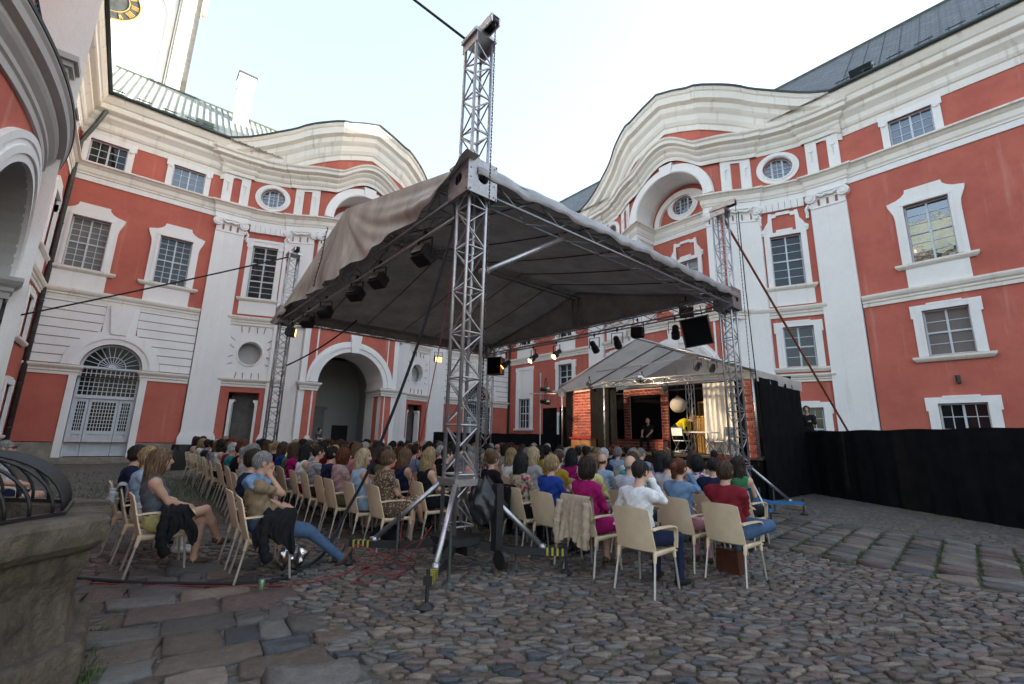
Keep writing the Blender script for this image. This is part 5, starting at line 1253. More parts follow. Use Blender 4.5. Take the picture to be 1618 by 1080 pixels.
q = MB(); truss(q, (16.4, 8.85, SZ), (16.4, 8.85, 4.0), .22, .36, .02, .009, up=(1,0,0)); q.build('lattice_upright', M['alu'], lt, True)
q = MB(); q.tube([(14.2, 13.3, 3.55), (14.25, 9.4, 3.95)], .025, 6); q.build('cross_bar', M['alu_d'], lt); q = MB(); q.tube([(14.2, 11.6, 4.25), (14.2, 7.2, 4.35)], .02, 6); q.build('cross_bar', M['alu_d'], lt)
for yy, zz, rz, lb in ((12.0, 3.95, -30, 'at its far end'), (11.0, 3.9, 0, 'over the brick frame'), (7.35, 4.25, 180, 'above the white curtain'), (6.85, 4.15, 190, 'hanging straight beside another over the curtain'), (8.6, 3.6, 160, 'below the beam near the mirror ball')):
    lamp((14.22, yy, zz), R_(rz), R_(45), 'small black spot lamp inside the stage canopy, '+lb, False, 'can', .9)
# drapes of the stage
for nm, pts, h, lb in (('stage_backdrop', [(SB-.25, SY0+.2), (SB-.25, SY1-.1)], 3.9, 'black backdrop cloth across the rear of the stage'), ('side_drape', [(SB-.3, SY0-.02), (15.6, SY0-.02)], 3.5, 'black side drape closing the rear right side of the stage'), ('side_drape', [(15.55, SY0-.05), (14.1, SY0-.05)], 3.5, 'black side drape next to the stage-side tower'), ('wing_drape', [(14.5, 12.2), (14.5, 10.9)], 3.62, 'black drape hanging between brick panel and brick frame'), ('side_drape', [(14.8, 13.3), (SB-.25, 13.36)], 3.6, 'black side drape closing the far side of the stage'), ('wing_drape', [(14.35, 13.42), (14.8, 13.1)], 3.62, 'narrow black drape left of the painted brick panel')):
    q = drape(nm, '', pts, h, .035, .02, 11); tag(q, lb, 'curtain')
for k, (y0, y1) in enumerate(((13.5, 14.05), (14.05, 14.9))):
    q = MB(); q.box(14.6-.2*k, 14.64-.2*k, y0, y1, 0, 2.95-.03*k); q.box(14.66-.2*k, 14.7-.2*k, y0+.1, y0+.14, 0, 2.6); tag(q.build('masking_flat', M['blackcloth']), 'black masking panel left of the stage, '+('inner one against the drape' if k == 0 else 'outer one by the lamp stand'), 'panel')
# painted brick scenery, brick by brick
brickm = [per_object(mat('painted_brick_%d' % k, c, .8, 0, 10, .3), .3) for k, c in enumerate(((.27,.055,.04), (.21,.045,.036), (.32,.08,.055)))]
mort = mat('painted_mortar', (.58,.36,.30), .9, 0, 5, .2)
PROTOB = {}
def brickwork(par, x, y0, y1, z0, z1, bw=.29, bh=.12, g=.024):
    """courses of thin bricks on the face x (towards the audience)"""
    r = random.Random(int(y0*100)); z = z0; row = 0; cnt = 0; rest = MB()
    while z+bh*.6 < z1:
        y = y0-(bw/2 if row % 2 else 0); zt = min(z+bh-g, z1)
        while y < y1-.02:
            a, b = max(y, y0), min(y+bw-g, y1)
            if b-a > .03:
                if len(BRK) < 290:
                    q = MB(); q.box(x-.022-r.uniform(0, .006), x+.003, a, b, z, zt); BRK.append(q.build('brick', r.choice(brickm), par))
                else: rest.box(x-.022, x+.003, a, b, z, zt, r.randrange(3))
            y += bw
        z += bh; row += 1
    if rest.f: o = rest.build('brickwork', brickm, par); o['kind'] = 'stuff'
BRK = []
bp_ = thing('brick_scenery', 'tall painted brick scenery panel behind the wooden counter', 'scenery', (14.62, 12.9, SZ))
q = MB(); q.box(14.62, 14.68, 12.28, 13.36, SZ, 3.62); q.build('panel_board', mort, bp_); brickwork(bp_, 14.62, 12.28, 13.36, SZ+.02, 3.62)
BRK = []
bf = thing('brick_scenery', 'red brick scenery window frame with low brick ledge around the black opening', 'scenery', (16.6, 11, SZ))
for y0, y1, z0, z1 in ((11.75, 12.06, SZ, 3.75), (9.93, 10.24, SZ, 3.75), (10.24, 11.75, 3.47, 3.75)):
    q = MB(); q.box(16.6, 16.66, y0, y1, z0, z1); q.build('frame_board', mort, bf); brickwork(bf, 16.6, y0, y1, z0+.01, z1, .2)
q = MB(); q.box(16.25, 16.6, 10.0, 12.2, SZ, 1.60); q.build('ledge', mort, bf); brickwork(bf, 16.25, 10.0, 12.2, SZ+.01, 1.60)
q = MB(); q.box(16.22, 16.62, 9.98, 12.22, 1.602, 1.635); q.build('ledge_top', mat('red_ledge_paint', (.30,.02,.025), .6, 0, 5, .2), bf)
q = MB(); q.box(16.75, 16.77, 9.95, 12.05, SZ, 3.8); tag(q.build('black_flat', M['blackcloth']), 'flat black cloth filling the opening of the brick frame', 'backing')
wood = mat('warm_wood', (.32,.16,.065), .55, 0, 3, .3, 0, 10, .5, 5, None, True)
ct_ = thing('wooden_counter', 'small two-door wooden counter with red cloth edged top', 'counter', (14.3, 12.4, SZ))
q = MB(); q.box(14.15, 14.5, 11.92, 12.95, SZ, 1.62); q.build('carcass', wood, ct_)
for a, b in ((11.95, 12.42), (12.45, 12.92)): q = MB(); q.box(14.125, 14.149, a, b, SZ+.04, 1.59); q.build('door', wood, ct_)
q = MB(); q.box(14.08, 14.55, 11.86, 13.0, 1.62, 1.66); q.grid(lambda u, v: (14.08-.01*math.sin(u*60), 11.86+1.14*u, 1.66-.07*v-.012*math.sin(u*45)), 40, 1, flip=True); q.build('red_top', mat('red_felt', (.28,.012,.02), .9, 0, 5, .2), ct_)
# white curtain, lit warm
cw = mat('white_muslin', (.86,.83,.77), .85, 0, 2, .1)
q = MB()
def cur(u, v): y = 6.95+1.15*u; return (15.9+.06*math.sin(u*40)*(.4+.6*(1-v))+.03*math.sin(u*17+v*3), y+.05*(v-.5)*0, SZ+.02+2.5*v)
q.grid(cur, 70, 6); q.grid(lambda u, v: tuple(np.array(cur(u, v))+np.array([.012, 0, 0])), 70, 6, flip=True); tag(q.build('white_curtain', cw, None, True), 'white muslin curtain hanging at the right side of the stage', 'curtain')
q = drape('side_drape', '', [(15.9, 6.9), (15.9, 5.6)], 3.6, .02, .02, 9); tag(q, 'black drape right of the white curtain', 'curtain')
bw_ = thing('brick_scenery', 'narrow painted brick pillar at the right edge of the stage', 'scenery', (14.3, 5.85, SZ)); q = MB(); q.box(14.4, 14.46, 5.7, 6.0, SZ, 3.5); q.build('panel_board', mort, bw_)
BRK = []; brickwork(bw_, 14.4, 5.7, 6.0, SZ+.01, 3.5)
# mirror ball, paper lantern
mb_ = thing('mirror_ball', 'silver mirror ball hanging from the stage truss', 'mirror ball', (14.2, 9.53, 3.6))
q = MB(); N = 14
V = []
for i in range(N):
    p0, p1 = -math.pi/2+math.pi*i/N, -math.pi/2+math.pi*(i+1)/N; m_ = max(4, int(26*math.cos((p0+p1)/2)))
    for k in range(m_):
        a0, a1 = 2*math.pi*(k+.05)/m_, 2*math.pi*(k+.95)/m_; e = .03*(p1-p0)*3
        q.add([(14.2+.19*math.cos(p)*math.cos(a), 9.53+.19*math.cos(p)*math.sin(a), 3.78+.19*math.sin(p)) for p, a in ((p0+e, a0), (p0+e, a1), (p1-e, a1), (p1-e, a0))], [(0,1,2,3)])
q.build('mirror_tiles', mat('mirror', (.8,.8,.8), .06, 1, 3, 0), mb_); q = MB(); q.lathe([(.183*math.cos(t), .183*math.sin(t)) for t in np.linspace(-1.57, 1.57, 12)], 20, 0, (14.2, 9.53, 3.78)); q.build('core', M['pipe'], mb_, True)
q = MB(); q.tube([(14.2, 9.53, 3.96), (14.22, 9.53, 4.3)], .008, 5); q.box(14.16, 14.26, 9.49, 9.57, 3.97, 4.05); q.build('motor', M['black'], mb_)
pl = thing('paper_lantern', 'round cream paper lantern with red cap beside the lattice upright', 'lantern', (16.1, 9.2, 2.94))
q = MB(); q.lathe([(max(.02, .3*math.cos(t))*(1+.012*math.cos(t*40)), .29*math.sin(t)) for t in np.linspace(-1.5, 1.5, 40)], 24, 0, (16.1, 9.2, 2.94)); q.build('shade', mat('cream_paper', (.62,.56,.46), .8, 0, 3, .08), pl, True)
q = MB(); q.lathe([(.0,.36),(.06,.36),(.1,.3),(.1,.27),(0,.27)], 12, 0, (16.1, 9.2, 2.94)); q.tube([(16.1, 9.2, 3.3), (16.1, 9.2, 4.4)], .006, 4); q.build('cap', mat('dark_red_cap', (.16,.02,.02), .6, 0, 5, .2), pl)
# golden screen with its lamp, picture frame
gd = mat('gold_lacquer', (.55,.33,.08), .4, .35, 5, .3)
gs = thing('golden_screen', 'golden lattice screen lit from within behind the folding chairs', 'screen', (16.7, 8.5, SZ))
q = MB()
for i in range(8): y = 8.15+.1*i; q.box(16.68, 16.72, y, y+.018, SZ, 2.5)
for i in range(12): z = SZ+.05+.12*i; q.box(16.685, 16.715, 8.15, 8.87, z, z+.018)
q.build('lattice', gd, gs); q = MB(); q.box(16.66, 16.74, 8.1, 8.15, SZ, 2.55); q.box(16.66, 16.74, 8.87, 8.92, SZ, 2.55); q.box(16.66, 16.74, 8.15, 8.87, 2.5, 2.55); q.build('frame', gd, gs)
q = MB(); q.box(16.76, 16.78, 8.16, 8.86, SZ+.02, 2.48); q.build('glowing_panel', mat('lit_panel', (.45,.27,.09), .6, 0, 2, .3, emis=(1, .5, .14, .05)), gs)
pf = thing('picture_frame', 'gilt framed picture standing above the golden screen', 'picture', (16.9, 8.4, 2.6))
q = MB(); q.box(16.86, 16.9, 8.25, 8.75, 2.56, 3.05); q.build('canvas', mat('picture_brown', (.14,.07,.03), .6, 0, 6, .6), pf)
q = MB()
for a, b, c, d in ((8.2, 8.26, 2.5, 3.1), (8.74, 8.8, 2.5, 3.1), (8.26, 8.74, 2.5, 2.56), (8.26, 8.74, 3.04, 3.1)): q.box(16.83, 16.92, a, b, c, d)
q.build('frame', gd, pf)
# folding table and chairs
wp = mat('white_plastic', (.72,.71,.69), .45, 0, 5, .06); gleg = mat('grey_steel_leg', (.22,.22,.23), .4, .5, 8, .1)
tb = thing('folding_table', 'white folding table with grey legs at the right of the stage', 'table', (15.2, 7.9, SZ), 0); ORG[tb.name] = (0, 0, 0); B = (15.2, 7.9, SZ)
tb.location = B
q = MB(); q.box(-.3, .3, -.5, .5, .73, .765); q.build('tabletop', wp, tb)
for sg in (-1, 1):
    q = MB(); q.tube([(-.25, sg*.42, 0), (.25, sg*.12, .73)], .014, 6); q.tube([(.25, sg*.42, 0), (-.25, sg*.12, .73)], .014, 6); q.tube([(-.25, sg*.42, .02), (.25, sg*.42, .02)], .014, 6); q.build('leg', gleg, tb)
def folding_chair(pos, rz, label):
    t = thing('folding_chair', label, 'chair', pos, rz, 'white folding chairs on the stage'); ORG[t.name] = (0, 0, 0)
    q = MB(); q.box(-.2, .2, -.21, .21, .44, .465); q.build('seat', wp, t)
    q = MB(); q.grid(lambda u, v: (-.24-.03*v+.02*(1-abs(2*u-1)), -.21+.42*u, .62+.26*v), 8, 3); q.grid(lambda u, v: (-.258-.03*v+.02*(1-abs(2*u-1)), -.21+.42*u, .62+.26*v), 8, 3, flip=True); q.build('backrest', wp, t)
    for sg in (-1, 1):
        q = MB(); q.tube([(-.26, sg*.225, .9), (-.2, sg*.225, .5), (.22, sg*.225, 0)], .013, 6); q.build('leg', gleg, t); q = MB(); q.tube([(.16, sg*.205, .45), (-.24, sg*.205, 0)], .013, 6); q.build('leg', gleg, t)
    q = MB(); q.tube([(-.26, -.225, .9), (-.26, .225, .9)], .013, 6); q.tube([(.13, -.225, .12), (.13, .225, .12)], .01, 6); q.build('stretcher', gleg, t)
folding_chair((15.0, 8.5, SZ), R_(-5), 'white folding chair at the left end of the stage table, back to the audience'); folding_chair((15.75, 7.75, SZ), R_(180), 'white folding chair behind the stage table'); folding_chair((15.2, 7.12, SZ), R_(75), 'white folding chair at the right end of the stage table, side on')
# lamp stand left of the stage
ls = thing('lamp_stand', 'tall T-shaped lamp stand with two spot lamps left of the stage', 'lamp stand', (12.9, 13.5, 0))
q = MB(); q.tube([(12.9, 13.5, .05), (12.9, 13.5, 4.25)], .028, 8)
q.build('mast', M['alu'], ls); q = MB(); q.tube([(12.9, 14.15, 3.42), (12.9, 12.6, 3.32)], .028, 8); q.build('cross_bar', M['alu'], ls)
for k in range(3): a = R_(120*k+30); q = MB(); q.tube([(12.9, 13.5, .5), (12.9+.5*math.cos(a), 13.5+.5*math.sin(a), .02)], .018, 6); q.build('foot', M['black'], ls)
lamp((12.92, 13.2, 3.85), R_(-60), R_(0), 'upper spot lamp on the T-shaped stand', False, 'can', 1.15); lamp((12.92, 13.2, 3.33), R_(-60), R_(5), 'lower spot lamp on the T-shaped stand', False, 'can', 1.15)
# warm light of the lit stage lamps on the scene
def area(loc, to, e, col, size):
    d = bpy.data.lights.new('stage_light', 'SPOT'); o = bpy.data.objects.new('stage_light', d); COL.objects.link(o); o.location = loc; d.energy = e; d.color = col; d.shadow_soft_size = size; d.spot_size = R_(55); d.spot_blend = .6
    o.rotation_euler = (Vector(loc)-Vector(to)).to_track_quat('Z', 'Y').to_euler()
area((11.0, 12.1, 4.4), (16.3, 9.2, 2.0), 330, (1, .76, .5), .12); area((11.0, 10.9, 4.4), (15.8, 7.4, 2.3), 520, (1, .78, .54), .12); area((11.0, 12.3, 4.4), (15.6, 11.9, 2.3), 260, (1, .76, .5), .12)
# bins by the side door
bn = thing('waste_bin', 'round bin lined with a yellow bag by the far wall', 'bin', (.82, 23.5, 0)); q = MB(); q.lathe([(.0,0),(.26,0),(.3,.85),(.32,.87),(.28,.9),(.26,.86)], 16, 0, (.82, 23.5, 0)); q.build('body', mat('yellow_bag', (.50,.50,.06), .5, 0, 5, .25, .3, 12), bn, True); q = MB(); q.lathe([(.31,.84),(.34,.86),(.34,.9),(.31,.92)], 16, 0, (.82, 23.5, 0)); q.build('rim', M['black'], bn, True)
bn = thing('waste_bin', 'square black wheelie bin with bag beside the yellow one', 'bin', (1.95, 23.3, 0)); q = MB(); q.prism([(1.65, 23.0), (2.25, 23.0), (2.25, 23.6), (1.65, 23.6)], 0, .95, plane='xy'); q.build('body', mat('black_bin_bag', (.015,.015,.016), .3, 0, 5, .2, .4, 10), bn); q = MB(); q.grid(lambda u, v: (1.95+.36*math.cos(u*6.283)*(1+.06*math.sin(u*40)), 23.3+.36*math.sin(u*6.283)*(1+.06*math.sin(u*40)), .98-.2*v), 40, 2); q.box(1.62, 2.28, 22.97, 23.63, .95, 1.0); q.build('lid', M['black'], bn, True)
# ================================================================ people: one continuous body each, grown from joints
def _cap(a, b, ra, rb, m, k=.03): return ('c', np.array(a, float), np.array(b, float), ra, rb, m, k)
def _ell(c, r, m, k=.03, yaw=0., pit=0.): return ('e', np.array(c, float), np.array(r, float), yaw, pit, m, k)
def sdf_prim(p, P):
    if p[0] == 'c':
        a, b = p[1], p[2]; d = b-a; t = np.clip(((P-a)@d)/max(1e-9, d@d), 0, 1); return np.linalg.norm(P-(a+t[..., None]*d), axis=-1)-(p[3]+t*(p[4]-p[3]))
    q = P-p[1]; cy, sy, cp, sp = math.cos(p[3]), math.sin(p[3]), math.cos(p[4]), math.sin(p[4])
    x = q[..., 0]*cy+q[..., 1]*sy; y = -q[..., 0]*sy+q[..., 1]*cy; z = q[..., 2]; x, z = x*cp+z*sp, -x*sp+z*cp
    q = np.stack([x, y, z], -1); k0 = np.linalg.norm(q/p[2], axis=-1); k1 = np.linalg.norm(q/p[2]**2, axis=-1)+1e-9; return k0*(k0-1)/k1
def prim_box(p, e):
    if p[0] == 'c': r = max(p[3], p[4])+e; return np.minimum(p[1], p[2])-r, np.maximum(p[1], p[2])+r
    r = max(p[2])+e; return p[1]-r, p[1]+r
def mesh_sdf(prims, h, cut=()):
    lo = np.min([prim_box(p, .03)[0] for p in prims], 0); hi = np.max([prim_box(p, .03)[1] for p in prims], 0)
    n = np.ceil((hi-lo)/h).astype(int)+2; f = np.full(n, 1.)
    G = [lo[i]+h*np.arange(n[i]) for i in range(3)]
    def sub(p, e):
        a, b = prim_box(p, e); i0 = np.maximum(0, np.floor((a-lo)/h).astype(int)); i1 = np.minimum(n, np.ceil((b-lo)/h).astype(int)+1)
        s = tuple(slice(i0[k], i1[k]) for k in range(3)); X = np.stack(np.meshgrid(G[0][s[0]], G[1][s[1]], G[2][s[2]], indexing='ij'), -1); return s, X
    for p in prims:
        k = p[6] if p[0] == 'c' else p[6]
        s, X = sub(p, .06); d = sdf_prim(p, X); g = f[s]; hh = np.clip(.5+.5*(d-g)/k, 0, 1); f[s] = d*(1-hh)+g*hh-k*hh*(1-hh)
    for p in cut:
        if p[0] == 'h': X = np.stack(np.meshgrid(*G, indexing='ij'), -1); f = np.maximum(f, (X-p[1])@p[2])
        else: s, X = sub(p, .06); f[s] = np.maximum(f[s], -sdf_prim(p, X))
    S = f < 0
    c = sum(S[i:n[0]-1+i, j:n[1]-1+j, k:n[2]-1+k].astype(int) for i in (0,1) for j in (0,1) for k in (0,1)); act = (c > 0) & (c < 8)
    pos = np.zeros(act.shape+(3,)); cnt = np.zeros(act.shape)
    I = np.indices(act.shape).transpose(1, 2, 3, 0)
    m = tuple(v-1 for v in n)
    for ax in range(3):
        o = [a for a in range(3) if a != ax]
        for u in (0, 1):
            for v in (0, 1):
                st_ = [0, 0, 0]; st_[o[0]] = u; st_[o[1]] = v; en = list(st_); en[ax] = 1
                A = f[st_[0]:st_[0]+m[0], st_[1]:st_[1]+m[1], st_[2]:st_[2]+m[2]]; B = f[en[0]:en[0]+m[0], en[1]:en[1]+m[1], en[2]:en[2]+m[2]]
                cr = (A < 0) != (B < 0); t = np.where(cr, A/np.where(A == B, 1, A-B), 0)
                for a in range(3): pos[..., a] += np.where(cr, st_[a]+(t if a == ax else 0), 0)
                cnt += cr
    idx = np.full(act.shape, -1); idx[act] = np.arange(act.sum())
    V = lo+h*(I[act]+pos[act]/np.maximum(1, cnt[act])[:, None]); F = []
    for ax in range(3):
        o = [(ax+1) % 3, (ax+2) % 3]; s0 = [slice(None)]*3; s0[ax] = slice(0, n[ax]-1); s1 = list(s0); s1[ax] = slice(1, n[ax])
        for a in o: s0[a] = slice(1, n[a]-1); s1[a] = slice(1, n[a]-1)
        A, B = S[tuple(s0)], S[tuple(s1)]; E = np.argwhere(A != B)
        if not len(E): continue
        fl = A[tuple(E.T)]; base = E.copy(); base[:, o[0]] += 1; base[:, o[1]] += 1
        def cell(du, dv): q = base.copy(); q[:, o[0]] -= du; q[:, o[1]] -= dv; return idx[tuple(q.T)]
        Q = np.stack([cell(1, 1), cell(0, 1), cell(0, 0), cell(1, 0)], 1); Q[~fl] = Q[~fl][:, ::-1]; F.append(Q)
    return V, np.concatenate(F)
def ik(S, T, l1, l2, pole):
    S, T = np.array(S, float), np.array(T, float); d = T-S; L = np.linalg.norm(d)
    if L > (l1+l2)*.985: T = S+d/L*(l1+l2)*.985; d = T-S; L = np.linalg.norm(d)
    d = d/L; a = (l1*l1-l2*l2+L*L)/(2*L); hh = math.sqrt(max(0, l1*l1-a*a)); p = np.array(pole, float); p = p-d*(p@d); p /= np.linalg.norm(p)+1e-9
    return S+d*a+p*hh, T
def body(name, fem=False, legs='normal', arms=('lap', 'lap'), sleeve='short', low='trousers', lean=0., yaw=0., pitch=0., bulk=1., h=.02, stand=False, fingers=True, tucked=0., beard=False, hoodie=False):
    """returns (mesh, head position, head yaw, head pitch); materials 0 skin 1 top 2 lower 3 shoes 4 lips/brows"""
    w = (.165 if fem else .19)*(.5+.5*bulk); b = bulk; Pz = .95 if stand else .56; pr = []; cl, sl = math.cos(lean), math.sin(lean)
    def up(x, y, z): return np.array([x*cl+(z)*sl, y, Pz+z*cl-x*sl])
    lx = -.02 if stand else -.065
    T1 = 1
    pr += [_ell(up(0, 0, .0), (.13*b, .165*b, .125), 2 if low in ('trousers', 'shorts', 'skirt') else 1, .04), _ell(up(lx*.3, 0, .13), (.112*b, .142*b, .14), T1, .05, 0, lean), _ell(up(lx*.8, 0, .29), (.115*b, .158*(1 if not fem else .93)*b, .17), T1, .05, 0, lean)]
    pr += [_cap(up(lx, -w*.72, .425), up(lx, w*.72, .425), .072*b, .072*b, T1, .05), _ell(up(lx-.03, 0, .36), (.085, .15*b, .11), T1, .05)]
    if fem:
        for s in (-1, 1): pr.append(_ell(up(lx+.09, s*.07, .28), (.065, .07, .068), T1, .04))
    elif b > 1.08: pr.append(_ell(up(.06, 0, .08), (.13, .15, .13), T1, .06))
    N = up(lx+.005, 0, .47); H = up(lx+.045, 0, .655) if not stand else up(lx+.035, 0, .66)
    if stand: H = H+np.array([0, 0, .02])
    pr.append(_cap(N, H+np.array([-.012, 0, -.06]), .056 if not fem else .047, .05 if not fem else .043, 0, .02))
    if hoodie: pr.append(_cap(N+np.array([-.06, -.07, .0]), N+np.array([-.06, .07, .0]), .05, .05, 1, .05))
    cy, sy, cp, sp = math.cos(yaw), math.sin(yaw), math.cos(pitch), math.sin(pitch)
    def hd(x, y, z): x, z = x*cp+z*sp, -x*sp+z*cp; return H+np.array([x*cy-y*sy, x*sy+y*cy, z])
    e = lambda c, r, m=0, k=.015: _ell(hd(*c), r, m, k, yaw, pitch)
    pr += [e((-.008, 0, .022), (.097, .077, .105)), e((.028, 0, -.045), (.066, .06, .075), 0, .03), e((.06, 0, -.088), (.03, .032, .028), 0, .02), _cap(hd(.09, 0, .018), hd(.112, 0, -.026), .010, .015, 0, .012), e((.075, .034, -.02), (.022, .024, .02), 0, .02), e((.075, -.034, -.02), (.022, .024, .02), 0, .02)]
    for s in (-1, 1): pr += [e((-.005, s*.079, -.005), (.022, .012, .033), 0, .008), e((.081, s*.033, .024), (.012, .013, .008), 5, .002), _cap(hd(.086, s*.016, .04), hd(.078, s*.052, .043), .006, .005, 4, .003)]
    pr += [_cap(hd(.094, -.019, -.058), hd(.094, .019, -.058), .0085, .0085, 6, .003)]
    if beard: pr += [e((.052, 0, -.085), (.048, .05, .045), 4, .012)]
    hands = []
    for s, mode in ((1, arms[0]), (-1, arms[1])):
        Sh = up(lx, s*w, .415); l1, l2 = (.285, .25) if not fem else (.265, .235)
        tg, pole = {'lap': ((.27, s*.05, .12), (-.3, s*.8, -1)), 'rest': ((.2, s*.26, .16), (-1, s*.6, -.6)), 'knee': ((.40, s*.12, .03), (-.2, s*.9, -.4)), 'cross': ((.16, -s*.10, .24), (.1, s*1, -.7)), 'down': ((.02, s*.25, -.1), (-1, s*.3, 0)), 'fwd': ((.36, s*.1, .24), (0, s*.5, -1)), 'hold': ((.22, s*.02, .1), (-.3, s*1, -.6)), 'chin': (None, (.3, s*.6, -1)), 'face': (None, (.5, s*.25, -1))}[mode]
        if tg is None: t = hd(.085, s*.02, -.125) if mode == 'chin' else hd(.10, s*.075, -.08)
        else: t = up(*tg) if mode != 'knee' else np.array([tg[0], tg[1], Pz+.06])
        E, Hn = ik(Sh, t, l1, l2, pole); rs = .9 if fem else 1.
        ue = Sh+(E-Sh)*.55; am = 1 if sleeve != 'none' else 0
        pr.append(_ell(Sh, (.062*rs, .06*rs, .065*rs), am, .03))
        if sleeve == 'long': pr += [_cap(Sh, E, .056*rs, .047*rs, 1, .025), _cap(E, Hn, .046*rs, .036*rs, 1, .02)]
        else:
            pr += [_cap(Sh, ue, .055*rs, .051*rs, am, .025), _cap(ue, E, .043*rs, .038*rs, 0, .012), _cap(E, Hn, .038*rs, .026*rs, 0, .02)]
        fd = (Hn-E)/np.linalg.norm(Hn-E)
        if mode == 'rest': fd = np.array([.95, 0, -.3])
        if mode in ('chin', 'face'): fd = np.array([.15, -s*.35, .9]); fd /= np.linalg.norm(fd)
        if mode == 'knee': fd = np.array([.75, -s*.1, -.65])
        side = np.cross(fd, (0, 0, 1)); side = side/np.linalg.norm(side) if np.linalg.norm(side) > .2 else np.array([0, 1., 0]); nrm = np.cross(side, fd)
        if nrm[2] < 0: nrm = -nrm
        pm = Hn+fd*.05; pr += [_cap(Hn, pm, .026, .030, 0, .02), _cap(pm-side*.018, pm+side*.018, .017, .017, 0, .02)]
        hands.append((pm+fd*.022, fd, side, nrm, s, mode))
    sk = low == 'skirt' or low == 'dress'; lm = 1 if low == 'dress' else 2
    for s in (1, -1):
        hp = np.array([.03, s*.085*b, Pz-.03])
        if stand: kn, an = np.array([.02, s*.09, .50]), np.array([-.01, s*.095, .09]); ft = np.array([1., s*.15, 0])
        elif legs == 'ext': kn, an = np.array([.50, s*.09, .44]), np.array([.90, s*.07+(.05 if s > 0 else 0), .10]); ft = np.array([.6, s*.2, .75])
        elif legs == 'cross' and s < 0: kn, an = np.array([.47, .02, .63]), np.array([.66, .13, .27]); ft = np.array([.9, .2, -.35])
        elif legs == 'cross': kn, an = np.array([.45, .07, .50]), np.array([.42, .05, .085]); ft = np.array([1., .1, 0])
        elif legs == 'ankle' and s < 0: kn, an = np.array([.40, -.28, .60]), np.array([.42, .12, .62]); ft = np.array([.35, .8, -.3])
        elif legs == 'tuck': kn, an = np.array([.45, s*.11, .49]), np.array([.27, s*.08, .085]); ft = np.array([1., s*.1, -.15])
        else: kn, an = np.array([.45, s*(.09 if fem else .14), .50]), np.array([.43, s*(.09 if fem else .15), .085]); ft = np.array([1., s*.2, 0])
        ft = ft/np.linalg.norm(ft); tm = lm if low != 'none' else 0
        rt = (.088, .064) if not fem else (.09, .06)
        if low == 'trousers': pr += [_cap(hp, kn, rt[0]*b, rt[1]+.006, 2, .02), _cap(kn, an+(kn-an)*.06, rt[1], .048, 2, .02)]
        else:
            md = hp+(kn-hp)*(.62 if low == 'shorts' else .86)
            pr += [_cap(hp, md, rt[0]*b*1.03, rt[1]+.014, tm, .03), _cap(md, kn, rt[1]+.004, rt[1]-.008, 0, .008), _cap(kn, kn+(an-kn)*.45, rt[1]-.01, .052, 0, .02), _cap(kn+(an-kn)*.4, an, .053, .034, 0, .02)]
        he = an+np.array([0, 0, -.03])-ft*.035; to = an+ft*.14+np.array([0, 0, -.042 if abs(ft[2]) < .2 else -.01])
        pr += [_cap(an, an+np.array([0, 0, -.03]), .037, .038, 3 if low in ('trousers',) else 0, .02), _cap(he, he+ft*.09, .036, .038, 3, .02), _cap(he+ft*.08, to, .04, .030, 3, .02)]
    if sk and not stand: pr += [_ell((.26, .0, Pz-.03), (.22, .155*b, .075), lm, .05)]
    elif sk: pr += [_cap((.0, 0, .9), (.01, 0, .52), .15, .19, lm, .05)]
    if low == 'long': pass
    V, F = mesh_sdf(pr, h)
    C = V[F].mean(1); best = np.full(len(C), 9.); mi = np.zeros(len(C), int)
    for p in pr:
        a, bb = prim_box(p, .05); sel = np.all((C > a) & (C < bb), 1)
        if sel.any(): d = sdf_prim(p, C[sel]); ii = np.where(sel)[0]; up_ = d < best[ii]; best[ii[up_]] = d[up_]; mi[ii[up_]] = p[5]
    mi[mi == 6] = 4
    # soft folds in the cloth
    vm = np.zeros(len(V), int)
    for k in range(4): vm[F[:, k]] = mi
    cl_ = (vm == 1) | (vm == 2); X = V[cl_]; amp = .0068*(np.sin(X[:, 2]*52+X[:, 1]*31+2*np.sin(X[:, 0]*17))+.7*np.sin(X[:, 0]*63-X[:, 2]*38+X[:, 1]*21)); cen = np.stack([X[:, 0]*0+np.where(X[:, 2] > Pz+.02, lx*.6, X[:, 0]), np.where(X[:, 2] > Pz+.02, 0, X[:, 1]), X[:, 2]], 1)
    d = X-cen; L = np.linalg.norm(d, axis=1)[:, None]; V[cl_] += np.where(L > .02, d/np.maximum(L, .02), 0)*amp[:, None]
    mb = MB(); mb.v = [tuple(p) for p in V]; mb.f = [tuple(int(i) for i in f) for f in F]; mb.m = [int(min(5, k)) for k in mi]
    if fingers:
        for o, fd, sd, nr, s, mode in hands:
            curl = .9 if mode not in ('down',) else .5
            for k, (off, L) in enumerate(((-.027, .066), (-.009, .074), (.009, .070), (.026, .056))):
                p0 = o+sd*off-fd*.012; d1 = fd-nr*.25*curl; d1 /= np.linalg.norm(d1); d2 = fd-nr*1.0*curl; d2 /= np.linalg.norm(d2); p1 = p0+d1*L*.5; p2 = p1+d2*L*.32; p3 = p2+(d2-nr*.5)/np.linalg.norm(d2-nr*.5)*L*.26
                mb.tube([p0, p1, p2, p3], [.0095, .009, .008, .006], 5, 0)
            th = sd*(-s); th = th if th[1]*s < 0 or abs(th[1]) < .1 else -th
            p0 = o+th*.026-fd*.05; mb.tube([p0, p0+(th*.7+fd*.7)*.035, p0+(th*.35+fd*.9)*.062], [.012, .0105, .007], 5, 0)
    me = bpy.data.meshes.new(name); me.from_pydata(mb.v, [], mb.f); me.polygons.foreach_set('material_index', mb.m); me.polygons.foreach_set('use_smooth', [True]*len(mb.f)); me.update()
    return me, tuple(H), yaw, pitch
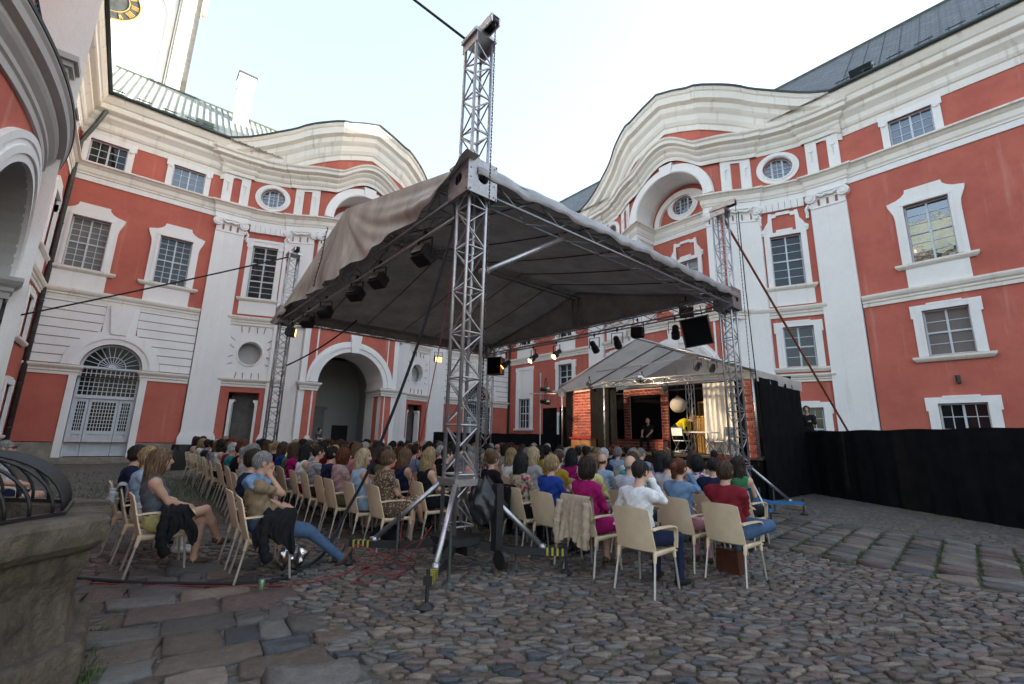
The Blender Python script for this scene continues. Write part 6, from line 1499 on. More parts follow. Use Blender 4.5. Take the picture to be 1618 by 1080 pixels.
def hair_mesh(kind, h=.012):
    cap = [_ell((-.014, 0, .03), (.102, .086, .108), 0, .02)]; face = _ell((.115, 0, -.045), (.088, .078, .118), 0); cut = [face]; n = lambda p, d: ('h', np.array(p, float), np.array(d, float)/np.linalg.norm(d))
    if kind == 'short': cap.append(_ell((-.035, 0, -.02), (.072, .079, .07), 0, .03)); cut.append(n((0, 0, -.06), (.35, 0, -1)))
    elif kind == 'crop': cap = [_ell((-.012, 0, .026), (.098, .081, .106), 0, .02)]; cut.append(n((0, 0, -.035), (.55, 0, -1)))
    elif kind == 'bob': cap += [_ell((-.03, 0, -.03), (.095, .100, .12), 0, .04)]; cut = [_ell((.125, 0, -.06), (.09, .078, .15), 0), n((0, 0, -.125), (.1, 0, -1))]
    elif kind == 'long': cap += [_ell((-.04, 0, -.05), (.09, .102, .15), 0, .05), _ell((-.082, 0, -.2), (.05, .105, .19), 0, .05), _cap((-.05, .075, -.08), (-.02, .085, -.25), .035, .02, 0, .03), _cap((-.05, -.075, -.08), (-.02, -.085, -.25), .035, .02, 0, .03)]; cut = [_ell((.125, 0, -.05), (.09, .074, .14), 0)]
    elif kind == 'mid': cap += [_ell((-.04, 0, -.05), (.09, .104, .14), 0, .05), _ell((-.06, 0, -.15), (.06, .10, .09), 0, .05)]; cut = [_ell((.125, 0, -.06), (.09, .076, .14), 0)]
    elif kind == 'tail': cap = [_ell((-.014, 0, .028), (.100, .083, .108), 0, .02), _cap((-.105, 0, .05), (-.145, 0, .03), .03, .034, 0, .02), _cap((-.145, 0, .03), (-.14, 0, -.16), .036, .02, 0, .03)]; cut.append(n((0, 0, -.05), (.5, 0, -1)))
    elif kind == 'bun': cap = [_ell((-.014, 0, .028), (.100, .083, .108), 0, .02), _ell((-.085, 0, .10), (.05, .055, .045), 0, .015)]; cut.append(n((0, 0, -.05), (.5, 0, -1)))
    elif kind == 'curly':
        r = random.Random(2)
        for _ in range(44):
            a, z = r.uniform(.9, 5.4), r.uniform(-.14, .12); q = math.sqrt(max(.1, 1-(max(0, z)/.16)**2)); cap.append(_ell((-.02+.098*q*math.cos(a), .098*q*math.sin(a), z), (.034,)*3, 0, .012))
        cut = [_ell((.125, 0, -.05), (.085, .07, .125), 0)]
    elif kind == 'bald': cap = [_ell((-.016, 0, .008), (.094, .084, .085), 0, .02)]; cut += [n((0, 0, .022), (-.35, 0, 1)), n((0, 0, -.06), (.4, 0, -1)), _ell((.08, 0, 0), (.075, .12, .12), 0)]
    V, F = mesh_sdf(cap, h, cut)
    a = np.arctan2(V[:, 1], -V[:, 0]-.0); d = V*np.array([1, 1, .3]); d /= np.linalg.norm(d, axis=1)[:, None]+1e-6
    amp = .006 if kind in ('long', 'mid', 'bob', 'curly') else (.0045 if kind not in ('bald', 'crop') else .002)
    V = V+d*(amp*(np.sin(a*23+3*np.sin(V[:, 2]*22))+.8*np.sin(a*41+V[:, 2]*35)))[:, None]
    mb = MB(); mb.v = [tuple(p) for p in V]; mb.f = [tuple(int(i) for i in f) for f in F]; mb.m = [0]*len(F)
    if kind not in ('bald',):
        # loose locks lying over the mass of the hair
        r = np.random.default_rng(len(kind)*7+1); step = {'crop': .016, 'short': .024, 'bun': .026, 'tail': .026}.get(kind, .036)
        for i in r.choice(len(V), 260):
            p = V[i]; P = []
            for k in range(5):
                o = p*np.array([1, 1, .35]); o = o/(np.linalg.norm(o)+1e-6); P.append(p+o*(.003+.0015*k*(r.random() < .4)))
                q = p+np.array([-.25*step if p[2] > .05 else 0, r.normal(0, .15)*step, -step])+(o*.3*step if p[2] > .06 else 0); j = np.argmin(((V-q)**2).sum(1)); p = V[j]*.75+q*.25
            mb.tube([tuple(x) for x in P], [.0045, .0055, .005, .004, .001], 4, 0, caps=False)
    me = bpy.data.meshes.new('hair'); me.from_pydata(mb.v, [], mb.f); me.polygons.foreach_set('use_smooth', [True]*len(mb.f)); me.update(); return me
HAIRM = {k: hair_mesh(k) for k in ('short', 'crop', 'bob', 'long', 'mid', 'tail', 'bun', 'curly', 'bald')}
HAIRC = {}
for k, c in {'black': (.012,.011,.011), 'dark brown': (.03,.018,.012), 'brown': (.075,.042,.024), 'light brown': (.16,.095,.05), 'blonde': (.36,.25,.12), 'pale blonde': (.50,.39,.23), 'auburn': (.13,.035,.015), 'red': (.19,.03,.012), 'grey': (.26,.25,.24), 'white': (.55,.54,.52)}.items():
    HAIRC[k] = mat('hair_'+k.replace(' ', '_'), c, .5, 0, 60, .55, .5, 90, .35, 3, None, True)
SKIN = [mat('skin_%d' % i, c, .55, 0, 30, .08, .1, 120, .35) for i, c in enumerate(((.60,.36,.26), (.52,.30,.21), (.66,.43,.33), (.36,.19,.125)))]
LIP = mat('brow_and_lip', (.15,.07,.05), .6, 0, 9, .1); EYE_ = mat('eye', (.03,.02,.02), .2, 0, 9, .1)
SHOE = {'black': mat('black_shoe', (.015,.015,.016), .4, 0, 9, .2), 'white': mat('white_shoe', (.6,.6,.58), .6, 0, 9, .1), 'brown': mat('brown_shoe', (.09,.05,.03), .5, 0, 9, .2), 'red': mat('red_shoe', (.25,.03,.03), .5, 0, 9, .2)}
CLC = {'white': (.78,.78,.79), 'black': (.014,.014,.016), 'navy blue': (.016,.022,.055), 'royal blue': (.02,.05,.26), 'pale blue': (.34,.45,.58), 'grey': (.20,.20,.21), 'light grey': (.42,.42,.42), 'dark red': (.20,.018,.028), 'red': (.42,.025,.03), 'magenta': (.32,.012,.12), 'pink': (.55,.25,.28), 'pale yellow': (.62,.56,.25), 'tan': (.27,.20,.125), 'beige': (.46,.37,.27), 'olive': (.12,.12,.06), 'teal': (.03,.22,.25), 'turquoise': (.06,.34,.38), 'lilac': (.40,.32,.50), 'denim blue': (.17,.27,.42), 'jeans blue': (.07,.12,.21), 'charcoal': (.045,.045,.05), 'orange': (.50,.18,.04), 'green': (.05,.19,.08), 'brown': (.10,.06,.04), 'mustard': (.38,.24,.04), 'bright yellow': (.62,.50,.02), 'steel grey': (.11,.12,.14)}
CLM = {k: mat('cloth_'+k.replace(' ', '_'), c, .9, 0, 18, .18, .35, 70, .15) for k, c in CLC.items()}
def pattern(name, kind, a, b, sc):
    m = mat(name, a, .9, 0, 18, 0, .3, 70, .15); nt = m.node_tree; bs = nt.nodes['Principled BSDF']; tc = [n for n in nt.nodes if n.type == 'TEX_COORD'][0]
    mx = nt.nodes.new('ShaderNodeMix'); mx.data_type = 'RGBA'; mx.inputs[6].default_value = (*a, 1); mx.inputs[7].default_value = (*b, 1)
    if kind == 'stripe': t = nt.nodes.new('ShaderNodeTexWave'); t.bands_direction = 'Z'; t.inputs['Scale'].default_value = sc; o = t.outputs['Fac']; lo, hi = .45, .55
    elif kind == 'check':
        t = nt.nodes.new('ShaderNodeTexWave'); t.bands_direction = 'Z'; t.inputs['Scale'].default_value = sc; t2 = nt.nodes.new('ShaderNodeTexWave'); t2.bands_direction = 'Y'; t2.inputs['Scale'].default_value = sc; nt.links.new(tc.outputs['Object'], t2.inputs['Vector'])
        ad = nt.nodes.new('ShaderNodeMath'); ad.operation = 'MAXIMUM'; nt.links.new(t.outputs['Fac'], ad.inputs[0]); nt.links.new(t2.outputs['Fac'], ad.inputs[1]); o = ad.outputs[0]; lo, hi = .86, .95
    else: t = nt.nodes.new('ShaderNodeTexVoronoi'); t.inputs['Scale'].default_value = sc; o = t.outputs['Distance']; lo, hi = (.42, .3) if kind == 'dots' else (.55, .4)
    nt.links.new(tc.outputs['Object'], t.inputs['Vector']); mr = nt.nodes.new('ShaderNodeMapRange'); mr.inputs['From Min'].default_value = lo; mr.inputs['From Max'].default_value = hi; nt.links.new(o, mr.inputs['Value']); nt.links.new(mr.outputs[0], mx.inputs[0]); nt.links.new(mx.outputs[2], bs.inputs['Base Color'])
    if kind == 'floral':
        s = nt.nodes.new('ShaderNodeSeparateColor'); nt.links.new(t.outputs['Color'], s.inputs[0]); cr = nt.nodes.new('ShaderNodeValToRGB'); cr.color_ramp.interpolation = 'CONSTANT'; cr.color_ramp.elements[0].color = (.45,.03,.12,1); cr.color_ramp.elements[1].position = .4; cr.color_ramp.elements[1].color = (*b, 1); e = cr.color_ramp.elements.new(.7); e.color = (.06,.10,.05,1); nt.links.new(s.outputs[0], cr.inputs[0]); nt.links.new(cr.outputs[0], mx.inputs[7])
    return m
CLM['navy and white striped'] = pattern('cloth_stripes', 'stripe', (.62,.62,.6), (.02,.03,.07), 14); CLM['fine checked'] = pattern('cloth_check', 'check', (.62,.62,.64), (.22,.25,.38), 16)
CLM['brown dotted'] = pattern('cloth_dots', 'dots', (.13,.085,.055), (.42,.34,.25), 34); CLM['green and pink floral'] = pattern('cloth_floral', 'floral', (.36,.36,.24), (.20,.20,.10), 18); CLM['blue and pink flowered'] = pattern('cloth_floral_blue', 'floral', (.52,.52,.56), (.05,.12,.35), 22)
CLM['dark floral'] = pattern('cloth_floral_dark', 'floral', (.05,.04,.04), (.45,.42,.38), 20); CLM['pink checked'] = pattern('cloth_pink_check', 'check', (.50,.34,.34), (.24,.12,.13), 18)
BODY = {}
def get_body(**kw):
    key = tuple(sorted(kw.items()))
    if key not in BODY: BODY[key] = body('person', **kw)
    return BODY[key]
PEOPLE_GROUP = 'seated audience members'
def person(loc, rz, label, bodykw, hair, hairc, top, low, shoe='black', skin=0, group=PEOPLE_GROUP, glasses=False, sc=1.):
    me, H, yw, pt_ = get_body(**bodykw)
    o = bpy.data.objects.new('person', me); COL.objects.link(o); o.location = loc; o.rotation_euler = (0, 0, rz); o.scale = (sc,)*3
    if len(me.materials) == 0:
        for m in (SKIN[0], CLM['grey'], CLM['charcoal'], SHOE['black'], LIP, EYE_): me.materials.append(m)
    for i, m in enumerate((SKIN[skin], CLM[top], CLM[low], SHOE[shoe])): o.material_slots[i].link = 'OBJECT'; o.material_slots[i].material = m
    tag(o, label, 'person', group)
    if hair:
        hm = HAIRM[hair]; ho = bpy.data.objects.new('hair', hm); COL.objects.link(ho); ho.parent = o
        if len(hm.materials) == 0: hm.materials.append(HAIRC['brown'])
        ho.material_slots[0].link = 'OBJECT'; ho.material_slots[0].material = HAIRC[hairc]
        ho.matrix_local = Matrix.Translation(H) @ Matrix.Rotation(yw, 4, 'Z') @ Matrix.Rotation(pt_, 4, 'Y')
    if glasses:
        q = MB()
        for s in (-1, 1): q.tube([(.098, s*.034, .022), (.103, s*.034, .022)], .026, 12); q.tube([(.095, s*.06, .028), (0, s*.082, .02)], .004, 4)
        q.tube([(.1, -.012, .03), (.1, .012, .03)], .004, 4); go = q.build('sunglasses', M['black']); go.parent = o; go.matrix_local = Matrix.Translation(H) @ Matrix.Rotation(yw, 4, 'Z') @ Matrix.Rotation(pt_, 4, 'Y')
    return o
# ---------------------------------------------------------------- the cream armchair
cream = mat('cream_plastic', (.78,.61,.41), .42, 0, 3, .13, .06, 200, .45); cleg = mat('grey_chair_leg', (.5,.47,.42), .4, .5, 6, .1)
def chair_parts():
    out = []
    def back(u, v, o=0.):
        y = (u-.5)*(.45-.025*v); x = -.205-.10*v-.035*(1-(2*u-1)**2)*.8+.02*(1-v)*(1-v); z = .43+.44*v-.02*abs(2*u-1)**4*(v > .9); return (x-o, y, z)
    q = MB(); q.grid(lambda u, v: back(u, v), 14, 12); q.grid(lambda u, v: back(u, v, .014), 14, 12, flip=True)
    for v0 in (0, 1): q.grid(lambda u, v: back(u, v0, .014*v), 14, 1, flip=v0 == 0)
    for u0 in (0, 1): q.grid(lambda u, v: back(u0, u, .014*v), 12, 1, flip=u0 == 1)
    out.append(('backrest', q, cream))
    def seat(u, v, o=0.): return (-.22+.46*u, (v-.5)*(.44+.03*u), .445-.02*math.sin(u*math.pi*.8)-.012*math.sin(v*math.pi)-(.03*(u-.85)/.15 if u > .85 else 0)-o)
    q = MB(); q.grid(lambda u, v: seat(u, v), 14, 12); q.grid(lambda u, v: seat(u, v, .016), 14, 12, flip=True); q.grid(lambda u, v: seat(1, u, .016*(1-v)), 12, 1); q.grid(lambda u, v: seat(u, 0, .016*(1-v)), 14, 1); q.grid(lambda u, v: seat(u, 1, .016*v), 14, 1)
    q.box(-.22, .22, -.225, -.2, .39, .435); q.box(-.22, .22, .2, .225, .39, .435); out.append(('seat', q, cream))
    for s in (-1, 1):
        q = MB(); P = [(-.265, s*.222, .655), (-.15, s*.245, .668), (0, s*.258, .668), (.12, s*.258, .66), (.19, s*.252, .63), (.215, s*.242, .57), (.21, s*.236, .43)]; P = smooth(P, 4)
        for a, b in zip(P, P[1:]):
            a, b = Vector(a), Vector(b); d = (b-a); L = d.length; d.normalize(); sd = Vector((0, 1, 0)); n = d.cross(sd); q.obox((a+b)/2, d*(L*.56), sd*.022, n*.008)
        out.append(('armrest', q, cream))
        for x0, x1 in ((-.20, -.285), (.20, .245)):
            q = MB(); q.tube([(x0, s*.212, .43), (x0+(x1-x0)*.25, s*.216, .33)], [.024, .018], 8, 0); q.tube([(x0+(x1-x0)*.2, s*.215, .345), (x1, s*.235, .0)], .0125, 8, 1); out.append(('leg', q, [cream, cleg]))
    return out
CH_PARTS = None; CH_ONE = None
def chair(loc, rz, label, detailed):
    global CH_PARTS, CH_ONE
    if detailed:
        t = thing('armchair', label, 'chair', loc, rz, 'cream plastic armchairs of the audience'); ORG[t.name] = (0, 0, 0)
        if CH_PARTS is None: CH_PARTS = [q.build(n, m, t, n in ('backrest', 'seat')) for n, q, m in chair_parts()]
        else:
            for p in CH_PARTS: c = p.copy(); COL.objects.link(c); c.parent = t
        return t
    if CH_ONE is None:
        q = MB()
        for n, p, m in chair_parts(): q.add(p.v, p.f, 0 if n != 'leg' else 1)
        CH_ONE = q.build('armchair', [cream, cleg]).data; o = COL.objects['armchair'] if 'armchair' in COL.objects else None
        for ob in list(COL.objects):
            if ob.data is CH_ONE: bpy.data.objects.remove(ob)
    o = bpy.data.objects.new('armchair', CH_ONE); COL.objects.link(o); o.location = loc; o.rotation_euler = (0, 0, rz); return tag(o, label, 'chair', 'cream plastic armchairs of the audience')
# ================================================================ the audience, placed seat by seat
TAKEN = []
def seat_person(xr, y, short, label, kw, hair, hc, top, low, rz=0., chair_rz=None, **ex):
    """xr = where the rear legs of the chair stand"""
    cx = xr+.275; TAKEN.append((cx, y)); r = R_(rz)
    chair((cx, y, 0), r if chair_rz is None else R_(chair_rz), 'cream plastic armchair under the '+short, True)
    return person((cx-.065*math.cos(r), y-.065*math.sin(r), 0), r, label, kw, hair, hc, top, low, **ex)
HN = .0145
F = lambda **k: dict(dict(fem=True, h=HN), **k)
G = lambda **k: dict(dict(h=HN), **k)
seat_person(.22, 6.72, 'woman in yellow shorts', 'woman with long brown hair, grey blue sleeveless top and yellow shorts, legs crossed', F(legs='cross', arms=('lap', 'lap'), sleeve='none', low='shorts', lean=-.04), 'long', 'light brown', 'steel grey', 'pale yellow', skin=1, rz=2, shoe='brown')
seat_person(.12, 7.55, 'woman with sunglasses in the rearmost row', 'woman with short blonde hair in a pale blue top beside the woman in yellow shorts', F(arms=('lap', 'lap'), low='trousers'), 'short', 'blonde', 'pale blue', 'white', glasses=True, shoe='white')
seat_person(.02, 8.3, 'dark haired man in navy of the rearmost row', 'man with dark hair in a navy shirt at the far end of the rearmost row', G(arms=('rest', 'rest'), bulk=1.12), 'short', 'dark brown', 'navy blue', 'charcoal')
seat_person(1.12, 5.88, 'man in tan T-shirt and jeans', 'grey haired man in tan T-shirt and jeans stretching out his legs, hand at chin', G(legs='ext', arms=('lap', 'chin'), lean=-.06, bulk=1.1, pitch=.08), 'crop', 'grey', 'tan', 'jeans blue', skin=1, shoe='brown', rz=-4)
seat_person(1.13, 6.6, 'woman in navy behind the man in tan', 'woman with short dark hair in a navy top beside the man in tan T-shirt', F(arms=('lap', 'lap'), legs='ankle', low='shorts'), 'short', 'dark brown', 'navy blue', 'dark red')
seat_person(1.6, 9.3, 'grey haired woman in a light grey dress', 'older woman with tied grey hair in a loose light grey dress', F(arms=('lap', 'lap'), low='dress', bulk=1.1, sleeve='long'), 'tail', 'grey', 'light grey', 'light grey')
seat_person(2.82, 6.32, 'woman in the brown dotted dress', 'woman with short streaked hair in a brown dotted dress, legs crossed', F(legs='cross', arms=('hold', 'hold'), low='dress', bulk=1.14), 'short', 'light brown', 'brown dotted', 'brown dotted', shoe='black', skin=1)
seat_person(2.70, 6.92, 'blonde woman in pale blue', 'blonde woman in a sleeveless pale blue dress turning her head', F(arms=('lap', 'rest'), sleeve='none', low='dress', yaw=-.75), 'mid', 'pale blonde', 'pale blue', 'pale blue', skin=1)
seat_person(2.62, 7.55, 'red haired woman in a pinkish hoodie', 'woman with bobbed auburn hair in a pinkish checked hoodie and long dark skirt', F(arms=('lap', 'lap'), sleeve='long', low='skirt', hoodie=True), 'bob', 'auburn', 'pink checked', 'olive')
seat_person(2.66, 8.2, 'man in a black T-shirt by the striped shirt', 'man with black hair in a dark navy T-shirt between hoodie and striped shirt', G(arms=('lap', 'lap')), 'short', 'black', 'navy blue', 'charcoal')
seat_person(2.62, 8.85, 'man in the striped shirt', 'man with cropped dark hair in a navy and white striped shirt', G(arms=('lap', 'lap')), 'crop', 'dark brown', 'navy and white striped', 'charcoal')
seat_person(2.6, 9.5, 'long haired woman in a white vest', 'woman with long black hair in a white sleeveless vest', F(arms=('lap', 'lap'), sleeve='none'), 'long', 'black', 'white', 'dark red')
seat_person(3.62, 6.55, 'long blonde woman in black behind the tower', 'woman with long streaked blonde hair in a black dress right behind the tower', F(arms=('lap', 'lap'), sleeve='none', low='dress', legs='cross'), 'long', 'blonde', 'black', 'black')
seat_person(3.55, 7.2, 'long haired woman in a navy top left of the tower', 'woman with long light brown hair in a navy sleeveless top', F(arms=('lap', 'lap'), sleeve='none'), 'long', 'light brown', 'navy blue', 'black')
seat_person(3.5, 7.9, 'curly woman in olive', 'woman with curly brown hair in an olive top', F(arms=('lap', 'lap')), 'curly', 'brown', 'olive', 'black')
seat_person(4.28, 3.07, 'man in the white shirt', 'man with short dark hair in a white shirt, hand raised to his face', G(arms=('rest', 'face'), sleeve='long', lean=.05, pitch=.1), 'crop', 'dark brown', 'white', 'navy blue', shoe='black', rz=-3, chair_rz=4)
seat_person(4.36, 3.88, 'woman in the magenta dress', 'woman with dark bobbed hair in a magenta dress beside the beige jacket', F(arms=('lap', 'lap'), low='dress', sleeve='long', bulk=1.05), 'bob', 'dark brown', 'magenta', 'magenta', shoe='brown')
seat_person(4.40, 4.55, 'woman in royal blue', 'woman with short streaked blonde hair in a royal blue sweater', F(arms=('lap', 'lap'), sleeve='long', bulk=1.08), 'short', 'blonde', 'royal blue', 'charcoal')
seat_person(4.42, 5.2, 'woman in the floral blouse', 'woman with black shoulder length hair in a green and pink floral blouse', F(arms=('lap', 'lap'), bulk=1.05), 'mid', 'black', 'green and pink floral', 'black')
seat_person(4.45, 5.95, 'woman with the fair bun', 'woman with a fair hair bun in a black top just right of the tower', F(arms=('lap', 'lap')), 'bun', 'light brown', 'black', 'black')
seat_person(5.45, 2.65, 'man in the dark red shirt', 'man with curly brown hair in a dark red shirt, one ankle over his knee', G(legs='ankle', arms=('cross', 'cross'), sleeve='long', bulk=1.12), 'short', 'brown', 'dark red', 'jeans blue', shoe='black')
seat_person(5.48, 3.27, 'woman in the denim jacket', 'woman with an auburn ponytail in a pale denim jacket', F(arms=('lap', 'face'), sleeve='long'), 'tail', 'auburn', 'denim blue', 'pink', shoe='brown')
seat_person(5.5, 4.05, 'balding man in the checked shirt', 'balding grey man in a fine checked shirt', G(arms=('lap', 'lap'), bulk=1.15), 'bald', 'grey', 'fine checked', 'charcoal')
seat_person(5.45, 4.72, 'long fair haired woman in pale yellow', 'woman with long fair hair in a pale yellow cardigan', F(arms=('lap', 'lap'), sleeve='long'), 'long', 'light brown', 'pale yellow', 'grey')
seat_person(6.5, 3.3, 'man in the navy polo', 'man with dark cropped hair in a navy polo shirt', G(arms=('cross', 'cross'), bulk=1.12), 'crop', 'black', 'navy blue', 'charcoal')
seat_person(7.4, 3.35, 'dark long haired woman by the right aisle', 'woman with long dark brown hair in a green sleeveless top at the right aisle', F(arms=('lap', 'lap'), sleeve='none'), 'long', 'dark brown', 'green', 'black')
seat_person(7.35, 4.0, 'woman in the blue and pink flowered blouse', 'woman with black bobbed hair in a blue and pink flowered blouse', F(arms=('lap', 'lap')), 'bob', 'black', 'blue and pink flowered', 'black')
# the rest of the rows
rp = random.Random(21)
GEN = []
for fem in (True, False):
    for sl in ('short', 'long') if not fem else ('short', 'none', 'long'):
        for yw in (0., .22, -.3): GEN.append((fem, sl, yw))
USED = set(); COUNT = {}
ROWN = ['rearmost row', 'second row from rear', 'third row from rear', 'fourth row from rear', 'fifth row from rear', 'sixth row from rear', 'seventh row from rear', 'seventh row from stage', 'sixth row from stage', 'fifth row from stage', 'fourth row from stage', 'third row from stage', 'second row from stage', 'row closest to the stage']
ROWS = [(1.75, 9.9, 19.0), (2.64, 10.2, 19.2), (3.55, 8.6, 18.6), (4.45, 6.6, 17.4), (5.45, 5.4, 17.4), (6.42, 3.95, 17.2), (7.35, 4.65, 17.0), (8.25, 3.9, 16.6), (9.15, 4.3, 16.2), (10.05, 6.4, 15.6), (10.95, 6.6, 14.6), (11.85, 5.8, 14.2)]
tops_f = ['white', 'black', 'navy blue', 'pale blue', 'pink', 'dark red', 'red', 'beige', 'teal', 'turquoise', 'lilac', 'light grey', 'dark floral', 'green and pink floral', 'royal blue', 'blue and pink flowered', 'magenta', 'mustard', 'charcoal', 'navy and white striped']
tops_m = ['white', 'black', 'navy blue', 'grey', 'light grey', 'pale blue', 'dark red', 'olive', 'charcoal', 'fine checked', 'navy and white striped', 'tan', 'green', 'teal', 'denim blue']
hair_f = [('long', 'dark brown'), ('long', 'blonde'), ('long', 'brown'), ('bob', 'dark brown'), ('bob', 'blonde'), ('bob', 'auburn'), ('short', 'grey'), ('short', 'auburn'), ('short', 'light brown'), ('mid', 'brown'), ('mid', 'light brown'), ('mid', 'pale blonde'), ('tail', 'brown'), ('tail', 'blonde'), ('bun', 'dark brown'), ('curly', 'dark brown'), ('curly', 'red'), ('long', 'black'), ('short', 'white')]
hair_m = [('crop', 'dark brown'), ('crop', 'grey'), ('short', 'dark brown'), ('short', 'brown'), ('short', 'black'), ('bald', 'grey'), ('bald', 'brown'), ('short', 'white'), ('crop', 'light brown'), ('crop', 'black')]
HW = {'long': 'long %s hair', 'bob': 'bobbed %s hair', 'short': 'short %s hair', 'mid': 'shoulder length %s hair', 'tail': 'a %s ponytail', 'bun': 'a %s hair bun', 'curly': 'curly %s hair', 'crop': 'cropped %s hair', 'bald': 'bald crown, %s fringe'}
TOWERS = [(NX, NY), (FX2, NY), (NX, FY2), (FX2, FY2)]
for ri, (xr, ya, yb) in enumerate(ROWS):
    y = ya+rp.uniform(0, .15)
    while y < yb:
        cx = xr+.275+rp.uniform(-.05, .05)
        free = all(math.hypot(cx-a, y-b) > (1.05 if k in (0, 2) else .95) for k, (a, b) in enumerate(TOWERS)) and all(math.hypot(cx-a, y-b) > .55 for a, b in TAKEN)
        occ = .94 if xr < 6 else .84
        if free and rp.random() < occ and not (xr > 11.5 and y < 5.6):
            for _ in range(200):
                fem = rp.random() < .64; hair, hc = rp.choice(hair_f if fem else hair_m); top = rp.choice(tops_f if fem else tops_m)
                lab = ('%s with %s in %s top' if hair != 'bald' else '%s with %s and %s top') % ('woman' if fem else 'man', HW[hair] % hc, top)
                if lab not in USED: break
            USED.add(lab); TAKEN.append((cx, y))
            sl, yw = rp.choice(('short', 'none', 'long') if fem else ('short', 'long')), rp.choice((0., .22, -.3))
            kw = dict(fem=fem, sleeve=sl, yaw=yw, h=.019, fingers=False, low='trousers' if not fem or rp.random() < .6 else 'skirt')
            lb = lab.replace(' top', '')+', '+ROWN[min(13, ri+2)]; lb = lb if len(lb.split()) <= 16 else lb.replace('bald crown, %s fringe' % hc, 'bald crown')
            rz = R_(rp.uniform(-4, 4)-(y-9.4)*1.2*(xr > 6)-(y-9)*.8-max(0, y-12)*3.2)
            person((cx-.065, y, 0), rz, lb, kw, hair, hc, top, rp.choice(['charcoal', 'navy blue', 'jeans blue', 'black', 'grey', 'beige']), skin=rp.choice((0, 0, 1, 2)), sc=rp.uniform(.97, 1.05))
            chair((cx, y, 0), rz, 'cream armchair under %s' % lab.replace(' top', ''), xr < 4.0)
        y += .615+rp.uniform(0, .05)
# individuals elsewhere
chair((-1.28, 10.6, 0), R_(-8), 'cream plastic armchair alone behind the stone fountain', True)
person((-1.345, 10.6, 0), R_(-8), 'man in sunglasses sitting alone behind the fountain in navy shorts', G(arms=('lap', 'lap'), low='shorts', bulk=1.1), 'crop', 'grey', 'light grey', 'navy blue', glasses=True, group=None, skin=1)
person((8.3, 26.4, .12), R_(-70), 'woman in grey dress standing in the portal arch', dict(fem=True, stand=True, h=.018, low='skirt', arms=('cross', 'cross')), 'bun', 'dark brown', 'charcoal', 'charcoal', group=None)
q = MB(); q.box(7.9, 12.0, 25.0, 29, 0, .12); tag(q.build('portal_threshold', M['plinth']), 'low stone threshold across the open portal arch', 'threshold')
person((18.25, 5.55, 1.15), R_(195), 'stage hand in black standing at the rear corner of the stage', dict(stand=True, h=.018, arms=('fwd', 'down'), sleeve='long'), 'short', 'brown', 'black', 'black', group=None)
q = MB(); q.box(17.95, 18.7, 5.2, 5.9, 0, 1.15); tag(q.build('side_deck', M['blackcloth']), 'small black deck at the rear side of the stage', 'deck')
person((16.42, 10.75, SZ), R_(190), 'bald bearded actor in black sitting on the brick ledge', dict(h=.014, arms=('knee', 'knee'), lean=.16, bulk=1.05, beard=True), 'bald', 'grey', 'black', 'black', group=None)
person((15.75, 9.1, SZ), R_(-80), 'actor in a bright yellow coat bending far forward behind the folding chairs', dict(h=.016, stand=True, arms=('fwd', 'fwd'), sleeve='long', lean=1.1, pitch=.8, bulk=1.2), 'short', 'mustard' if 'mustard' in HAIRC else 'blonde', 'bright yellow', 'black', shoe='white', group=None)
# ---------------------------------------------------------------- clothes and bags lying about
def draped(name, label, cx, y, w, down_b, down_f, m, ztop=.885, seed=1, rz=0., sleeve=True):
    """a garment hung over a chair back"""
    r = random.Random(seed); ph = [r.uniform(0, 6) for _ in range(6)]; L = down_b+down_f+.06; c_, s_ = math.cos(rz), math.sin(rz)
    def f(u, v, o=0.):
        t = v*L; yy = (u-.5)*w*(1+.10*math.sin(v*5+ph[0])); fold = .022*math.sin(u*17+ph[1]+v*2)+.014*math.sin(u*31+ph[2]-v*5)
        if t < down_b: x, z = -.345-.02*(1-(down_b-t)/down_b)*0-.05*((down_b-t)/down_b)-abs(fold)*(down_b-t)/down_b*1.6, ztop-(down_b-t)*(1+.10*math.sin(u*7+ph[3]))
        elif t < down_b+.06: k = (t-down_b)/.06; x, z = -.345+.065*k, ztop+.012*math.sin(k*math.pi)
        else: k = (t-down_b-.06); x, z = -.28+.05*k+abs(fold)*.5, ztop-k
        x -= o; return (cx+x*c_-yy*s_, y+x*s_+yy*c_, z)
    q = MB(); q.grid(lambda u, v: f(u, v), 30, 26, flip=True); q.grid(lambda u, v: f(u, v, -.012), 30, 26)
    if sleeve:
        for sg in (-1, 1):
            yy = sg*w*.42; P = [(-.37, yy, ztop-.06), (-.40, yy*1.06, ztop-.22), (-.415, yy*1.1, ztop-down_b*.75), (-.40, yy*1.02, ztop-down_b*1.08)]
            q.tube(smooth([(cx+p[0]*c_-p[1]*s_, y+p[0]*s_+p[1]*c_, p[2]) for p in P], 5), [.045+.008*math.sin(i*1.9) for i in range(16)], 9)
    return tag(q.build(name, m, None, True), label, 'jacket')
draped('jacket', 'beige jacket hung over the chair back of the woman in magenta', 4.635, 3.88, .50, .52, .3, CLM['beige'], seed=4)
draped('jacket', 'black jacket hung over the chair of the woman in the floral blouse', 4.695, 5.28, .30, .48, .3, CLM['black'], seed=8, sleeve=False)
draped('jacket', 'blue denim jacket over a chair back at the right aisle', 7.675, 3.35, .46, .22, .2, CLM['jeans blue'], seed=5, sleeve=False)
draped('jacket', 'grey jacket over the chair of the woman with sunglasses', .395, 7.55, .44, .34, .2, CLM['light grey'], seed=6)
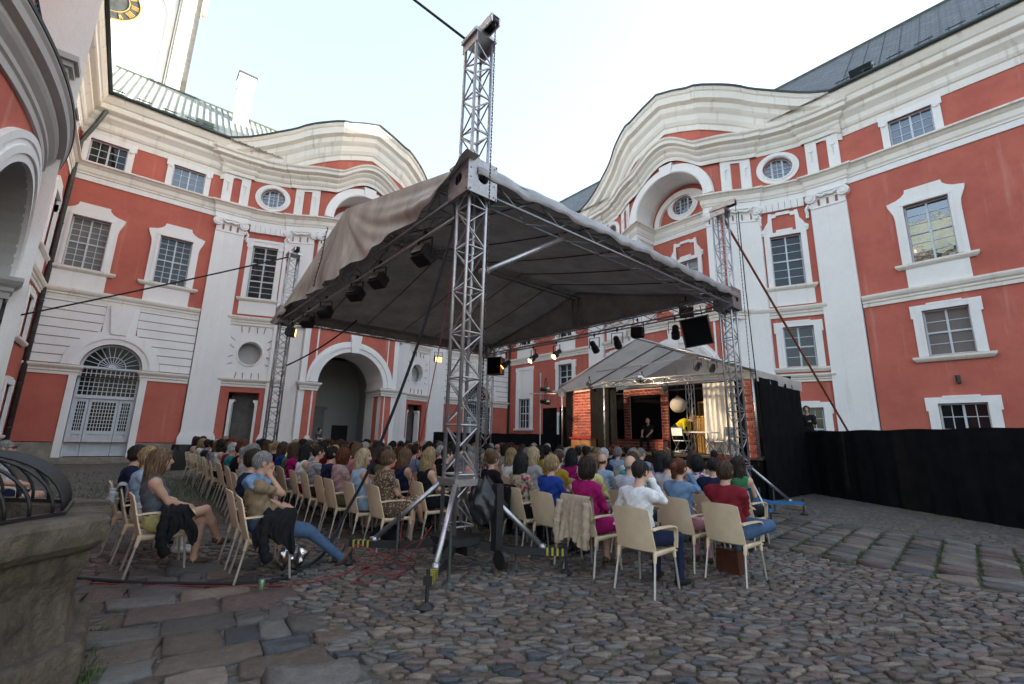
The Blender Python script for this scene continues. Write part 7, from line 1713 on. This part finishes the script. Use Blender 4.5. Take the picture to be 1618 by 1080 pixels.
def bundle(name, label, c, r, m, seed, cat='jacket', n=26, droop=None):
    rr = random.Random(seed); ph = [rr.uniform(0, 6.28) for _ in range(8)]
    def f(u, v):
        a = u*2*math.pi; b = (v-.5)*math.pi; k = 1+.16*math.sin(3*a+ph[0]+2*b)+.11*math.sin(5*a-3*b+ph[1])+.07*math.sin(9*a+4*b+ph[2])
        return (c[0]+r[0]*k*math.cos(b)*math.cos(a), c[1]+r[1]*k*math.cos(b)*math.sin(a), c[2]+r[2]*(1+.1*math.sin(4*a+ph[3]))*math.sin(b)-(droop or 0)*max(0, math.cos(a*2+ph[4]))*math.cos(b)*.5)
    q = MB(); q.grid(f, n*2, n); return tag(q.build(name, m, None, True), label, cat)
bundle('sweater', 'blue sweater tied round the shoulders of the man in tan', (1.215, 5.88, 1.0), (.12, .20, .10), CLM['denim blue'], 12, 'sweater')
def armcloth(label, cx, y, w, seed):
    r = random.Random(seed); ph = [r.uniform(0, 6.28) for _ in range(8)]; ds, di = .30, .14; L = ds+.1+di
    def f(u, v, o=0.):
        t = v*L; hem = 1+.26*math.sin(u*6+ph[0])+.12*math.sin(u*13+ph[1]); x = cx+(u-.5)*w*(1+.22*math.sin(v*4+ph[2])); k1 = .028*math.sin(u*15+ph[3]+v*3)+.018*math.sin(u*29+ph[4]-v*6)
        if t < ds: q_ = (ds-t)/ds; yy, z = y-.065-.05*q_-abs(k1)*q_*2-o, .70-(ds-t)*hem
        elif t < ds+.1: q_ = (t-ds)/.1; yy, z = y-.065+.13*q_, .70+.035*math.sin(q_*math.pi)+.01*math.sin(u*22)+o
        else: q_ = (t-ds-.1); yy, z = y+.065+.06*q_+abs(k1)+o, .70-q_*.9
        return (x+.04*math.sin(v*7+ph[5]), yy, z+.012*math.sin(u*19+v*9))
    q = MB(); q.grid(lambda u, v: f(u, v, .008), 34, 26); q.grid(lambda u, v: f(u, v, -.008), 34, 26, flip=True)
    q.tube(smooth([(cx-w*.35, y-.1, .66), (cx-w*.42, y-.15, .5), (cx-w*.36, y-.16, .36), (cx-w*.2, y-.15, .25)], 5), [.05+.008*math.sin(i*2.1) for i in range(16)], 9)
    return tag(q.build('jacket', CLM['black'], None, True), label, 'jacket')
armcloth('black jacket bundled on the armrest of the woman in yellow shorts', .60, 6.46, .31, 3); armcloth('black jacket hanging over the armrest of the man in tan', 1.41, 5.61, .33, 9)
foil = mat('silver_foil', (.7,.7,.7), .18, 1, 6, .2, .9, 14)
bundle('foil_bag', 'crumpled silver foil bag under the chair of the man in tan', (1.72, 5.98, .14), (.17, .12, .13), foil, 14, 'bag')
bundle('handbag', 'dark bag on the cobbles under the dotted dress chair', (3.1, 6.42, .15), (.2, .13, .15), CLM['black'], 15, 'bag')
q = MB(); q.prism([(-.16, .0), (.16, .0), (.14, .27), (-.14, .27)], -.06, .06, plane='xz'); 
hb = thing('handbag', 'brown leather handbag under the chair of the man in dark red', 'bag', (5.95, 2.82, 0), R_(80)); ORG[hb.name] = (0, 0, 0); q.build('body', mat('brown_leather', (.10,.035,.02), .4, 0, 8, .25), hb); q = MB(); q.tube([(-.08, 0, .27), (-.06, 0, .36), (0, 0, .39), (.06, 0, .36), (.08, 0, .27)], .01, 6); q.build('handle', CLM['brown'], hb)
q = MB(); q.lathe([(0,0),(.03,.002),(.033,.01),(.033,.11),(.028,.122),(.026,.122),(0,.118)], 14, 0, (1.28, 5.33, .0)); cn = q.build('drink_can', mat('green_can', (.22,.30,.20), .3, .6, 30, .3), None, True); tag(cn, 'small pale green drink can standing on the flagstones', 'can')
